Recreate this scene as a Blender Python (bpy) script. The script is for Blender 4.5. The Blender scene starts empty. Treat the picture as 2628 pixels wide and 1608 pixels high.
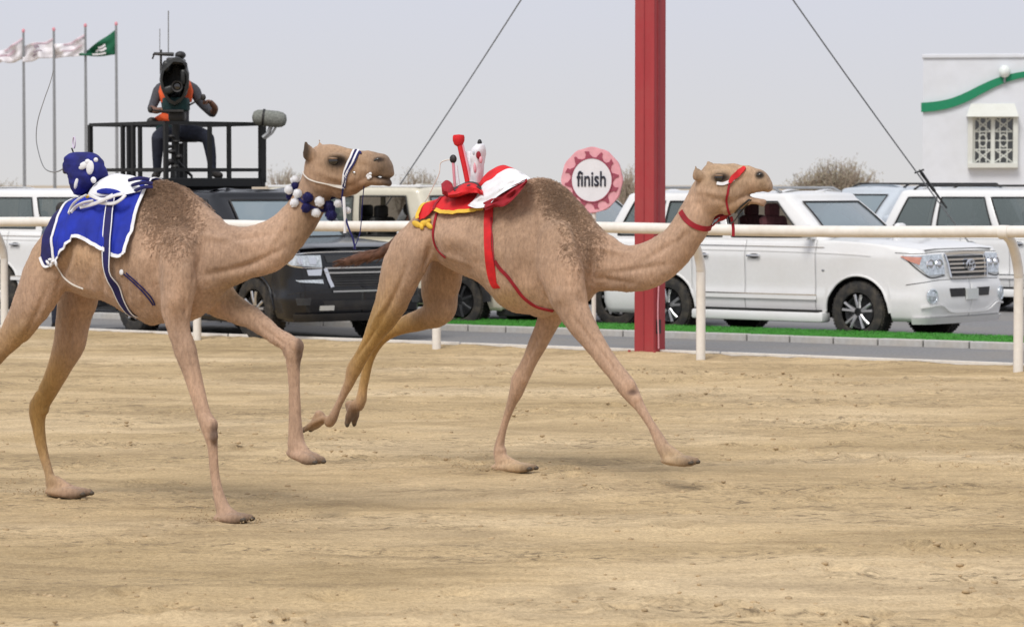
import bpy, bmesh, math, random
import numpy as np
from mathutils import Vector, Matrix, noise
from mathutils.bvhtree import BVHTree
random.seed(7)
R = math.radians
C = bpy.context.scene.collection
sc = bpy.context.scene

# ------------------------------------------------------------------ camera, world, sun, exposure
FP = 7670.0; HOR = 470.0; EYE = 2.0; CX, CY = 1314.0, 804.0
PITCH = math.atan((CY - HOR) / FP)
cam_d = bpy.data.cameras.new('camera'); cam = bpy.data.objects.new('camera', cam_d); C.objects.link(cam)
cam.location = (0, 0, EYE); cam.rotation_euler = (R(90) - PITCH, 0, 0)
cam_d.sensor_width = 36.0; cam_d.lens = 36.0 * FP / 2628.0
cam_d.clip_start = 0.5; cam_d.clip_end = 3000
cam_d.dof.use_dof = True; cam_d.dof.focus_distance = 19.5; cam_d.dof.aperture_fstop = 6.3
sc.camera = cam

SUN_EL, SUN_AZ = 52.0, 205.0          # azimuth measured from +Y clockwise: behind the camera, a little left
world = bpy.data.worlds.new('World'); sc.world = world; world.use_nodes = True
wn = world.node_tree.nodes; wl = world.node_tree.links; wn.clear()
sky = wn.new('ShaderNodeTexSky'); sky.sky_type = 'NISHITA'; sky.sun_disc = False
sky.sun_elevation = R(SUN_EL); sky.sun_rotation = R(SUN_AZ)
sky.dust_density = 6.0; sky.air_density = 1.0; sky.ozone_density = 1.0
desat = wn.new('ShaderNodeHueSaturation'); desat.inputs['Saturation'].default_value = 0.25
wl.new(sky.outputs[0], desat.inputs['Color'])
# dusty overcast veil: an even pale grey that covers most of the sky
tc = wn.new('ShaderNodeTexCoord'); sep = wn.new('ShaderNodeSeparateXYZ'); wl.new(tc.outputs['Generated'], sep.inputs[0])
ramp = wn.new('ShaderNodeValToRGB'); wl.new(sep.outputs[2], ramp.inputs[0])
ramp.color_ramp.elements[0].position = 0.0; ramp.color_ramp.elements[0].color = (7.7, 7.6, 7.6, 1)
ramp.color_ramp.elements[1].position = 0.06; ramp.color_ramp.elements[1].color = (7.3, 7.5, 8.35, 1)
mixw = wn.new('ShaderNodeMixRGB'); mixw.inputs[0].default_value = 0.9
wl.new(desat.outputs[0], mixw.inputs[1]); wl.new(ramp.outputs[0], mixw.inputs[2])
bg = wn.new('ShaderNodeBackground'); bg.inputs['Strength'].default_value = 0.1
wl.new(mixw.outputs[0], bg.inputs['Color'])
wo = wn.new('ShaderNodeOutputWorld'); wl.new(bg.outputs[0], wo.inputs['Surface'])

sun_d = bpy.data.lights.new('sun', 'SUN'); sun_d.energy = 2.3; sun_d.angle = R(24); sun_d.color = (1.0, 0.96, 0.9)
sun = bpy.data.objects.new('sun', sun_d); C.objects.link(sun)
az = R(SUN_AZ)
sdir = Vector((math.sin(az) * math.cos(R(SUN_EL)), math.cos(az) * math.cos(R(SUN_EL)), math.sin(R(SUN_EL))))
sun.rotation_euler = sdir.to_track_quat('Z', 'Y').to_euler(); sun.location = (0, 0, 30)
vs = sc.view_settings; vs.view_transform = 'Standard'; vs.look = 'None'; vs.gamma = 1.0; vs.exposure = 0.0
vs.use_curve_mapping = False
sc.cycles.max_bounces = 8; sc.cycles.transparent_max_bounces = 12

# ------------------------------------------------------------------ helpers
_F = Vector((0, math.cos(PITCH), -math.sin(PITCH))); _U = Vector((0, math.sin(PITCH), math.cos(PITCH)))
CAM = Vector((0, 0, EYE))
def ray(px, py):
    return _F + Vector((1, 0, 0)) * ((px - CX) / FP) + _U * ((CY - py) / FP)
def at(px, py, Y):
    d = ray(px, py); return CAM + d * (Y / d.y)
def gnd(px, py, z=0.0):
    d = ray(px, py); return CAM + d * ((z - EYE) / d.z)
def topx(p):
    v = Vector(p) - CAM; k = v.dot(_F)
    return CX + FP * v.x / k, CY - FP * v.dot(_U) / k

def tag(o, label=None, cat=None, group=None, kind=None):
    if label: o['label'] = label
    if cat: o['category'] = cat
    if group: o['group'] = group
    if kind: o['kind'] = kind
    return o
def empty(name, loc=(0, 0, 0), rz=0.0):
    o = bpy.data.objects.new(name, None); C.objects.link(o); o.location = loc; o.rotation_euler = (0, 0, rz)
    o.empty_display_size = 0.1
    return o
def link(name, me, mat=None, parent=None, smooth=False, ang=None):
    if mat is not None:
        for m in (mat if isinstance(mat, (list, tuple)) else [mat]): me.materials.append(m)
    o = bpy.data.objects.new(name, me); C.objects.link(o)
    if parent is not None: o.parent = parent
    if smooth:
        me.polygons.foreach_set('use_smooth', [True] * len(me.polygons))
        if ang: me.set_sharp_from_angle(angle=R(ang))
    return o
def mesh_from(verts, faces, name='mesh'):
    me = bpy.data.meshes.new(name); me.from_pydata([tuple(v) for v in verts], [], faces); me.update(); return me

class MB:
    """collects primitives, links as ONE mesh object"""
    def __init__(s): s.v = []; s.f = []; s.mi = []; s.cur = 0
    def add(s, vs_, fs_):
        n = len(s.v); s.v += [Vector(v) for v in vs_]; s.f += [tuple(i + n for i in f) for f in fs_]; s.mi += [s.cur] * len(fs_)
        return s
    def box(s, c, size, rz=0.0, rot=None, bev=0.0):
        hx, hy, hz = size[0] / 2, size[1] / 2, size[2] / 2
        M = rot if rot is not None else Matrix.Rotation(rz, 3, 'Z')
        c = Vector(c)
        if bev <= 0:
            vs_ = [c + M @ Vector((x * hx, y * hy, z * hz)) for x in (-1, 1) for y in (-1, 1) for z in (-1, 1)]
            return s.add(vs_, [(0, 1, 3, 2), (4, 6, 7, 5), (0, 4, 5, 1), (2, 3, 7, 6), (0, 2, 6, 4), (1, 5, 7, 3)])
        b = min(bev, hx * .9, hy * .9, hz * .9)
        bm = bmesh.new(); bmesh.ops.create_cube(bm, size=1.0)
        for v in bm.verts: v.co = Vector((v.co.x * 2 * hx, v.co.y * 2 * hy, v.co.z * 2 * hz))
        bmesh.ops.bevel(bm, geom=list(bm.edges), offset=b, segments=2, affect='EDGES', profile=0.5)
        bm.verts.index_update()
        s.add([c + M @ v.co for v in bm.verts], [[v.index for v in f.verts] for f in bm.faces]); bm.free(); return s
    def tube(s, pts, r, n=10, cap=True, sq=1.0):
        pts = [Vector(p) for p in pts]; rs = r if isinstance(r, (list, tuple)) else [r] * len(pts)
        vs_ = []; prev = None
        for i, p in enumerate(pts):
            t = (pts[min(i + 1, len(pts) - 1)] - pts[max(i - 1, 0)]).normalized()
            ref = prev if prev is not None else (Vector((0, 0, 1)) if abs(t.z) < .9 else Vector((1, 0, 0)))
            a = (ref - t * ref.dot(t))
            if a.length < 1e-5: a = t.orthogonal()
            a.normalize(); b = t.cross(a); prev = a
            for k in range(n):
                w = 2 * math.pi * k / n
                vs_.append(p + (a * math.cos(w) + b * math.sin(w) * sq) * rs[i])
        fs_ = []
        for i in range(len(pts) - 1):
            for k in range(n):
                fs_.append((i * n + k, i * n + (k + 1) % n, (i + 1) * n + (k + 1) % n, (i + 1) * n + k))
        if cap: fs_.append(tuple(range(n - 1, -1, -1))); fs_.append(tuple(range((len(pts) - 1) * n, len(pts) * n)))
        return s.add(vs_, fs_)
    def ball(s, c, r, n=12, m=8, M=None):
        c = Vector(c); r = r if isinstance(r, (list, tuple, Vector)) else (r, r, r)
        vs_ = []; M = M or Matrix.Identity(3)
        for j in range(m + 1):
            ph = math.pi * j / m
            if j in (0, m): vs_.append(c + M @ Vector((0, 0, r[2] * math.cos(ph)))); continue
            for k in range(n):
                w = 2 * math.pi * k / n
                vs_.append(c + M @ Vector((r[0] * math.sin(ph) * math.cos(w), r[1] * math.sin(ph) * math.sin(w), r[2] * math.cos(ph))))
        fs_ = [(0, 1 + k, 1 + (k + 1) % n) for k in range(n)]
        for j in range(m - 2):
            for k in range(n):
                a = 1 + j * n + k; b = 1 + j * n + (k + 1) % n
                fs_.append((a, a + n, b + n, b))
        L = len(vs_) - 1; q = 1 + (m - 2) * n
        fs_ += [(q + k, L, q + (k + 1) % n) for k in range(n)]
        return s.add(vs_, fs_)
    def lathe(s, prof, c=(0, 0, 0), M=None, n=32, closed=False):
        """prof: (radius, height) along local Z"""
        c = Vector(c); M = M or Matrix.Identity(3); vs_ = []; L = len(prof)
        for (r, h) in prof:
            for k in range(n):
                w = 2 * math.pi * k / n; vs_.append(c + M @ Vector((r * math.cos(w), r * math.sin(w), h)))
        fs_ = []
        for i in range(L - 1 if not closed else L):
            j = (i + 1) % L
            for k in range(n): fs_.append((i * n + k, i * n + (k + 1) % n, j * n + (k + 1) % n, j * n + k))
        return s.add(vs_, fs_)
    def prism(s, poly, axis_o, ax, ay, ext):
        """poly: 2D pts; placed at axis_o + x*ax + y*ay, extruded by vector ext"""
        o = Vector(axis_o); ax = Vector(ax); ay = Vector(ay); ext = Vector(ext); n = len(poly)
        a = [o + ax * p[0] + ay * p[1] for p in poly]; b = [v + ext for v in a]
        return s.add(a + b, [tuple(range(n - 1, -1, -1)), tuple(range(n, 2 * n))] + [(i, (i + 1) % n, n + (i + 1) % n, n + i) for i in range(n)])
    def build(s, name, mat=None, parent=None, smooth=False, ang=35):
        me = bpy.data.meshes.new(name); me.from_pydata([tuple(v) for v in s.v], [], s.f); me.update()
        bm = bmesh.new(); bm.from_mesh(me); bmesh.ops.recalc_face_normals(bm, faces=bm.faces); bm.to_mesh(me); bm.free()
        o = link(name, me, mat, parent, smooth, ang)
        if isinstance(mat, (list, tuple)): me.polygons.foreach_set('material_index', s.mi)
        return o

def spline(pts, step=None, n=6):
    """Catmull-Rom through tuples"""
    P = np.array(pts, float); out = []
    for i in range(len(P) - 1):
        p0 = P[max(i - 1, 0)]; p1 = P[i]; p2 = P[i + 1]; p3 = P[min(i + 2, len(P) - 1)]
        for k in range(n):
            t = k / n
            out.append(0.5 * ((2 * p1) + (-p0 + p2) * t + (2 * p0 - 5 * p1 + 4 * p2 - p3) * t * t + (-p0 + 3 * p1 - 3 * p2 + p3) * t ** 3))
    out.append(P[-1]); return out

# ------------------------------------------------------------------ materials
def new_mat(name):
    m = bpy.data.materials.new(name); m.use_nodes = True
    return m, m.node_tree.nodes, m.node_tree.links, m.node_tree.nodes['Principled BSDF']
def mat(name, col, rough=0.6, metal=0.0, var=0.12, scale=18.0, bump=0.0, bscale=60.0, coat=0.0, spec=0.5, stretch=None, dirt=None, trans=0.0, alpha=1.0):
    m, N, L, b = new_mat(name)
    b.inputs['Roughness'].default_value = rough; b.inputs['Metallic'].default_value = metal
    b.inputs['Specular IOR Level'].default_value = spec
    b.inputs['Coat Weight'].default_value = coat; b.inputs['Coat Roughness'].default_value = 0.06
    b.inputs['Transmission Weight'].default_value = trans; b.inputs['Alpha'].default_value = alpha
    t = N.new('ShaderNodeTexCoord'); mp = N.new('ShaderNodeMapping'); L.new(t.outputs['Object'], mp.inputs[0])
    if stretch: mp.inputs['Scale'].default_value = stretch
    nz = N.new('ShaderNodeTexNoise'); nz.inputs['Scale'].default_value = scale; nz.inputs['Detail'].default_value = 5
    L.new(mp.outputs[0], nz.inputs['Vector'])
    cr = N.new('ShaderNodeValToRGB'); L.new(nz.outputs[0], cr.inputs[0])
    c = Vector(col[:3])
    cr.color_ramp.elements[0].position = .3; cr.color_ramp.elements[1].position = .7
    cr.color_ramp.elements[0].color = (*(c * (1 - var)), 1); cr.color_ramp.elements[1].color = (*[min(1, x) for x in c * (1 + var)], 1)
    out = cr.outputs[0]
    if dirt:      # (colour, amount, scale)
        n2 = N.new('ShaderNodeTexNoise'); n2.inputs['Scale'].default_value = dirt[2]; n2.inputs['Detail'].default_value = 8
        n2.inputs['Roughness'].default_value = .65
        L.new(t.outputs['Object'], n2.inputs['Vector'])
        r2 = N.new('ShaderNodeMapRange'); r2.inputs[1].default_value = .45; r2.inputs[2].default_value = .75
        r2.inputs[3].default_value = 0; r2.inputs[4].default_value = dirt[1]; L.new(n2.outputs[0], r2.inputs[0])
        mx = N.new('ShaderNodeMixRGB'); L.new(r2.outputs[0], mx.inputs[0]); L.new(out, mx.inputs[1]); mx.inputs[2].default_value = (*dirt[0], 1)
        out = mx.outputs[0]
    L.new(out, b.inputs['Base Color'])
    if bump:
        n3 = N.new('ShaderNodeTexNoise'); n3.inputs['Scale'].default_value = bscale; n3.inputs['Detail'].default_value = 4
        L.new(mp.outputs[0], n3.inputs['Vector'])
        bp = N.new('ShaderNodeBump'); bp.inputs['Strength'].default_value = bump; bp.inputs['Distance'].default_value = .01
        L.new(n3.outputs[0], bp.inputs['Height']); L.new(bp.outputs[0], b.inputs['Normal'])
    return m
DUST = (.42, .33, .22)
M = {}
M['white_paint'] = mat('white_paint', (.80, .80, .79), .3, var=.015, coat=.6, dirt=(DUST, .10, 1.3))
M['cream_paint'] = mat('cream_paint', (.66, .62, .5), .35, var=.03, coat=.4, dirt=(DUST, .25, 1.5))
M['bluegrey_paint'] = mat('bluegrey_paint', (.5, .55, .6), .3, var=.03, coat=.6, dirt=(DUST, .15, 1.5))
M['black_paint'] = mat('black_paint', (.006, .007, .010), .22, var=.1, coat=.35, spec=.35, dirt=((.12, .1, .075), .06, 2.0))
M['black_plastic'] = mat('black_plastic', (.016, .016, .017), .55, var=.2, dirt=((.12, .1, .075), .25, 4))
M['rubber'] = mat('rubber', (.022, .021, .02), .8, var=.2, dirt=((.16, .13, .09), .5, 7))
M['rim_silver'] = mat('rim_silver', (.55, .55, .56), .3, metal=.8, var=.05)
M['rim_dark'] = mat('rim_dark', (.05, .052, .055), .45, metal=.4)
M['chrome'] = mat('chrome', (.75, .76, .78), .14, metal=1.0, var=.02)
M['lamp_glass'] = mat('lamp_glass', (.55, .6, .64), .12, metal=.35, var=.35, scale=30, coat=1.0)
M['lamp_amber'] = mat('lamp_amber', (.62, .27, .2), .25, var=.2, coat=.8)
M['lamp_red'] = mat('lamp_red', (.45, .02, .02), .25, var=.2, coat=.8)
M['maroon_cloth'] = mat('maroon_cloth', (.09, .025, .03), .85, var=.3)
M['grey_cloth'] = mat('grey_cloth', (.12, .12, .13), .9, var=.3)
M['plate'] = mat('plate', (.62, .64, .62), .45, var=.08, scale=60)
M['rail_white'] = mat('rail_white', (.78, .745, .69), .45, var=.04, dirt=(DUST, .3, 3))
M['red_steel'] = mat('red_steel', (.36, .035, .042), .55, var=.06, stretch=(1, 1, .08), dirt=((.3, .12, .1), .3, 2))
M['grey_steel'] = mat('grey_steel', (.3, .31, .32), .5, metal=.5)
M['black_steel'] = mat('black_steel', (.012, .013, .014), .5, metal=.3)
M['white_cloth'] = mat('white_cloth', (.76, .76, .78), .85, var=.06, bump=.25, bscale=40)
M['blue_cloth'] = mat('blue_cloth', (.006, .022, .33), .8, var=.25, scale=9, bump=.3, bscale=30)
M['navy_cloth'] = mat('navy_cloth', (.008, .007, .085), .8, var=.25, bump=.3, bscale=50)
M['red_cloth'] = mat('red_cloth', (.62, .01, .015), .75, var=.2, scale=12, bump=.3, bscale=30)
M['darkred_cloth'] = mat('darkred_cloth', (.3, .008, .018), .8, var=.25, scale=12)
M['orange_cloth'] = mat('orange_cloth', (.75, .1, .02), .75, var=.15)
M['yellow_cloth'] = mat('yellow_cloth', (.72, .46, .05), .75, var=.15)
M['pink'] = mat('pink', (.7, .28, .33), .6, var=.06)
M['sign_pink'] = mat('sign_pink', (.74, .36, .41), .6, var=.1, scale=14)
M['sign_motif'] = mat('sign_motif', (.32, .06, .1), .6, var=.1)
M['sign_white'] = mat('sign_white', (.74, .74, .78), .5, var=.03)
M['ink'] = mat('ink', (.012, .014, .03), .5)
M['skin_dark'] = mat('skin_dark', (.16, .075, .045), .55, var=.1)
M['hair_dark'] = mat('hair_dark', (.02, .016, .014), .7)
def glass_mat(name, col, alpha, rough=.04):
    m, N, L, b = new_mat(name)
    b.inputs['Base Color'].default_value = (*col, 1); b.inputs['Roughness'].default_value = rough
    b.inputs['Coat Weight'].default_value = 1.0; b.inputs['Coat Roughness'].default_value = .02
    b.inputs['Alpha'].default_value = alpha; b.inputs['Specular IOR Level'].default_value = .8
    return m
M['glass'] = glass_mat('glass', (.10, .13, .125), .75)
M['glass_dark'] = glass_mat('glass_dark', (.03, .035, .035), .9)
M['windscreen'] = glass_mat('windscreen', (.30, .38, .42), .66, .06)  # pale blue sky reflection is put into the glass colour
# ------------------------------------------------------------------ the track-side directions
P0 = Vector((-.896, 35.43, 0)); UD = Vector((.8235, -.5673, 0)).normalized(); ND = Vector((.5673, .8235, 0)).normalized()
def tr(t, s, z=0.0):      # t metres along the rail (towards the right and the camera), s metres beyond the rail
    return P0 + UD * t + ND * s + Vector((0, 0, z))

# ------------------------------------------------------------------ ground
def sand_mat():
    m, N, L, b = new_mat('track_sand')
    t = N.new('ShaderNodeTexCoord')
    def nz(scale, st, det=6, rough=.6, rot=0, dist=0):
        mp = N.new('ShaderNodeMapping'); mp.inputs['Scale'].default_value = st; mp.inputs['Rotation'].default_value = (0, 0, rot)
        L.new(t.outputs['Object'], mp.inputs[0]); n = N.new('ShaderNodeTexNoise'); n.inputs['Distortion'].default_value = dist
        n.inputs['Scale'].default_value = scale; n.inputs['Detail'].default_value = det; n.inputs['Roughness'].default_value = rough
        L.new(mp.outputs[0], n.inputs['Vector']); return n.outputs[0]
    def ramp(src, stops):
        c = N.new('ShaderNodeValToRGB'); L.new(src, c.inputs[0]); e = c.color_ramp.elements
        e[0].position, e[0].color = stops[0][0], (*stops[0][1], 1); e[1].position, e[1].color = stops[-1][0], (*stops[-1][1], 1)
        for p, q in stops[1:-1]: x = e.new(p); x.color = (*q, 1)
        return c.outputs[0]
    def mul(a, c, f=1.0):
        x = N.new('ShaderNodeMixRGB'); x.blend_type = 'MULTIPLY'; x.inputs[0].default_value = f; L.new(a, x.inputs[1]); L.new(c, x.inputs[2]); return x.outputs[0]
    base = ramp(nz(1.0, (.22, .55, 1), 4, .5, 0, .6), [(.32, (.46, .345, .20)), (.5, (.56, .425, .255)), (.68, (.65, .51, .33))])
    band = ramp(nz(1.1, (.6, 1.7, 1), 6, .65, R(2), 1.0), [(.36, (.78, .765, .75)), (.56, (1.05, 1.04, 1.02))])
    streak = ramp(nz(2.6, (.9, 3.4, 1), 6, .68, R(4), 1.4), [(.30, (.84, .82, .79)), (.52, (1.03, 1.03, 1.02))])
    grain = nz(42, (1, 1, 1), 4, .7); gr = ramp(grain, [(.3, (.74, .73, .72)), (.62, (1.10, 1.10, 1.08))])
    # darker turned-over crumbs gathered in loose trails
    k = nz(6.0, (1.0, 2.0, 1), 5, .7, 0, 1.5); g = nz(.9, (.35, 1.3, 1), 3, .5, R(3), .5)
    km = N.new('ShaderNodeMapRange'); km.inputs[1].default_value = .52; km.inputs[2].default_value = .64; L.new(k, km.inputs[0])
    gm = N.new('ShaderNodeMapRange'); gm.inputs[1].default_value = .47; gm.inputs[2].default_value = .60; L.new(g, gm.inputs[0])
    mm = N.new('ShaderNodeMath'); mm.operation = 'MULTIPLY'; L.new(km.outputs[0], mm.inputs[0]); L.new(gm.outputs[0], mm.inputs[1])
    col = mul(mul(mul(base, band), streak), gr)
    dk = N.new('ShaderNodeMixRGB'); L.new(mm.outputs[0], dk.inputs[0]); L.new(col, dk.inputs[1]); dk.inputs[2].default_value = (.22, .165, .10, 1)
    L.new(dk.outputs[0], b.inputs['Base Color']); b.inputs['Roughness'].default_value = .95; b.inputs['Specular IOR Level'].default_value = .12
    ad = N.new('ShaderNodeMath'); ad.operation = 'ADD'; L.new(k, ad.inputs[0]); L.new(grain, ad.inputs[1])
    bp = N.new('ShaderNodeBump'); bp.inputs['Strength'].default_value = .55; bp.inputs['Distance'].default_value = .035
    L.new(ad.outputs[0], bp.inputs['Height']); L.new(bp.outputs[0], b.inputs['Normal'])
    return m
M['sand'] = sand_mat()
PRINTS = []           # shallow hoof prints (x, y, radius, depth)
rp = random.Random(3)
for _ in range(30):            # lines of hoof prints left by earlier runners
    x, y, a = rp.uniform(-6, 5), 12.6 + 20 * rp.random() ** 1.1, R(rp.uniform(-40, 5))
    for k in range(rp.randrange(5, 12)):
        x += math.cos(a) * rp.uniform(.3, .8); y += math.sin(a) * rp.uniform(.3, .8)
        PRINTS.append((x + rp.gauss(0, .12), y + rp.gauss(0, .12), rp.uniform(.07, .13), rp.uniform(.03, .06)))
for _ in range(120): PRINTS.append((rp.uniform(-5, 6), 12.8 + 20 * rp.random() ** 1.2, rp.uniform(.07, .14), rp.uniform(.018, .045)))
PR = np.array(PRINTS)
def sand_h(x, y):
    h = .020 * noise.noise(Vector((x * .9, y * 1.3, 0))) + .013 * noise.noise(Vector((x * 1.6, y * 4.0, 3))) + .011 * noise.noise(Vector((x * 5.5, y * 8, 7))) + .006 * noise.noise(Vector((x * 14, y * 16, 2)))
    d2 = (PR[:, 0] - x) ** 2 + (PR[:, 1] - y) ** 2
    for i in np.nonzero(d2 < .09)[0]:
        q = math.sqrt(d2[i]) / PR[i, 2]
        h += -PR[i, 3] * math.exp(-q ** 2 * 1.4) + PR[i, 3] * .6 * math.exp(-((q - 1.25) / .35) ** 2)
    s = (Vector((x, y, 0)) - P0).dot(ND)
    if s > -1.2: h += .035 * math.exp(-((s - .40) / .30) ** 2) + .012 * noise.noise(Vector((x * 3, y * 3, 9)))
    return h
def sand_bed():
    # strip of fine geometry in front of the camera: columns fan out with distance
    nx, ny = 340, 400; vs_ = []; fs_ = []
    for j in range(ny + 1):
        y = 11.5 + (44.0 - 11.5) * (j / ny) ** 1.3
        for i in range(nx + 1):
            x = (i / nx - .5) * 2 * (1.2 + y * .235) - max(0, y - 24) * .12
            s = (Vector((x, y, 0)) - P0).dot(ND)
            p = Vector((x, y, 0))
            if s > .48: p = p - ND * (s - .48)     # stops at the kick board
            vs_.append((p.x, p.y, sand_h(p.x, p.y) + .03))
    for j in range(ny):
        for i in range(nx): a = j * (nx + 1) + i; fs_.append((a, a + 1, a + nx + 2, a + nx + 1))
    me = mesh_from(vs_, fs_, 'sand_track'); o = link('sand_track', me, M['sand'], smooth=True); tag(o, kind='structure'); return o
sand_bed()
me = mesh_from([(-1500, -300, -.03), (1500, -300, -.03), (1500, 2500, -.03), (-1500, 2500, -.03)], [(0, 1, 2, 3)])
M['desert'] = mat('desert', (.42, .34, .24), .95, var=.12, scale=.2, dirt=((.34, .26, .17), .5, .05))
tag(link('desert_ground', me, M['desert']), kind='structure')

M['asphalt'] = mat('asphalt', (.20, .198, .20), .9, var=.18, scale=25, bump=.25, bscale=120, dirt=((.3, .25, .18), .4, .6))
M['kerb'] = mat('kerb', (.46, .45, .43), .85, var=.1, scale=12, bump=.2, dirt=(DUST, .4, 2))
M['turf'] = mat('turf', (.04, .19, .02), .9, var=.3, scale=60, bump=.5, bscale=200)
b = MB(); b.add([tr(-60, .5, .004), tr(40, .5, .004), tr(40, 30, .004), tr(-60, 30, .004)], [(0, 1, 2, 3)])
tag(b.build('asphalt_road', M['asphalt']), kind='structure')

# kerb of separate stones and the strip of artificial turf
ks = []
kroot = tag(empty('kerb', tr(0, 4.27)), kind='structure')
kerb_me = None
for i in range(44):
    t = -14 + i * .62
    if kerb_me is None:
        bb = MB().box((0, 0, 0), (.6, .15, .12), bev=.012); o = bb.build('kerb_stone', M['kerb'], kroot); kerb_me = o.data
    else:
        o = bpy.data.objects.new('kerb_stone', kerb_me); C.objects.link(o); o.parent = kroot
    p = tr(t, 4.27) - kroot.location
    o.location = (p.x, p.y, .028 + random.uniform(-.003, .003)); o.rotation_euler = (0, 0, math.atan2(UD.y, UD.x) + random.uniform(-.006, .006))
prof = [(4.345, .0), (4.345, .085), (4.40, .13), (4.50, .155), (4.62, .13), (4.70, .07), (4.72, .0)]
vs_ = []; fs_ = []; n_ = 60
for i in range(n_ + 1):
    t = -5.2 + 18.2 * i / n_
    for s_, z in prof: vs_.append(tr(t, s_, z + (.008 * noise.noise(Vector((t * 2, s_ * 5, 0))) if z > 0 else 0)))
for i in range(n_):
    for j in range(len(prof) - 1): a = i * len(prof) + j; fs_.append((a, a + len(prof), a + len(prof) + 1, a + 1))
tag(link('turf_strip', mesh_from(vs_, fs_), M['turf'], smooth=True), kind='structure')
def turf_z(s_):
    for (a, b_), (c, d) in zip(prof, prof[1:]):
        if a <= s_ <= c and c > a: return b_ + (d - b_) * (s_ - a) / (c - a)
    return 0
# blades of the turf
b = MB(); rg = random.Random(5)
vs_ = []; fs_ = []
for _ in range(22000):
    t = rg.uniform(-5.15, 12.9); s = rg.uniform(4.35, 4.68); h = rg.uniform(.015, .032); p = tr(t, s, turf_z(s) - .005); w = rg.uniform(0, math.pi); dx, dy = math.cos(w) * .006, math.sin(w) * .006
    n = len(vs_); lx, ly = rg.uniform(-.015, .015), rg.uniform(-.015, .015)
    vs_ += [(p.x - dx, p.y - dy, p.z), (p.x + dx, p.y + dy, p.z), (p.x + lx, p.y + ly, p.z + h)]; fs_.append((n, n + 1, n + 2))
me = mesh_from(vs_, fs_); M['blade'] = mat('blade', (.055, .26, .028), .8, var=.35, scale=8)
tag(link('turf_blades', me, M['blade']), 'short bright green artificial grass on the strip behind the kerb', 'grass', kind='stuff')
# scattered clods of sand
vs_ = []; fs_ = []
ico = bmesh.new(); bmesh.ops.create_icosphere(ico, subdivisions=1, radius=1); iv = [v.co.copy() for v in ico.verts]; ifc = [[v.index for v in f.verts] for f in ico.faces]; ico.free()
for _ in range(4200):
    y = 12.5 + 22 * rg.random() ** 1.3; x = rg.uniform(-1, 1) * (y * .19); 
    if rg.random() < .7:      # clods gather along the tracks left by the feet
        k = rg.choice(PRINTS); x = k[0] + rg.gauss(0, .16); y = k[1] + rg.gauss(0, .12)
    if (Vector((x, y, 0)) - P0).dot(ND) > -.15: continue
    r = .004 + .015 * rg.random() ** 3; n = len(vs_); z = sand_h(x, y) + .03
    for v in iv:
        q = 1 + rg.uniform(-.25, .25); vs_.append((x + v.x * r * q * 1.3, y + v.y * r * q * 1.3, z + v.z * r * .8))
    fs_ += [tuple(i + n for i in f) for f in ifc]
me = mesh_from(vs_, fs_); M['clod'] = mat('clod', (.42, .31, .18), .95, var=.25, scale=3)
for (fx, fy, b0) in ((557, 1342, -1), (127, 1275, -1), (1268, 1209, -1), (640, 1344, 1)):      # grains thrown up round the planted feet
    o_ = gnd(fx, fy, .03)
    for _ in range(170):
        a = rg.uniform(0, 1); d = rg.random() ** 2 * .42; z = max(0, .16 * math.sin(min(1, d / .42) * 3.1) * rg.random() ** 1.6); r = .002 + .004 * rg.random() ** 2; n = len(vs_)
        x, y = o_.x + b0 * d * .8 + rg.gauss(0, .05), o_.y + d * .4 + rg.gauss(0, .06)
        for v in iv: vs_.append((x + v.x * r, y + v.y * r, z + .045 + v.z * r))
        fs_ += [tuple(i + n for i in f) for f in ifc]
me = mesh_from(vs_, fs_)
tag(link('sand_clods', me, M['clod'], smooth=True), 'small crumbs of sand kicked up over the race track', 'sand', kind='stuff')
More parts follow.
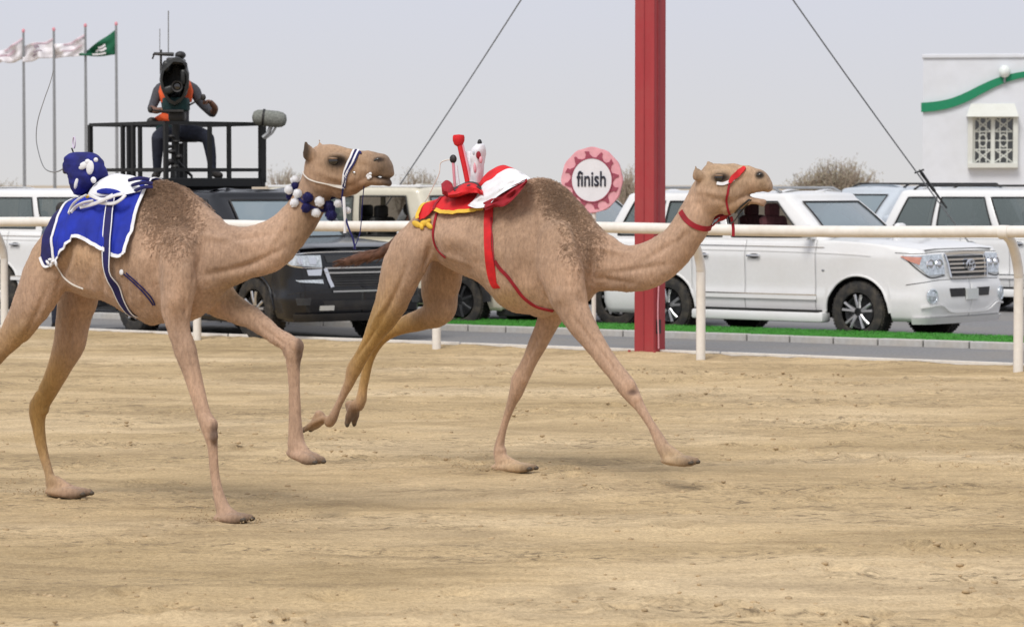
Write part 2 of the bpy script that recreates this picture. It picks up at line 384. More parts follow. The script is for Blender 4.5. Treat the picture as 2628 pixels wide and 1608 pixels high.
# ------------------------------------------------------------------ camels
def lerp(a, b, t): return a + (b - a) * t
class Camel:
    def __init__(s, O, theta, headyaw):
        s.th = R(theta); s.f = Vector((math.cos(s.th), -math.sin(s.th), 0)); s.l = Vector((math.sin(s.th), math.cos(s.th), 0)); s.O = Vector(O)
        s.mb = MB(); s.hy = headyaw
    def loc(s, px, py, b):          # pixel of the photograph -> body frame on the vertical plane at lateral offset b
        d = ray(px, py); t = (s.O + s.l * b - CAM).dot(s.l) / d.dot(s.l); w = CAM + d * t
        q = w - s.O; return Vector((q.dot(s.f), b, q.z)), (w - CAM).length / FP
    def world(s, p): return s.O + s.f * p.x + s.l * p.y + Vector((0, 0, p.z))
    def ring_tube(s, rings, mb=None, n=20):
        """rings: (centre Vector, e1 Vector*r1, e2 Vector*r2)"""
        mb = mb or s.mb; vs_ = []
        for (c, a, b_) in rings:
            for k in range(n):
                w = 2 * math.pi * k / n; vs_.append(c + a * math.cos(w) + b_ * math.sin(w))
        fs_ = [(i * n + k, i * n + (k + 1) % n, (i + 1) * n + (k + 1) % n, (i + 1) * n + k) for i in range(len(rings) - 1) for k in range(n)]
        fs_ += [tuple(range(n - 1, -1, -1)), tuple(range((len(rings) - 1) * n, len(rings) * n))]
        mb.add(vs_, fs_)
    def limb(s, pts, k=.9, n=5, mb=None):
        """pts: (px, py, r_px, b[, k])"""
        P = []
        for p in pts:
            c, m = s.loc(p[0], p[1], p[3]); P.append((c.x, c.y, c.z, p[2] * m, (p[4] if len(p) > 4 else k)))
        Q = spline(P, n=n); rings = []
        for i, q in enumerate(Q):
            c = Vector(q[:3]); t = Vector(Q[min(i + 1, len(Q) - 1)][:3]) - Vector(Q[max(i - 1, 0)][:3]); t.normalize()
            l = Vector((0, 1, 0)); l = (l - t * l.dot(t)).normalized(); e = t.cross(l)
            rings.append((c, e * q[3], l * q[3] * q[4], t))
        # rounded ends
        def cap(r, sgn):
            c, a, b_, t = r; h = a.length
            return [(c + t * sgn * h * z, a * w, b_ * w) for z, w in ((.45, .87), (.75, .6), (.93, .25))]
        rr = [x for x in reversed(cap(rings[0], -1))] + [(c, a, b_) for c, a, b_, t in rings] + cap(rings[-1], 1)
        s.ring_tube(rr, mb)
    def torso(s, st, n=36):
        """st: (px, top_py, bottom_py, halfwidth_m, top_taper)"""
        P = []
        for p in st:
            a, m = s.loc(p[0], p[1], 0); c, m = s.loc(p[0], p[2], 0); P.append((lerp(a.x, c.x, .5), a.z, c.z, p[3], p[4]))
        Q = spline(P, n=5); rings = []
        for q in Q:
            zc = (q[1] + q[2]) / 2; h = (q[1] - q[2]) / 2; ring = []
            for k in range(n):
                w = 2 * math.pi * k / n; sn, cs = math.sin(w), math.cos(w)
                wd = q[3] * (1 - q[4] * max(0, sn) ** 1.3) * (1 - .12 * max(0, -sn))
                sy = math.copysign(abs(cs) ** .86, cs)
                ring.append(Vector((q[0], wd * sy, zc - .08 * h + sn * h * (1.08 if sn > 0 else .92))))
            rings.append(ring)
        def shrink(r, dx, k):
            c = sum(r, Vector()) / len(r); return [c + (v - c) * k + Vector((dx, 0, 0)) for v in r]
        r0, r1 = rings[0], rings[-1]
        rings = [shrink(r0, -.055, .35), shrink(r0, -.04, .68), shrink(r0, -.02, .88)] + rings + [shrink(r1, .03, .88), shrink(r1, .055, .66), shrink(r1, .07, .3)]
        vs_ = [v for r in rings for v in r]; m_ = len(rings)
        fs_ = [(i * n + k, i * n + (k + 1) % n, (i + 1) * n + (k + 1) % n, (i + 1) * n + k) for i in range(m_ - 1) for k in range(n)]
        fs_ += [tuple(range(n - 1, -1, -1)), tuple(range((m_ - 1) * n, m_ * n))]
        s.mb.add(vs_, fs_)
    def blob(s, px, py, rpx, b, k=(1, 1, 1), tilt=0.0):
        c, m = s.loc(px, py, b); Mx = Matrix.Rotation(R(tilt), 3, 'Y')
        s.mb.ball(c, (rpx * m * k[0], rpx * m * k[1], rpx * m * k[2]), 20, 14, Mx)
    def foot(s, heel, toe, b, th=.043, w=.060, up=(0, 0, 1)):
        h, m = s.loc(heel[0], heel[1], b); t, m = s.loc(toe[0], toe[1], b); t = h + (t - h) * .90
        ax = (t - h); L = ax.length; ax.normalize(); lat = Vector((0, 1, 0)); upv = ax.cross(lat) * -1
        if upv.z < 0 and abs(ax.x) > .3: upv = -upv
        Mx = Matrix((ax, lat, upv)).transposed()
        c = h + ax * L * .42 + upv * th
        a0 = h + ax * L * .16 + upv * th * 2.4; a1 = h + ax * L * .46 + upv * th * 1.35; a2 = h + ax * L * .78 + upv * th * .85
        s.mb.tube([a0 - (a1 - a0) * .2, a0, a1, a2, a2 + (a2 - a1) * .3], [.015, .037, .036, .024, .010], 12)
        s.nails = getattr(s, 'nails', [])
        for q in (-1, 1): s.nails.append((h + ax * (L * 1.0 + .004) + lat * q * w * .66 + upv * th * .66, Mx))
        s.mb.ball(c - upv * th * .3, (L * .5, w * 1.15, th * .78), 18, 12, Mx)
        for q in (-1, 1):
            Mt = Mx @ Matrix.Rotation(-q * .12, 3, 'Z')
            s.mb.ball(h + ax * L * .70 + lat * q * w * .62 + upv * th * .72, (L * .34, w * .50, th * .80), 16, 10, Mt)
            s.mb.ball(h + ax * L * .98 + lat * q * w * .66 + upv * th * .8, (.028, .019, .022), 10, 8, Mt)
    # ---- head, in its own yawed frame
    def hframe(s, px, py, b):
        o, m = s.loc(px, py, b); d = -(s.hy - math.degrees(s.th)) if False else (math.degrees(s.th) - s.hy)
        s.ho = o; s.hm = m; yaw = R(d)
        s.hf = Vector((math.cos(yaw), math.sin(yaw), 0)); s.hl = Vector((-math.sin(yaw), math.cos(yaw), 0))
    def hp(s, px, py, b=0.0):
        # pixel -> body frame on the head plane at head-lateral offset b
        fw = s.f * s.hl.x + s.l * s.hl.y; o = s.world(s.ho) + fw * b
        d = ray(px, py); t = (o - CAM).dot(fw) / d.dot(fw); w = CAM + d * t; q = w - s.O
        return Vector((q.dot(s.f), q.dot(s.l), q.z))
    def headloft(s, st, n=24, mb=None, e=.9, tt=0.0):
        """st: (px_top, py_top, px_bot, py_bot, halfwidth_m)"""
        P = []
        for p in st:
            a = s.hp(p[0], p[1]); c = s.hp(p[2], p[3]); P.append((*a, *c, p[4]))
        Q = spline(P, n=4); rings = []
        for q in Q:
            a = Vector(q[:3]); c = Vector(q[3:6]); m_ = (a + c) / 2; hv = (a - c) / 2; ring = []
            for k in range(n):
                w = 2 * math.pi * k / n; sn, cs = math.sin(w), math.cos(w)
                ring.append(m_ + hv * sn + s.hl * (q[6] * math.copysign(abs(cs) ** e, cs) * (1 - tt * max(0, sn) ** 2)))
            rings.append(ring)
        def shrink(r, r2, dx, k):
            c = sum(r, Vector()) / len(r); c2 = sum(r2, Vector()) / len(r2); d = (c - c2).normalized(); return [c + (v - c) * k + d * dx for v in r]
        r0, r1 = rings[0], rings[-1]
        rings = [shrink(r0, rings[1], .022, .4), shrink(r0, rings[1], .012, .8)] + rings + [shrink(r1, rings[-2], .008, .82), shrink(r1, rings[-2], .014, .45)]
        vs_ = [v for r in rings for v in r]; m_ = len(rings)
        fs_ = [(i * n + k, i * n + (k + 1) % n, (i + 1) * n + (k + 1) % n, (i + 1) * n + k) for i in range(m_ - 1) for k in range(n)]
        fs_ += [tuple(range(n - 1, -1, -1)), tuple(range((m_ - 1) * n, m_ * n))]
        (mb or s.mb).add(vs_, fs_)
    def hblob(s, px, py, r, b, k=(1, 1, 1), mb=None, tilt=0):
        Mx = Matrix((s.hf, s.hl, Vector((0, 0, 1)))).transposed() @ Matrix.Rotation(R(tilt), 3, 'Y')
        (mb or s.mb).ball(s.hp(px, py, b), (r * k[0], r * k[1], r * k[2]), 14, 10, Mx)
    def finish(s, name, label, paint, voxel=.0105, smooth=5):
        me = bpy.data.meshes.new('raw'); me.from_pydata([tuple(v) for v in s.mb.v], [], s.mb.f); me.update()
        bm = bmesh.new(); bm.from_mesh(me); bmesh.ops.recalc_face_normals(bm, faces=bm.faces); bm.to_mesh(me); bm.free()
        o = bpy.data.objects.new('raw', me); C.objects.link(o)
        md = o.modifiers.new('r', 'REMESH'); md.mode = 'VOXEL'; md.voxel_size = voxel; md.adaptivity = 0
        dg = bpy.context.evaluated_depsgraph_get(); m2 = bpy.data.meshes.new_from_object(o.evaluated_get(dg))
        bpy.data.objects.remove(o); bpy.data.meshes.remove(me)
        nv = len(m2.vertices); co = np.empty(nv * 3); m2.vertices.foreach_get('co', co); co = co.reshape(-1, 3)
        ed = np.empty(len(m2.edges) * 2, int); m2.edges.foreach_get('vertices', ed); ed = ed.reshape(-1, 2)
        deg = np.bincount(ed.ravel(), minlength=nv).astype(float)[:, None]
        def lap(x):
            acc = np.zeros_like(x)
            for d in range(x.shape[1]):
                acc[:, d] = np.bincount(ed[:, 0], x[ed[:, 1], d], nv) + np.bincount(ed[:, 1], x[ed[:, 0], d], nv)
            return acc / deg
        for it in range(smooth):            # Taubin smoothing keeps thin legs
            co = co + .6 * (lap(co) - co); co = co - .52 * (lap(co) - co) if it < smooth - 1 else co
        # extra smoothing on the trunk (away from thin limbs) so unions read as flesh
        zz = np.clip((co[:, 2] - s.zsm[0]) / s.zsm[1], 0, 1)[:, None] * (co[:, 0] < s.xhead)[:, None]
        for it in range(22): co = co + .5 * zz * (lap(co) - co)
        m2.vertices.foreach_set('co', co.ravel()); m2.update()
        nm = np.empty(nv * 3); m2.vertices.foreach_get('normal', nm); nm = nm.reshape(-1, 3)
        # gentle flesh relief
        disp = np.array([noise.noise(Vector((p[0] * 5, p[1] * 5, p[2] * 4))) * .012 + noise.noise(Vector((p[0] * 14, p[1] * 14, p[2] * 8))) * .006 + abs(noise.noise(Vector((p[0] * 26, p[1] * 26, p[2] * 15)))) * .005 for p in co])
        w = np.clip((co[:, 2] - s.zsm[0] + .15) / .2, .3, 1)
        W = np.array(s.O) + co[:, 0:1] * np.array(s.f) + co[:, 1:2] * np.array(s.l) + co[:, 2:3] * np.array((0, 0, 1.))
        v = W - np.array(CAM); kk = v @ np.array(_F); px = CX + FP * v[:, 0] / kk; py = CY - FP * (v @ np.array(_U)) / kk
        rel = np.zeros(nv)
        for (cx, cy, rx, ry, an, h) in getattr(s, 'relief', []):
            ca, sa = math.cos(R(an)), math.sin(R(an)); u = (px - cx) * ca + (py - cy) * sa; v_ = -(px - cx) * sa + (py - cy) * ca
            rel += (1.35 if abs(h) > .009 else 1.8) * h * np.exp(-(u / rx) ** 2 - (v_ / ry) ** 2)
        side = np.clip((-nm[:, 1] - .05) / .4, 0, 1)          # sculpted on the flank that is seen
        co = co + nm * (disp * w + rel * side)[:, None]; m2.vertices.foreach_set('co', co.ravel()); m2.update()
        s.co = co
        # coat colour fixed to the animal, with throat shading painted in
        W = np.array(s.O) + co[:, 0:1] * np.array(s.f) + co[:, 1:2] * np.array(s.l) + co[:, 2:3] * np.array((0, 0, 1.))
        v = W - np.array(CAM); kk = v @ np.array(_F); px = CX + FP * v[:, 0] / kk; py = CY - FP * (v @ np.array(_U)) / kk
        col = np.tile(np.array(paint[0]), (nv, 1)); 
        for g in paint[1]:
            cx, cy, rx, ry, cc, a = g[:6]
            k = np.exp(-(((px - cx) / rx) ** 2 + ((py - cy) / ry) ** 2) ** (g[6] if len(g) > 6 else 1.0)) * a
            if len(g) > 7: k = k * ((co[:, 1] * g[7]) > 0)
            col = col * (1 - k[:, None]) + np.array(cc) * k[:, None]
        for (c_, Mx_) in s.nails:
            k = np.exp(-(((co - np.array(c_)) / np.array((.075, .06, .045))) ** 2).sum(1)) * .75; col = col * (1 - k[:, None]) + np.array((.15, .105, .07)) * k[:, None]
        mot = np.array([noise.noise(Vector((p[0] * 3.3 + 5, p[1] * 3.3, p[2] * 3.3))) for p in co])[:, None]
        mot2 = np.array([noise.noise(Vector((p[0] * 9 + 2, p[1] * 9, p[2] * 7))) for p in co])[:, None]; col = np.clip(col * (1 + .17 * mot + .12 * mot2), 0, 1)
        at_ = m2.color_attributes.new('coat', 'FLOAT_COLOR', 'POINT')
        at_.data.foreach_set('color', np.hstack([col, np.ones((nv, 1))]).ravel())
        m2.polygons.foreach_set('use_smooth', [True] * len(m2.polygons))
        ob = link(name, m2, M['coat'])
        ob.matrix_world = Matrix(((s.f.x, s.l.x, 0, s.O.x), (s.f.y, s.l.y, 0, s.O.y), (0, 0, 1, 0), (0, 0, 0, 1)))
        tag(ob, label, 'camel')
        s.ob = ob
        rg = np.random.RandomState(5); nf = 52000; pick = rg.randint(0, nv, nf); leg = co[pick, 2] < s.zsm[0] - .1
        ln = np.where(leg, .007, .013) * rg.uniform(.6, 1.3, nf); ln = np.where(co[pick, 0] > s.xhead, .006, ln)
        m2.update(); m2.vertices.foreach_get('normal', (nmf := np.empty(nv * 3))); nmf = nmf.reshape(-1, 3)[pick]; rt = co[pick]
        tg = np.stack([rg.uniform(-.9, .1, nf), rg.uniform(-.3, .3, nf), rg.uniform(-1.2, -.2, nf)], 1); tg -= nmf * (tg * nmf).sum(1, keepdims=True); tg /= np.linalg.norm(tg, axis=1, keepdims=True) + 1e-6
        sd = np.cross(nmf, tg); V = np.empty((nf, 3, 3)); V[:, 0] = rt + sd * .0016 - nmf * .001; V[:, 1] = rt - sd * .0016 - nmf * .001; V[:, 2] = rt + (tg * .9 + nmf * .28) * ln[:, None]
        fm = bpy.data.meshes.new('fur'); fm.vertices.add(nf * 3); fm.vertices.foreach_set('co', V.ravel()); fm.loops.add(nf * 3); fm.loops.foreach_set('vertex_index', np.arange(nf * 3)); fm.polygons.add(nf); fm.polygons.foreach_set('loop_start', np.arange(nf) * 3); fm.polygons.foreach_set('loop_total', np.full(nf, 3)); fm.update(calc_edges=True)
        fc = np.clip(col[pick] * rg.uniform(.72, 1.25, (nf, 1)), 0, 1); fa = fm.color_attributes.new('coat', 'FLOAT_COLOR', 'POINT'); fa.data.foreach_set('color', np.repeat(np.hstack([fc, np.ones((nf, 1))]), 3, 0).ravel())
        s.col = col; s.p0 = [p.vertices[0] for p in m2.polygons]
        fo_ = link('fur', fm, M['coat'], ob); fo_['kind'] = 'stuff'
        s.bvh = BVHTree.FromPolygons([Vector(c) for c in co], [tuple(p.vertices) for p in m2.polygons])
        return ob

def coat_mat():
    m, N, L, b = new_mat('camel_coat')
    ca = N.new('ShaderNodeVertexColor'); ca.layer_name = 'coat'
    t = N.new('ShaderNodeTexCoord')
    n1 = N.new('ShaderNodeTexNoise'); n1.inputs['Scale'].default_value = 55; n1.inputs['Detail'].default_value = 6; n1.inputs['Roughness'].default_value = .7
    mp = N.new('ShaderNodeMapping'); mp.inputs['Scale'].default_value = (1, 1, .35); L.new(t.outputs['Object'], mp.inputs[0]); L.new(mp.outputs[0], n1.inputs['Vector'])
    r = N.new('ShaderNodeMapRange'); r.inputs[1].default_value = .3; r.inputs[2].default_value = .7; r.inputs[3].default_value = .72; r.inputs[4].default_value = 1.18; L.new(n1.outputs[0], r.inputs[0])
    mx = N.new('ShaderNodeMixRGB'); mx.blend_type = 'MULTIPLY'; mx.inputs[0].default_value = 1; L.new(ca.outputs[0], mx.inputs[1]); L.new(r.outputs[0], mx.inputs[2])
    L.new(mx.outputs[0], b.inputs['Base Color']); b.inputs['Roughness'].default_value = .8; b.inputs['Specular IOR Level'].default_value = .25
    b.inputs['Sheen Weight'].default_value = .12; b.inputs['Sheen Roughness'].default_value = .5
    n2 = N.new('ShaderNodeTexNoise'); n2.inputs['Scale'].default_value = 150; n2.inputs['Detail'].default_value = 3; L.new(mp.outputs[0], n2.inputs['Vector'])
    bp = N.new('ShaderNodeBump'); bp.inputs['Strength'].default_value = .35; bp.inputs['Distance'].default_value = .008; L.new(n2.outputs[0], bp.inputs['Height'])
    L.new(bp.outputs[0], b.inputs['Normal'])
    return m
M['coat'] = coat_mat()
M['eye'] = mat('eye', (.008, .006, .005), .08, coat=1.0)
M['wool'] = mat('wool', (.24, .155, .10), .9, var=.35, scale=20)
M['wool_light'] = mat('wool_light', (.38, .25, .16), .9, var=.3, scale=20)
M['tail_hair'] = mat('tail_hair', (.11, .05, .03), .85, var=.4)
M['nail'] = mat('nail', (.07, .052, .035), .6)
M['teeth'] = mat('teeth', (.6, .55, .42), .4)

def ear(cm, base, tip, b, w=.032, dark=True):
    """a pointed, cupped ear rooted on the skull"""
    A = cm.hp(base[0], base[1], b); T = cm.hp(tip[0], tip[1], b * 1.15); ax = T - A; lat = cm.hl
    n = 9; mb = cm.mb
    rings = []
    for i in range(n):
        t = i / (n - 1); r = w * (.55 + .75 * math.sin(min(1, t * 1.35 + .12) * math.pi)) * (1 - t ** 3) + .003
        c = A + ax * t; e = ax.normalized().cross(lat)
        rings.append((c, e * r * .95, lat * r * .5))
    cm.ring_tube(rings, n=12)

TH = 36.0
EB = np.array
BASE = (.455, .30, .205)
# =========== left camel
W1 = gnd(590, 1345, .03)
fL = Vector((math.cos(R(TH)), -math.sin(R(TH)), 0)); lL = Vector((math.sin(R(TH)), math.cos(R(TH)), 0))
OL = W1 - fL * .35 + lL * .24; OL.z = 0
cl = Camel(OL, TH, 12)
cl.zsm = (1.02, .12)
cl.torso([(150, 560, 690, .13, .1), (185, 528, 742, .21, .15), (230, 505, 758, .25, .25), (290, 487, 778, .27, .35), (350, 474, 812, .285, .48),
          (405, 463, 830, .27, .62), (440, 464, 832, .25, .66), (480, 484, 826, .22, .6), (520, 520, 800, .19, .4), (560, 556, 765, .155, .2)])
cl.limb([(535, 660, 98, 0, .62), (590, 655, 82, .02, .62), (635, 650, 70, .05, .66), (688, 632, 66, .10, .68), (738, 594, 57, .16, .74), (780, 543, 48, .21, .8), (808, 490, 44, .25, .85), (815, 450, 38, .27, .85)])
# near fore leg (planted)
B1, B2 = -.17, .17
cl.limb([(445, 640, 60, -.17, .5), (452, 710, 62, -.19, .55), (452, 775, 50, -.19, .6), (456, 839, 37, -.18, .75), (478, 905, 30, -.17, .85), (495, 965, 23.5, -.17), (520, 1055, 20, -.17), (533, 1085, 21.5, -.17, 1), (541, 1115, 19.5, -.17, 1), (546, 1150, 13, -.17, 1), (551, 1215, 11.5, -.17, 1), (560, 1262, 14, -.17, 1.05), (570, 1296, 17, -.17, 1.15), (580, 1322, 18, -.17, 1.3)])
cl.foot((557, 1342), (642, 1344), -.17)
# far fore leg (lifted)
cl.limb([(520, 700, 60, .12, .6), (560, 765, 50, .15, .7), (605, 795, 37, .17, .8), (648, 815, 30, .17, .85), (698, 853, 26, .17, .9), (738, 877, 25, .17, 1), (753, 903, 23, .17, 1), (753, 935, 18, .17, 1), (755, 990, 15, .17, 1), (757, 1060, 15, .17, 1), (759, 1115, 18, .17, 1.1), (762, 1145, 20, .17, 1.2), (768, 1165, 18, .17, 1.3)])
cl.foot((742, 1172), (822, 1198), .17)
cl.blob(766, 905, 13, .17, (.8, .9, 1.6))
# far hind leg (planted)
cl.limb([(215, 640, 62, .13, .6), (205, 730, 64, .17, .62), (190, 810, 54, .19, .7), (180, 873, 47, .19, .72), (158, 930, 35, .19, .8), (132, 985, 27, .19, .85), (103, 1035, 25, .19, .9), (97, 1062, 23, .19, .9), (99, 1095, 17, .19, .95), (107, 1145, 14, .19, 1), (124, 1208, 12, .19, 1), (134, 1245, 15, .19, 1.2)])
cl.foot((124, 1272), (232, 1278), .19)
# near hind leg (leaving the frame)
cl.limb([(165, 620, 60, -.13, .6), (125, 690, 68, -.17, .62), (90, 765, 60, -.19, .66), (60, 820, 48, -.19, .7), (28, 864, 34, -.19, .8), (-5, 903, 27, -.19, .85), (-55, 960, 26, -.19, .9), (-82, 985, 24, -.19, .9), (-105, 1010, 17, -.19, .95), (-140, 1060, 14, -.19, 1), (-175, 1110, 14, -.19, 1), (-190, 1128, 17, -.19, 1.1)])
cl.foot((-185, 1130), (-250, 1165), -.19)
for q_ in ((546, 1092, 17, -.19, (.9, .8, 1.3)), (549, 1118, 15, -.19, (.8, .8, 1.1)), (530, 1104, 13, -.16, (.8, 1, 1)), (566, 1290, 15, -.17, (1, 1.2, .9)), (762, 888, 18, .16, (1, .9, 1.2)), (740, 905, 14, .17, (1, 1, 1)), (757, 1138, 18, .17, (1, 1.2, .9)),
           (88, 1040, 15, .19, (.9, .8, 1.4)), (112, 1048, 15, .19, (.9, 1, 1.2)), (131, 1240, 14, .19, (1, 1.2, .9)), (40, 862, 20, -.2, (1, .7, 1.2))): cl.blob(*q_)
cl.blob(390, 812, 30, 0, (1.2, .9, .7))        # chest pad
cl.blob(60, 850, 24, -.19, (.9, .6, 1.2))
# head
cl.hframe(880, 430, .29)
cl.headloft([(790, 395, 800, 500, .062), (812, 374, 828, 508, .092), (845, 371, 862, 500, .102), (880, 377, 893, 492, .094), (905, 383, 915, 478, .074), (930, 386, 938, 464, .060), (955, 390, 958, 453, .055), (975, 395, 976, 449, .060), (990, 401, 990, 452, .060), (1001, 415, 1001, 455, .050), (1008, 432, 1006, 453, .034)], tt=.3)
cl.headloft([(862, 470, 868, 510, .066), (895, 470, 905, 500, .06), (925, 462, 932, 482, .045), (950, 455, 955, 473, .040), (975, 459, 978, 475, .036), (994, 460, 996, 478, .032)], tt=0)   # lower jaw
cl.hblob(868, 407, .036, -.075, (1.3, .8, .8)); cl.hblob(868, 407, .036, .075, (1.3, .8, .8))
cl.hblob(975, 412, .026, -.040, (1.3, .7, .9)); cl.hblob(975, 412, .026, .040, (1.3, .7, .9))
cl.hblob(1001, 443, .022, 0, (1, 1.4, .9)); cl.hblob(996, 470, .022, 0, (1.1, 1.4, .9)); cl.hblob(992, 446, .028, -.02, (1, 1, .9)); cl.hblob(992, 446, .028, .02, (1, 1, .9))
cl.hblob(900, 455, .045, -.05, (1.1, .6, .9))
ear(cl, (797, 410), (781, 357), -.07, .03); ear(cl, (822, 384), (818, 354), .08, .026)
cl.xhead = cl.loc(790, 500, .25)[0].x
OCH = (.37, .215, .055)
DK = (.10, .055, .03)
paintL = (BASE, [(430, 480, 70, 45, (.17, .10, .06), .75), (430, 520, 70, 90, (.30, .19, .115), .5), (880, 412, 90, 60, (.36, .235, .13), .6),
                 (985, 430, 38, 44, (.13, .09, .06), .85), (973, 409, 14, 7, (.015, .01, .01), .95, 2), (1000, 470, 24, 12, (.06, .045, .04), .9), (985, 457, 26, 5, (.02, .012, .01), .95),
                 (785, 385, 13, 34, (.03, .02, .012), .92, 2), (915, 485, 60, 26, (.19, .085, .03), .8), (845, 510, 60, 28, (.2, .11, .055), .75), (800, 575, 34, 80, (.12, .07, .04), .75),  # throat and neck underside: shading painted into the coat colour
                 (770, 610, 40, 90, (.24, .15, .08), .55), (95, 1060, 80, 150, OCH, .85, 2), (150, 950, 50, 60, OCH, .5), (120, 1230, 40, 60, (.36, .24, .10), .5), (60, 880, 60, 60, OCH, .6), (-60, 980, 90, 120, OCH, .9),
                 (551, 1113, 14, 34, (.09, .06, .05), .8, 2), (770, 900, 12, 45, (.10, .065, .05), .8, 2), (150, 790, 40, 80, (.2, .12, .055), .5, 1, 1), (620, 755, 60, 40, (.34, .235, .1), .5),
                 (200, 650, 120, 60, (.48, .30, .15), .5), (600, 1344, 60, 9, (.10, .07, .05), .7), (800, 1192, 60, 10, (.09, .065, .05), .7), (190, 1276, 60, 7, (.10, .07, .05), .6), (868, 424, 36, 28, (.12, .075, .045), .65), (866, 414, 29, 18, (.010, .007, .006), .97, 2)])
# relief: (px, py, rx, ry, degrees, height)
cl.relief = [(512, 665, 11, 60, 8, -.026), (466, 680, 28, 70, 0, .016), (405, 715, 13, 62, -6, -.018), (350, 700, 40, 60, 0, .008), (445, 770, 24, 26, 0, .014),
             (478, 800, 9, 40, -12, -.012), (455, 835, 10, 30, -8, -.008), (470, 900, 5, 50, -14, -.006), (500, 960, 4, 60, -13, -.005), (120, 700, 34, 60, 15, .012), (165, 690, 9, 55, 20, -.018),
             (95, 800, 8, 60, 25, -.01), (60, 840, 12, 16, 0, .01), (560, 610, 60, 9, 12, .010), (600, 690, 80, 9, -12, -.012), (680, 660, 60, 8, -25, -.010), (720, 590, 9, 50, 35, .008),
             (640, 610, 70, 8, -8, -.006), (230, 700, 12, 30, 0, -.006), (265, 705, 6, 45, 0, -.006), (300, 715, 6, 45, 0, .006), (330, 725, 6, 45, 0, -.006),
             (362, 730, 6, 45, 0, .006), (200, 730, 60, 8, 20, .008), (840, 450, 34, 7, 20, .004), (870, 470, 30, 6, 10, -.005), (866, 400, 24, 5, 0, .006), (935, 425, 22, 8, 10, -.005),
             (548, 760, 22, 14, 0, -.012), (180, 880, 6, 60, 8, -.006), (105, 1010, 5, 30, -40, -.006), (700, 860, 40, 4, 38, -.005), (755, 1000, 4, 70, 0, -.0035), (549, 1200, 3, 50, 0, -.003)]
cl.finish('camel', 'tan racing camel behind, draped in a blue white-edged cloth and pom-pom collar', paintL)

# =========== right camel
W2 = gnd(1320, 1211, .03)
OR_ = W2 - fL * .15 - lL * .17; OR_.z = 0
cr = Camel(OR_, TH, 12)
cr.zsm = (1.06, .12)
cr.torso([(1090, 545, 640, .13, .1), (1120, 522, 665, .2, .15), (1165, 503, 690, .24, .25), (1215, 489, 712, .27, .35), (1265, 477, 742, .285, .45),
          (1315, 464, 795, .28, .58), (1370, 456, 807, .27, .64), (1415, 460, 805, .25, .62), (1455, 486, 800, .22, .5), (1490, 525, 785, .19, .35), (1515, 560, 760, .15, .2)])
cr.limb([(1500, 665, 96, 0, .62), (1540, 672, 80, .02, .64), (1590, 688, 63, .05, .68), (1642, 688, 60, .09, .72), (1692, 665, 57, .13, .76), (1737, 627, 53, .17, .8), (1772, 583, 49, .21, .84), (1797, 535, 47, .24, .86), (1808, 490, 40, .26, .86)])
# near fore leg, stretched forward
cr.limb([(1425, 620, 60, -.17, .5), (1440, 690, 64, -.19, .55), (1460, 765, 55, -.19, .6), (1484, 818, 40, -.18, .75), (1515, 865, 32, -.17, .85), (1550, 915, 27, -.17), (1583, 958, 24, -.17), (1605, 988, 25, -.17, 1), (1625, 1018, 20, -.17, 1), (1645, 1048, 13.5, -.17, 1), (1670, 1088, 11.5, -.17, 1), (1688, 1120, 14, -.17, 1.05), (1703, 1148, 17, -.17, 1.15), (1716, 1170, 17, -.17, 1.25)])
cr.foot((1702, 1192), (1788, 1197), -.17)
# far fore leg (planted)
cr.limb([(1430, 720, 56, .12, .6), (1418, 785, 42, .15, .7), (1404, 832, 30, .17, .8), (1380, 882, 25, .17, .85), (1356, 932, 20.5, .17, .9), (1336, 972, 22, .17, 1), (1325, 1005, 19, .17, 1), (1313, 1035, 13, .17, 1), (1297, 1080, 10, .17, 1), (1284, 1130, 11.5, .17, 1), (1282, 1160, 15.5, .17, 1.1), (1290, 1185, 17, .17, 1.3)])
cr.foot((1268, 1209), (1376, 1212), .17)
# near hind leg (pushed back)
cr.limb([(1110, 580, 55, -.13, .6), (1062, 640, 64, -.17, .62), (1030, 700, 60, -.19, .64), (1008, 760, 50, -.19, .7), (985, 812, 38, -.19, .8), (958, 862, 26, -.19, .85), (930, 910, 20, -.19, .85), (908, 948, 20, -.19, .9), (898, 978, 14, -.19, .95), (882, 1012, 10, -.19, 1), (866, 1045, 9, -.19, 1), (854, 1072, 12, -.19, 1.1), (846, 1084, 13, -.19, 1.1)])
cr.foot((840, 1078), (788, 1112), -.19, th=.03)
# far hind leg (folded, sole to the rear)
cr.limb([(1150, 610, 56, .13, .6), (1135, 690, 60, .17, .66), (1128, 750, 54, .19, .7), (1128, 795, 42, .19, .75), (1085, 818, 29, .19, .8), (1030, 835, 23, .19, .85), (985, 858, 20, .19, .9), (960, 885, 19, .19, .95), (946, 920, 14.5, .19, 1), (938, 962, 12, .19, 1), (931, 1000, 12, .19, 1), (927, 1025, 14, .19, 1.1), (920, 1042, 14, .19, 1.1)])
cr.foot((918, 1030), (905, 1094), .19, th=.03)
for q_ in ((1616, 992, 17, -.19, (1, .8, 1.3)), (1598, 990, 13, -.16, (1, 1, 1)), (1634, 1024, 14, -.18, (1, 1, 1)), (1700, 1142, 15, -.17, (1, 1.2, .9)), (1345, 965, 16, .16, (.9, .9, 1.3)), (1324, 975, 14, .17, (.9, 1, 1.2)), (1284, 1156, 15, .17, (1, 1.2, .9)),
           (898, 955, 13, -.19, (.8, .8, 1.4)), (916, 950, 13, -.19, (.8, 1, 1.2)), (850, 1076, 12, -.19, (1, 1.2, 1)), (952, 885, 14, .19, (1, 1, 1.2)), (925, 1032, 13, .19, (1, 1.2, 1))): cr.blob(*q_)
cr.blob(1385, 795, 30, 0, (1.2, .9, .7))
cr.hframe(1870, 470, .28)
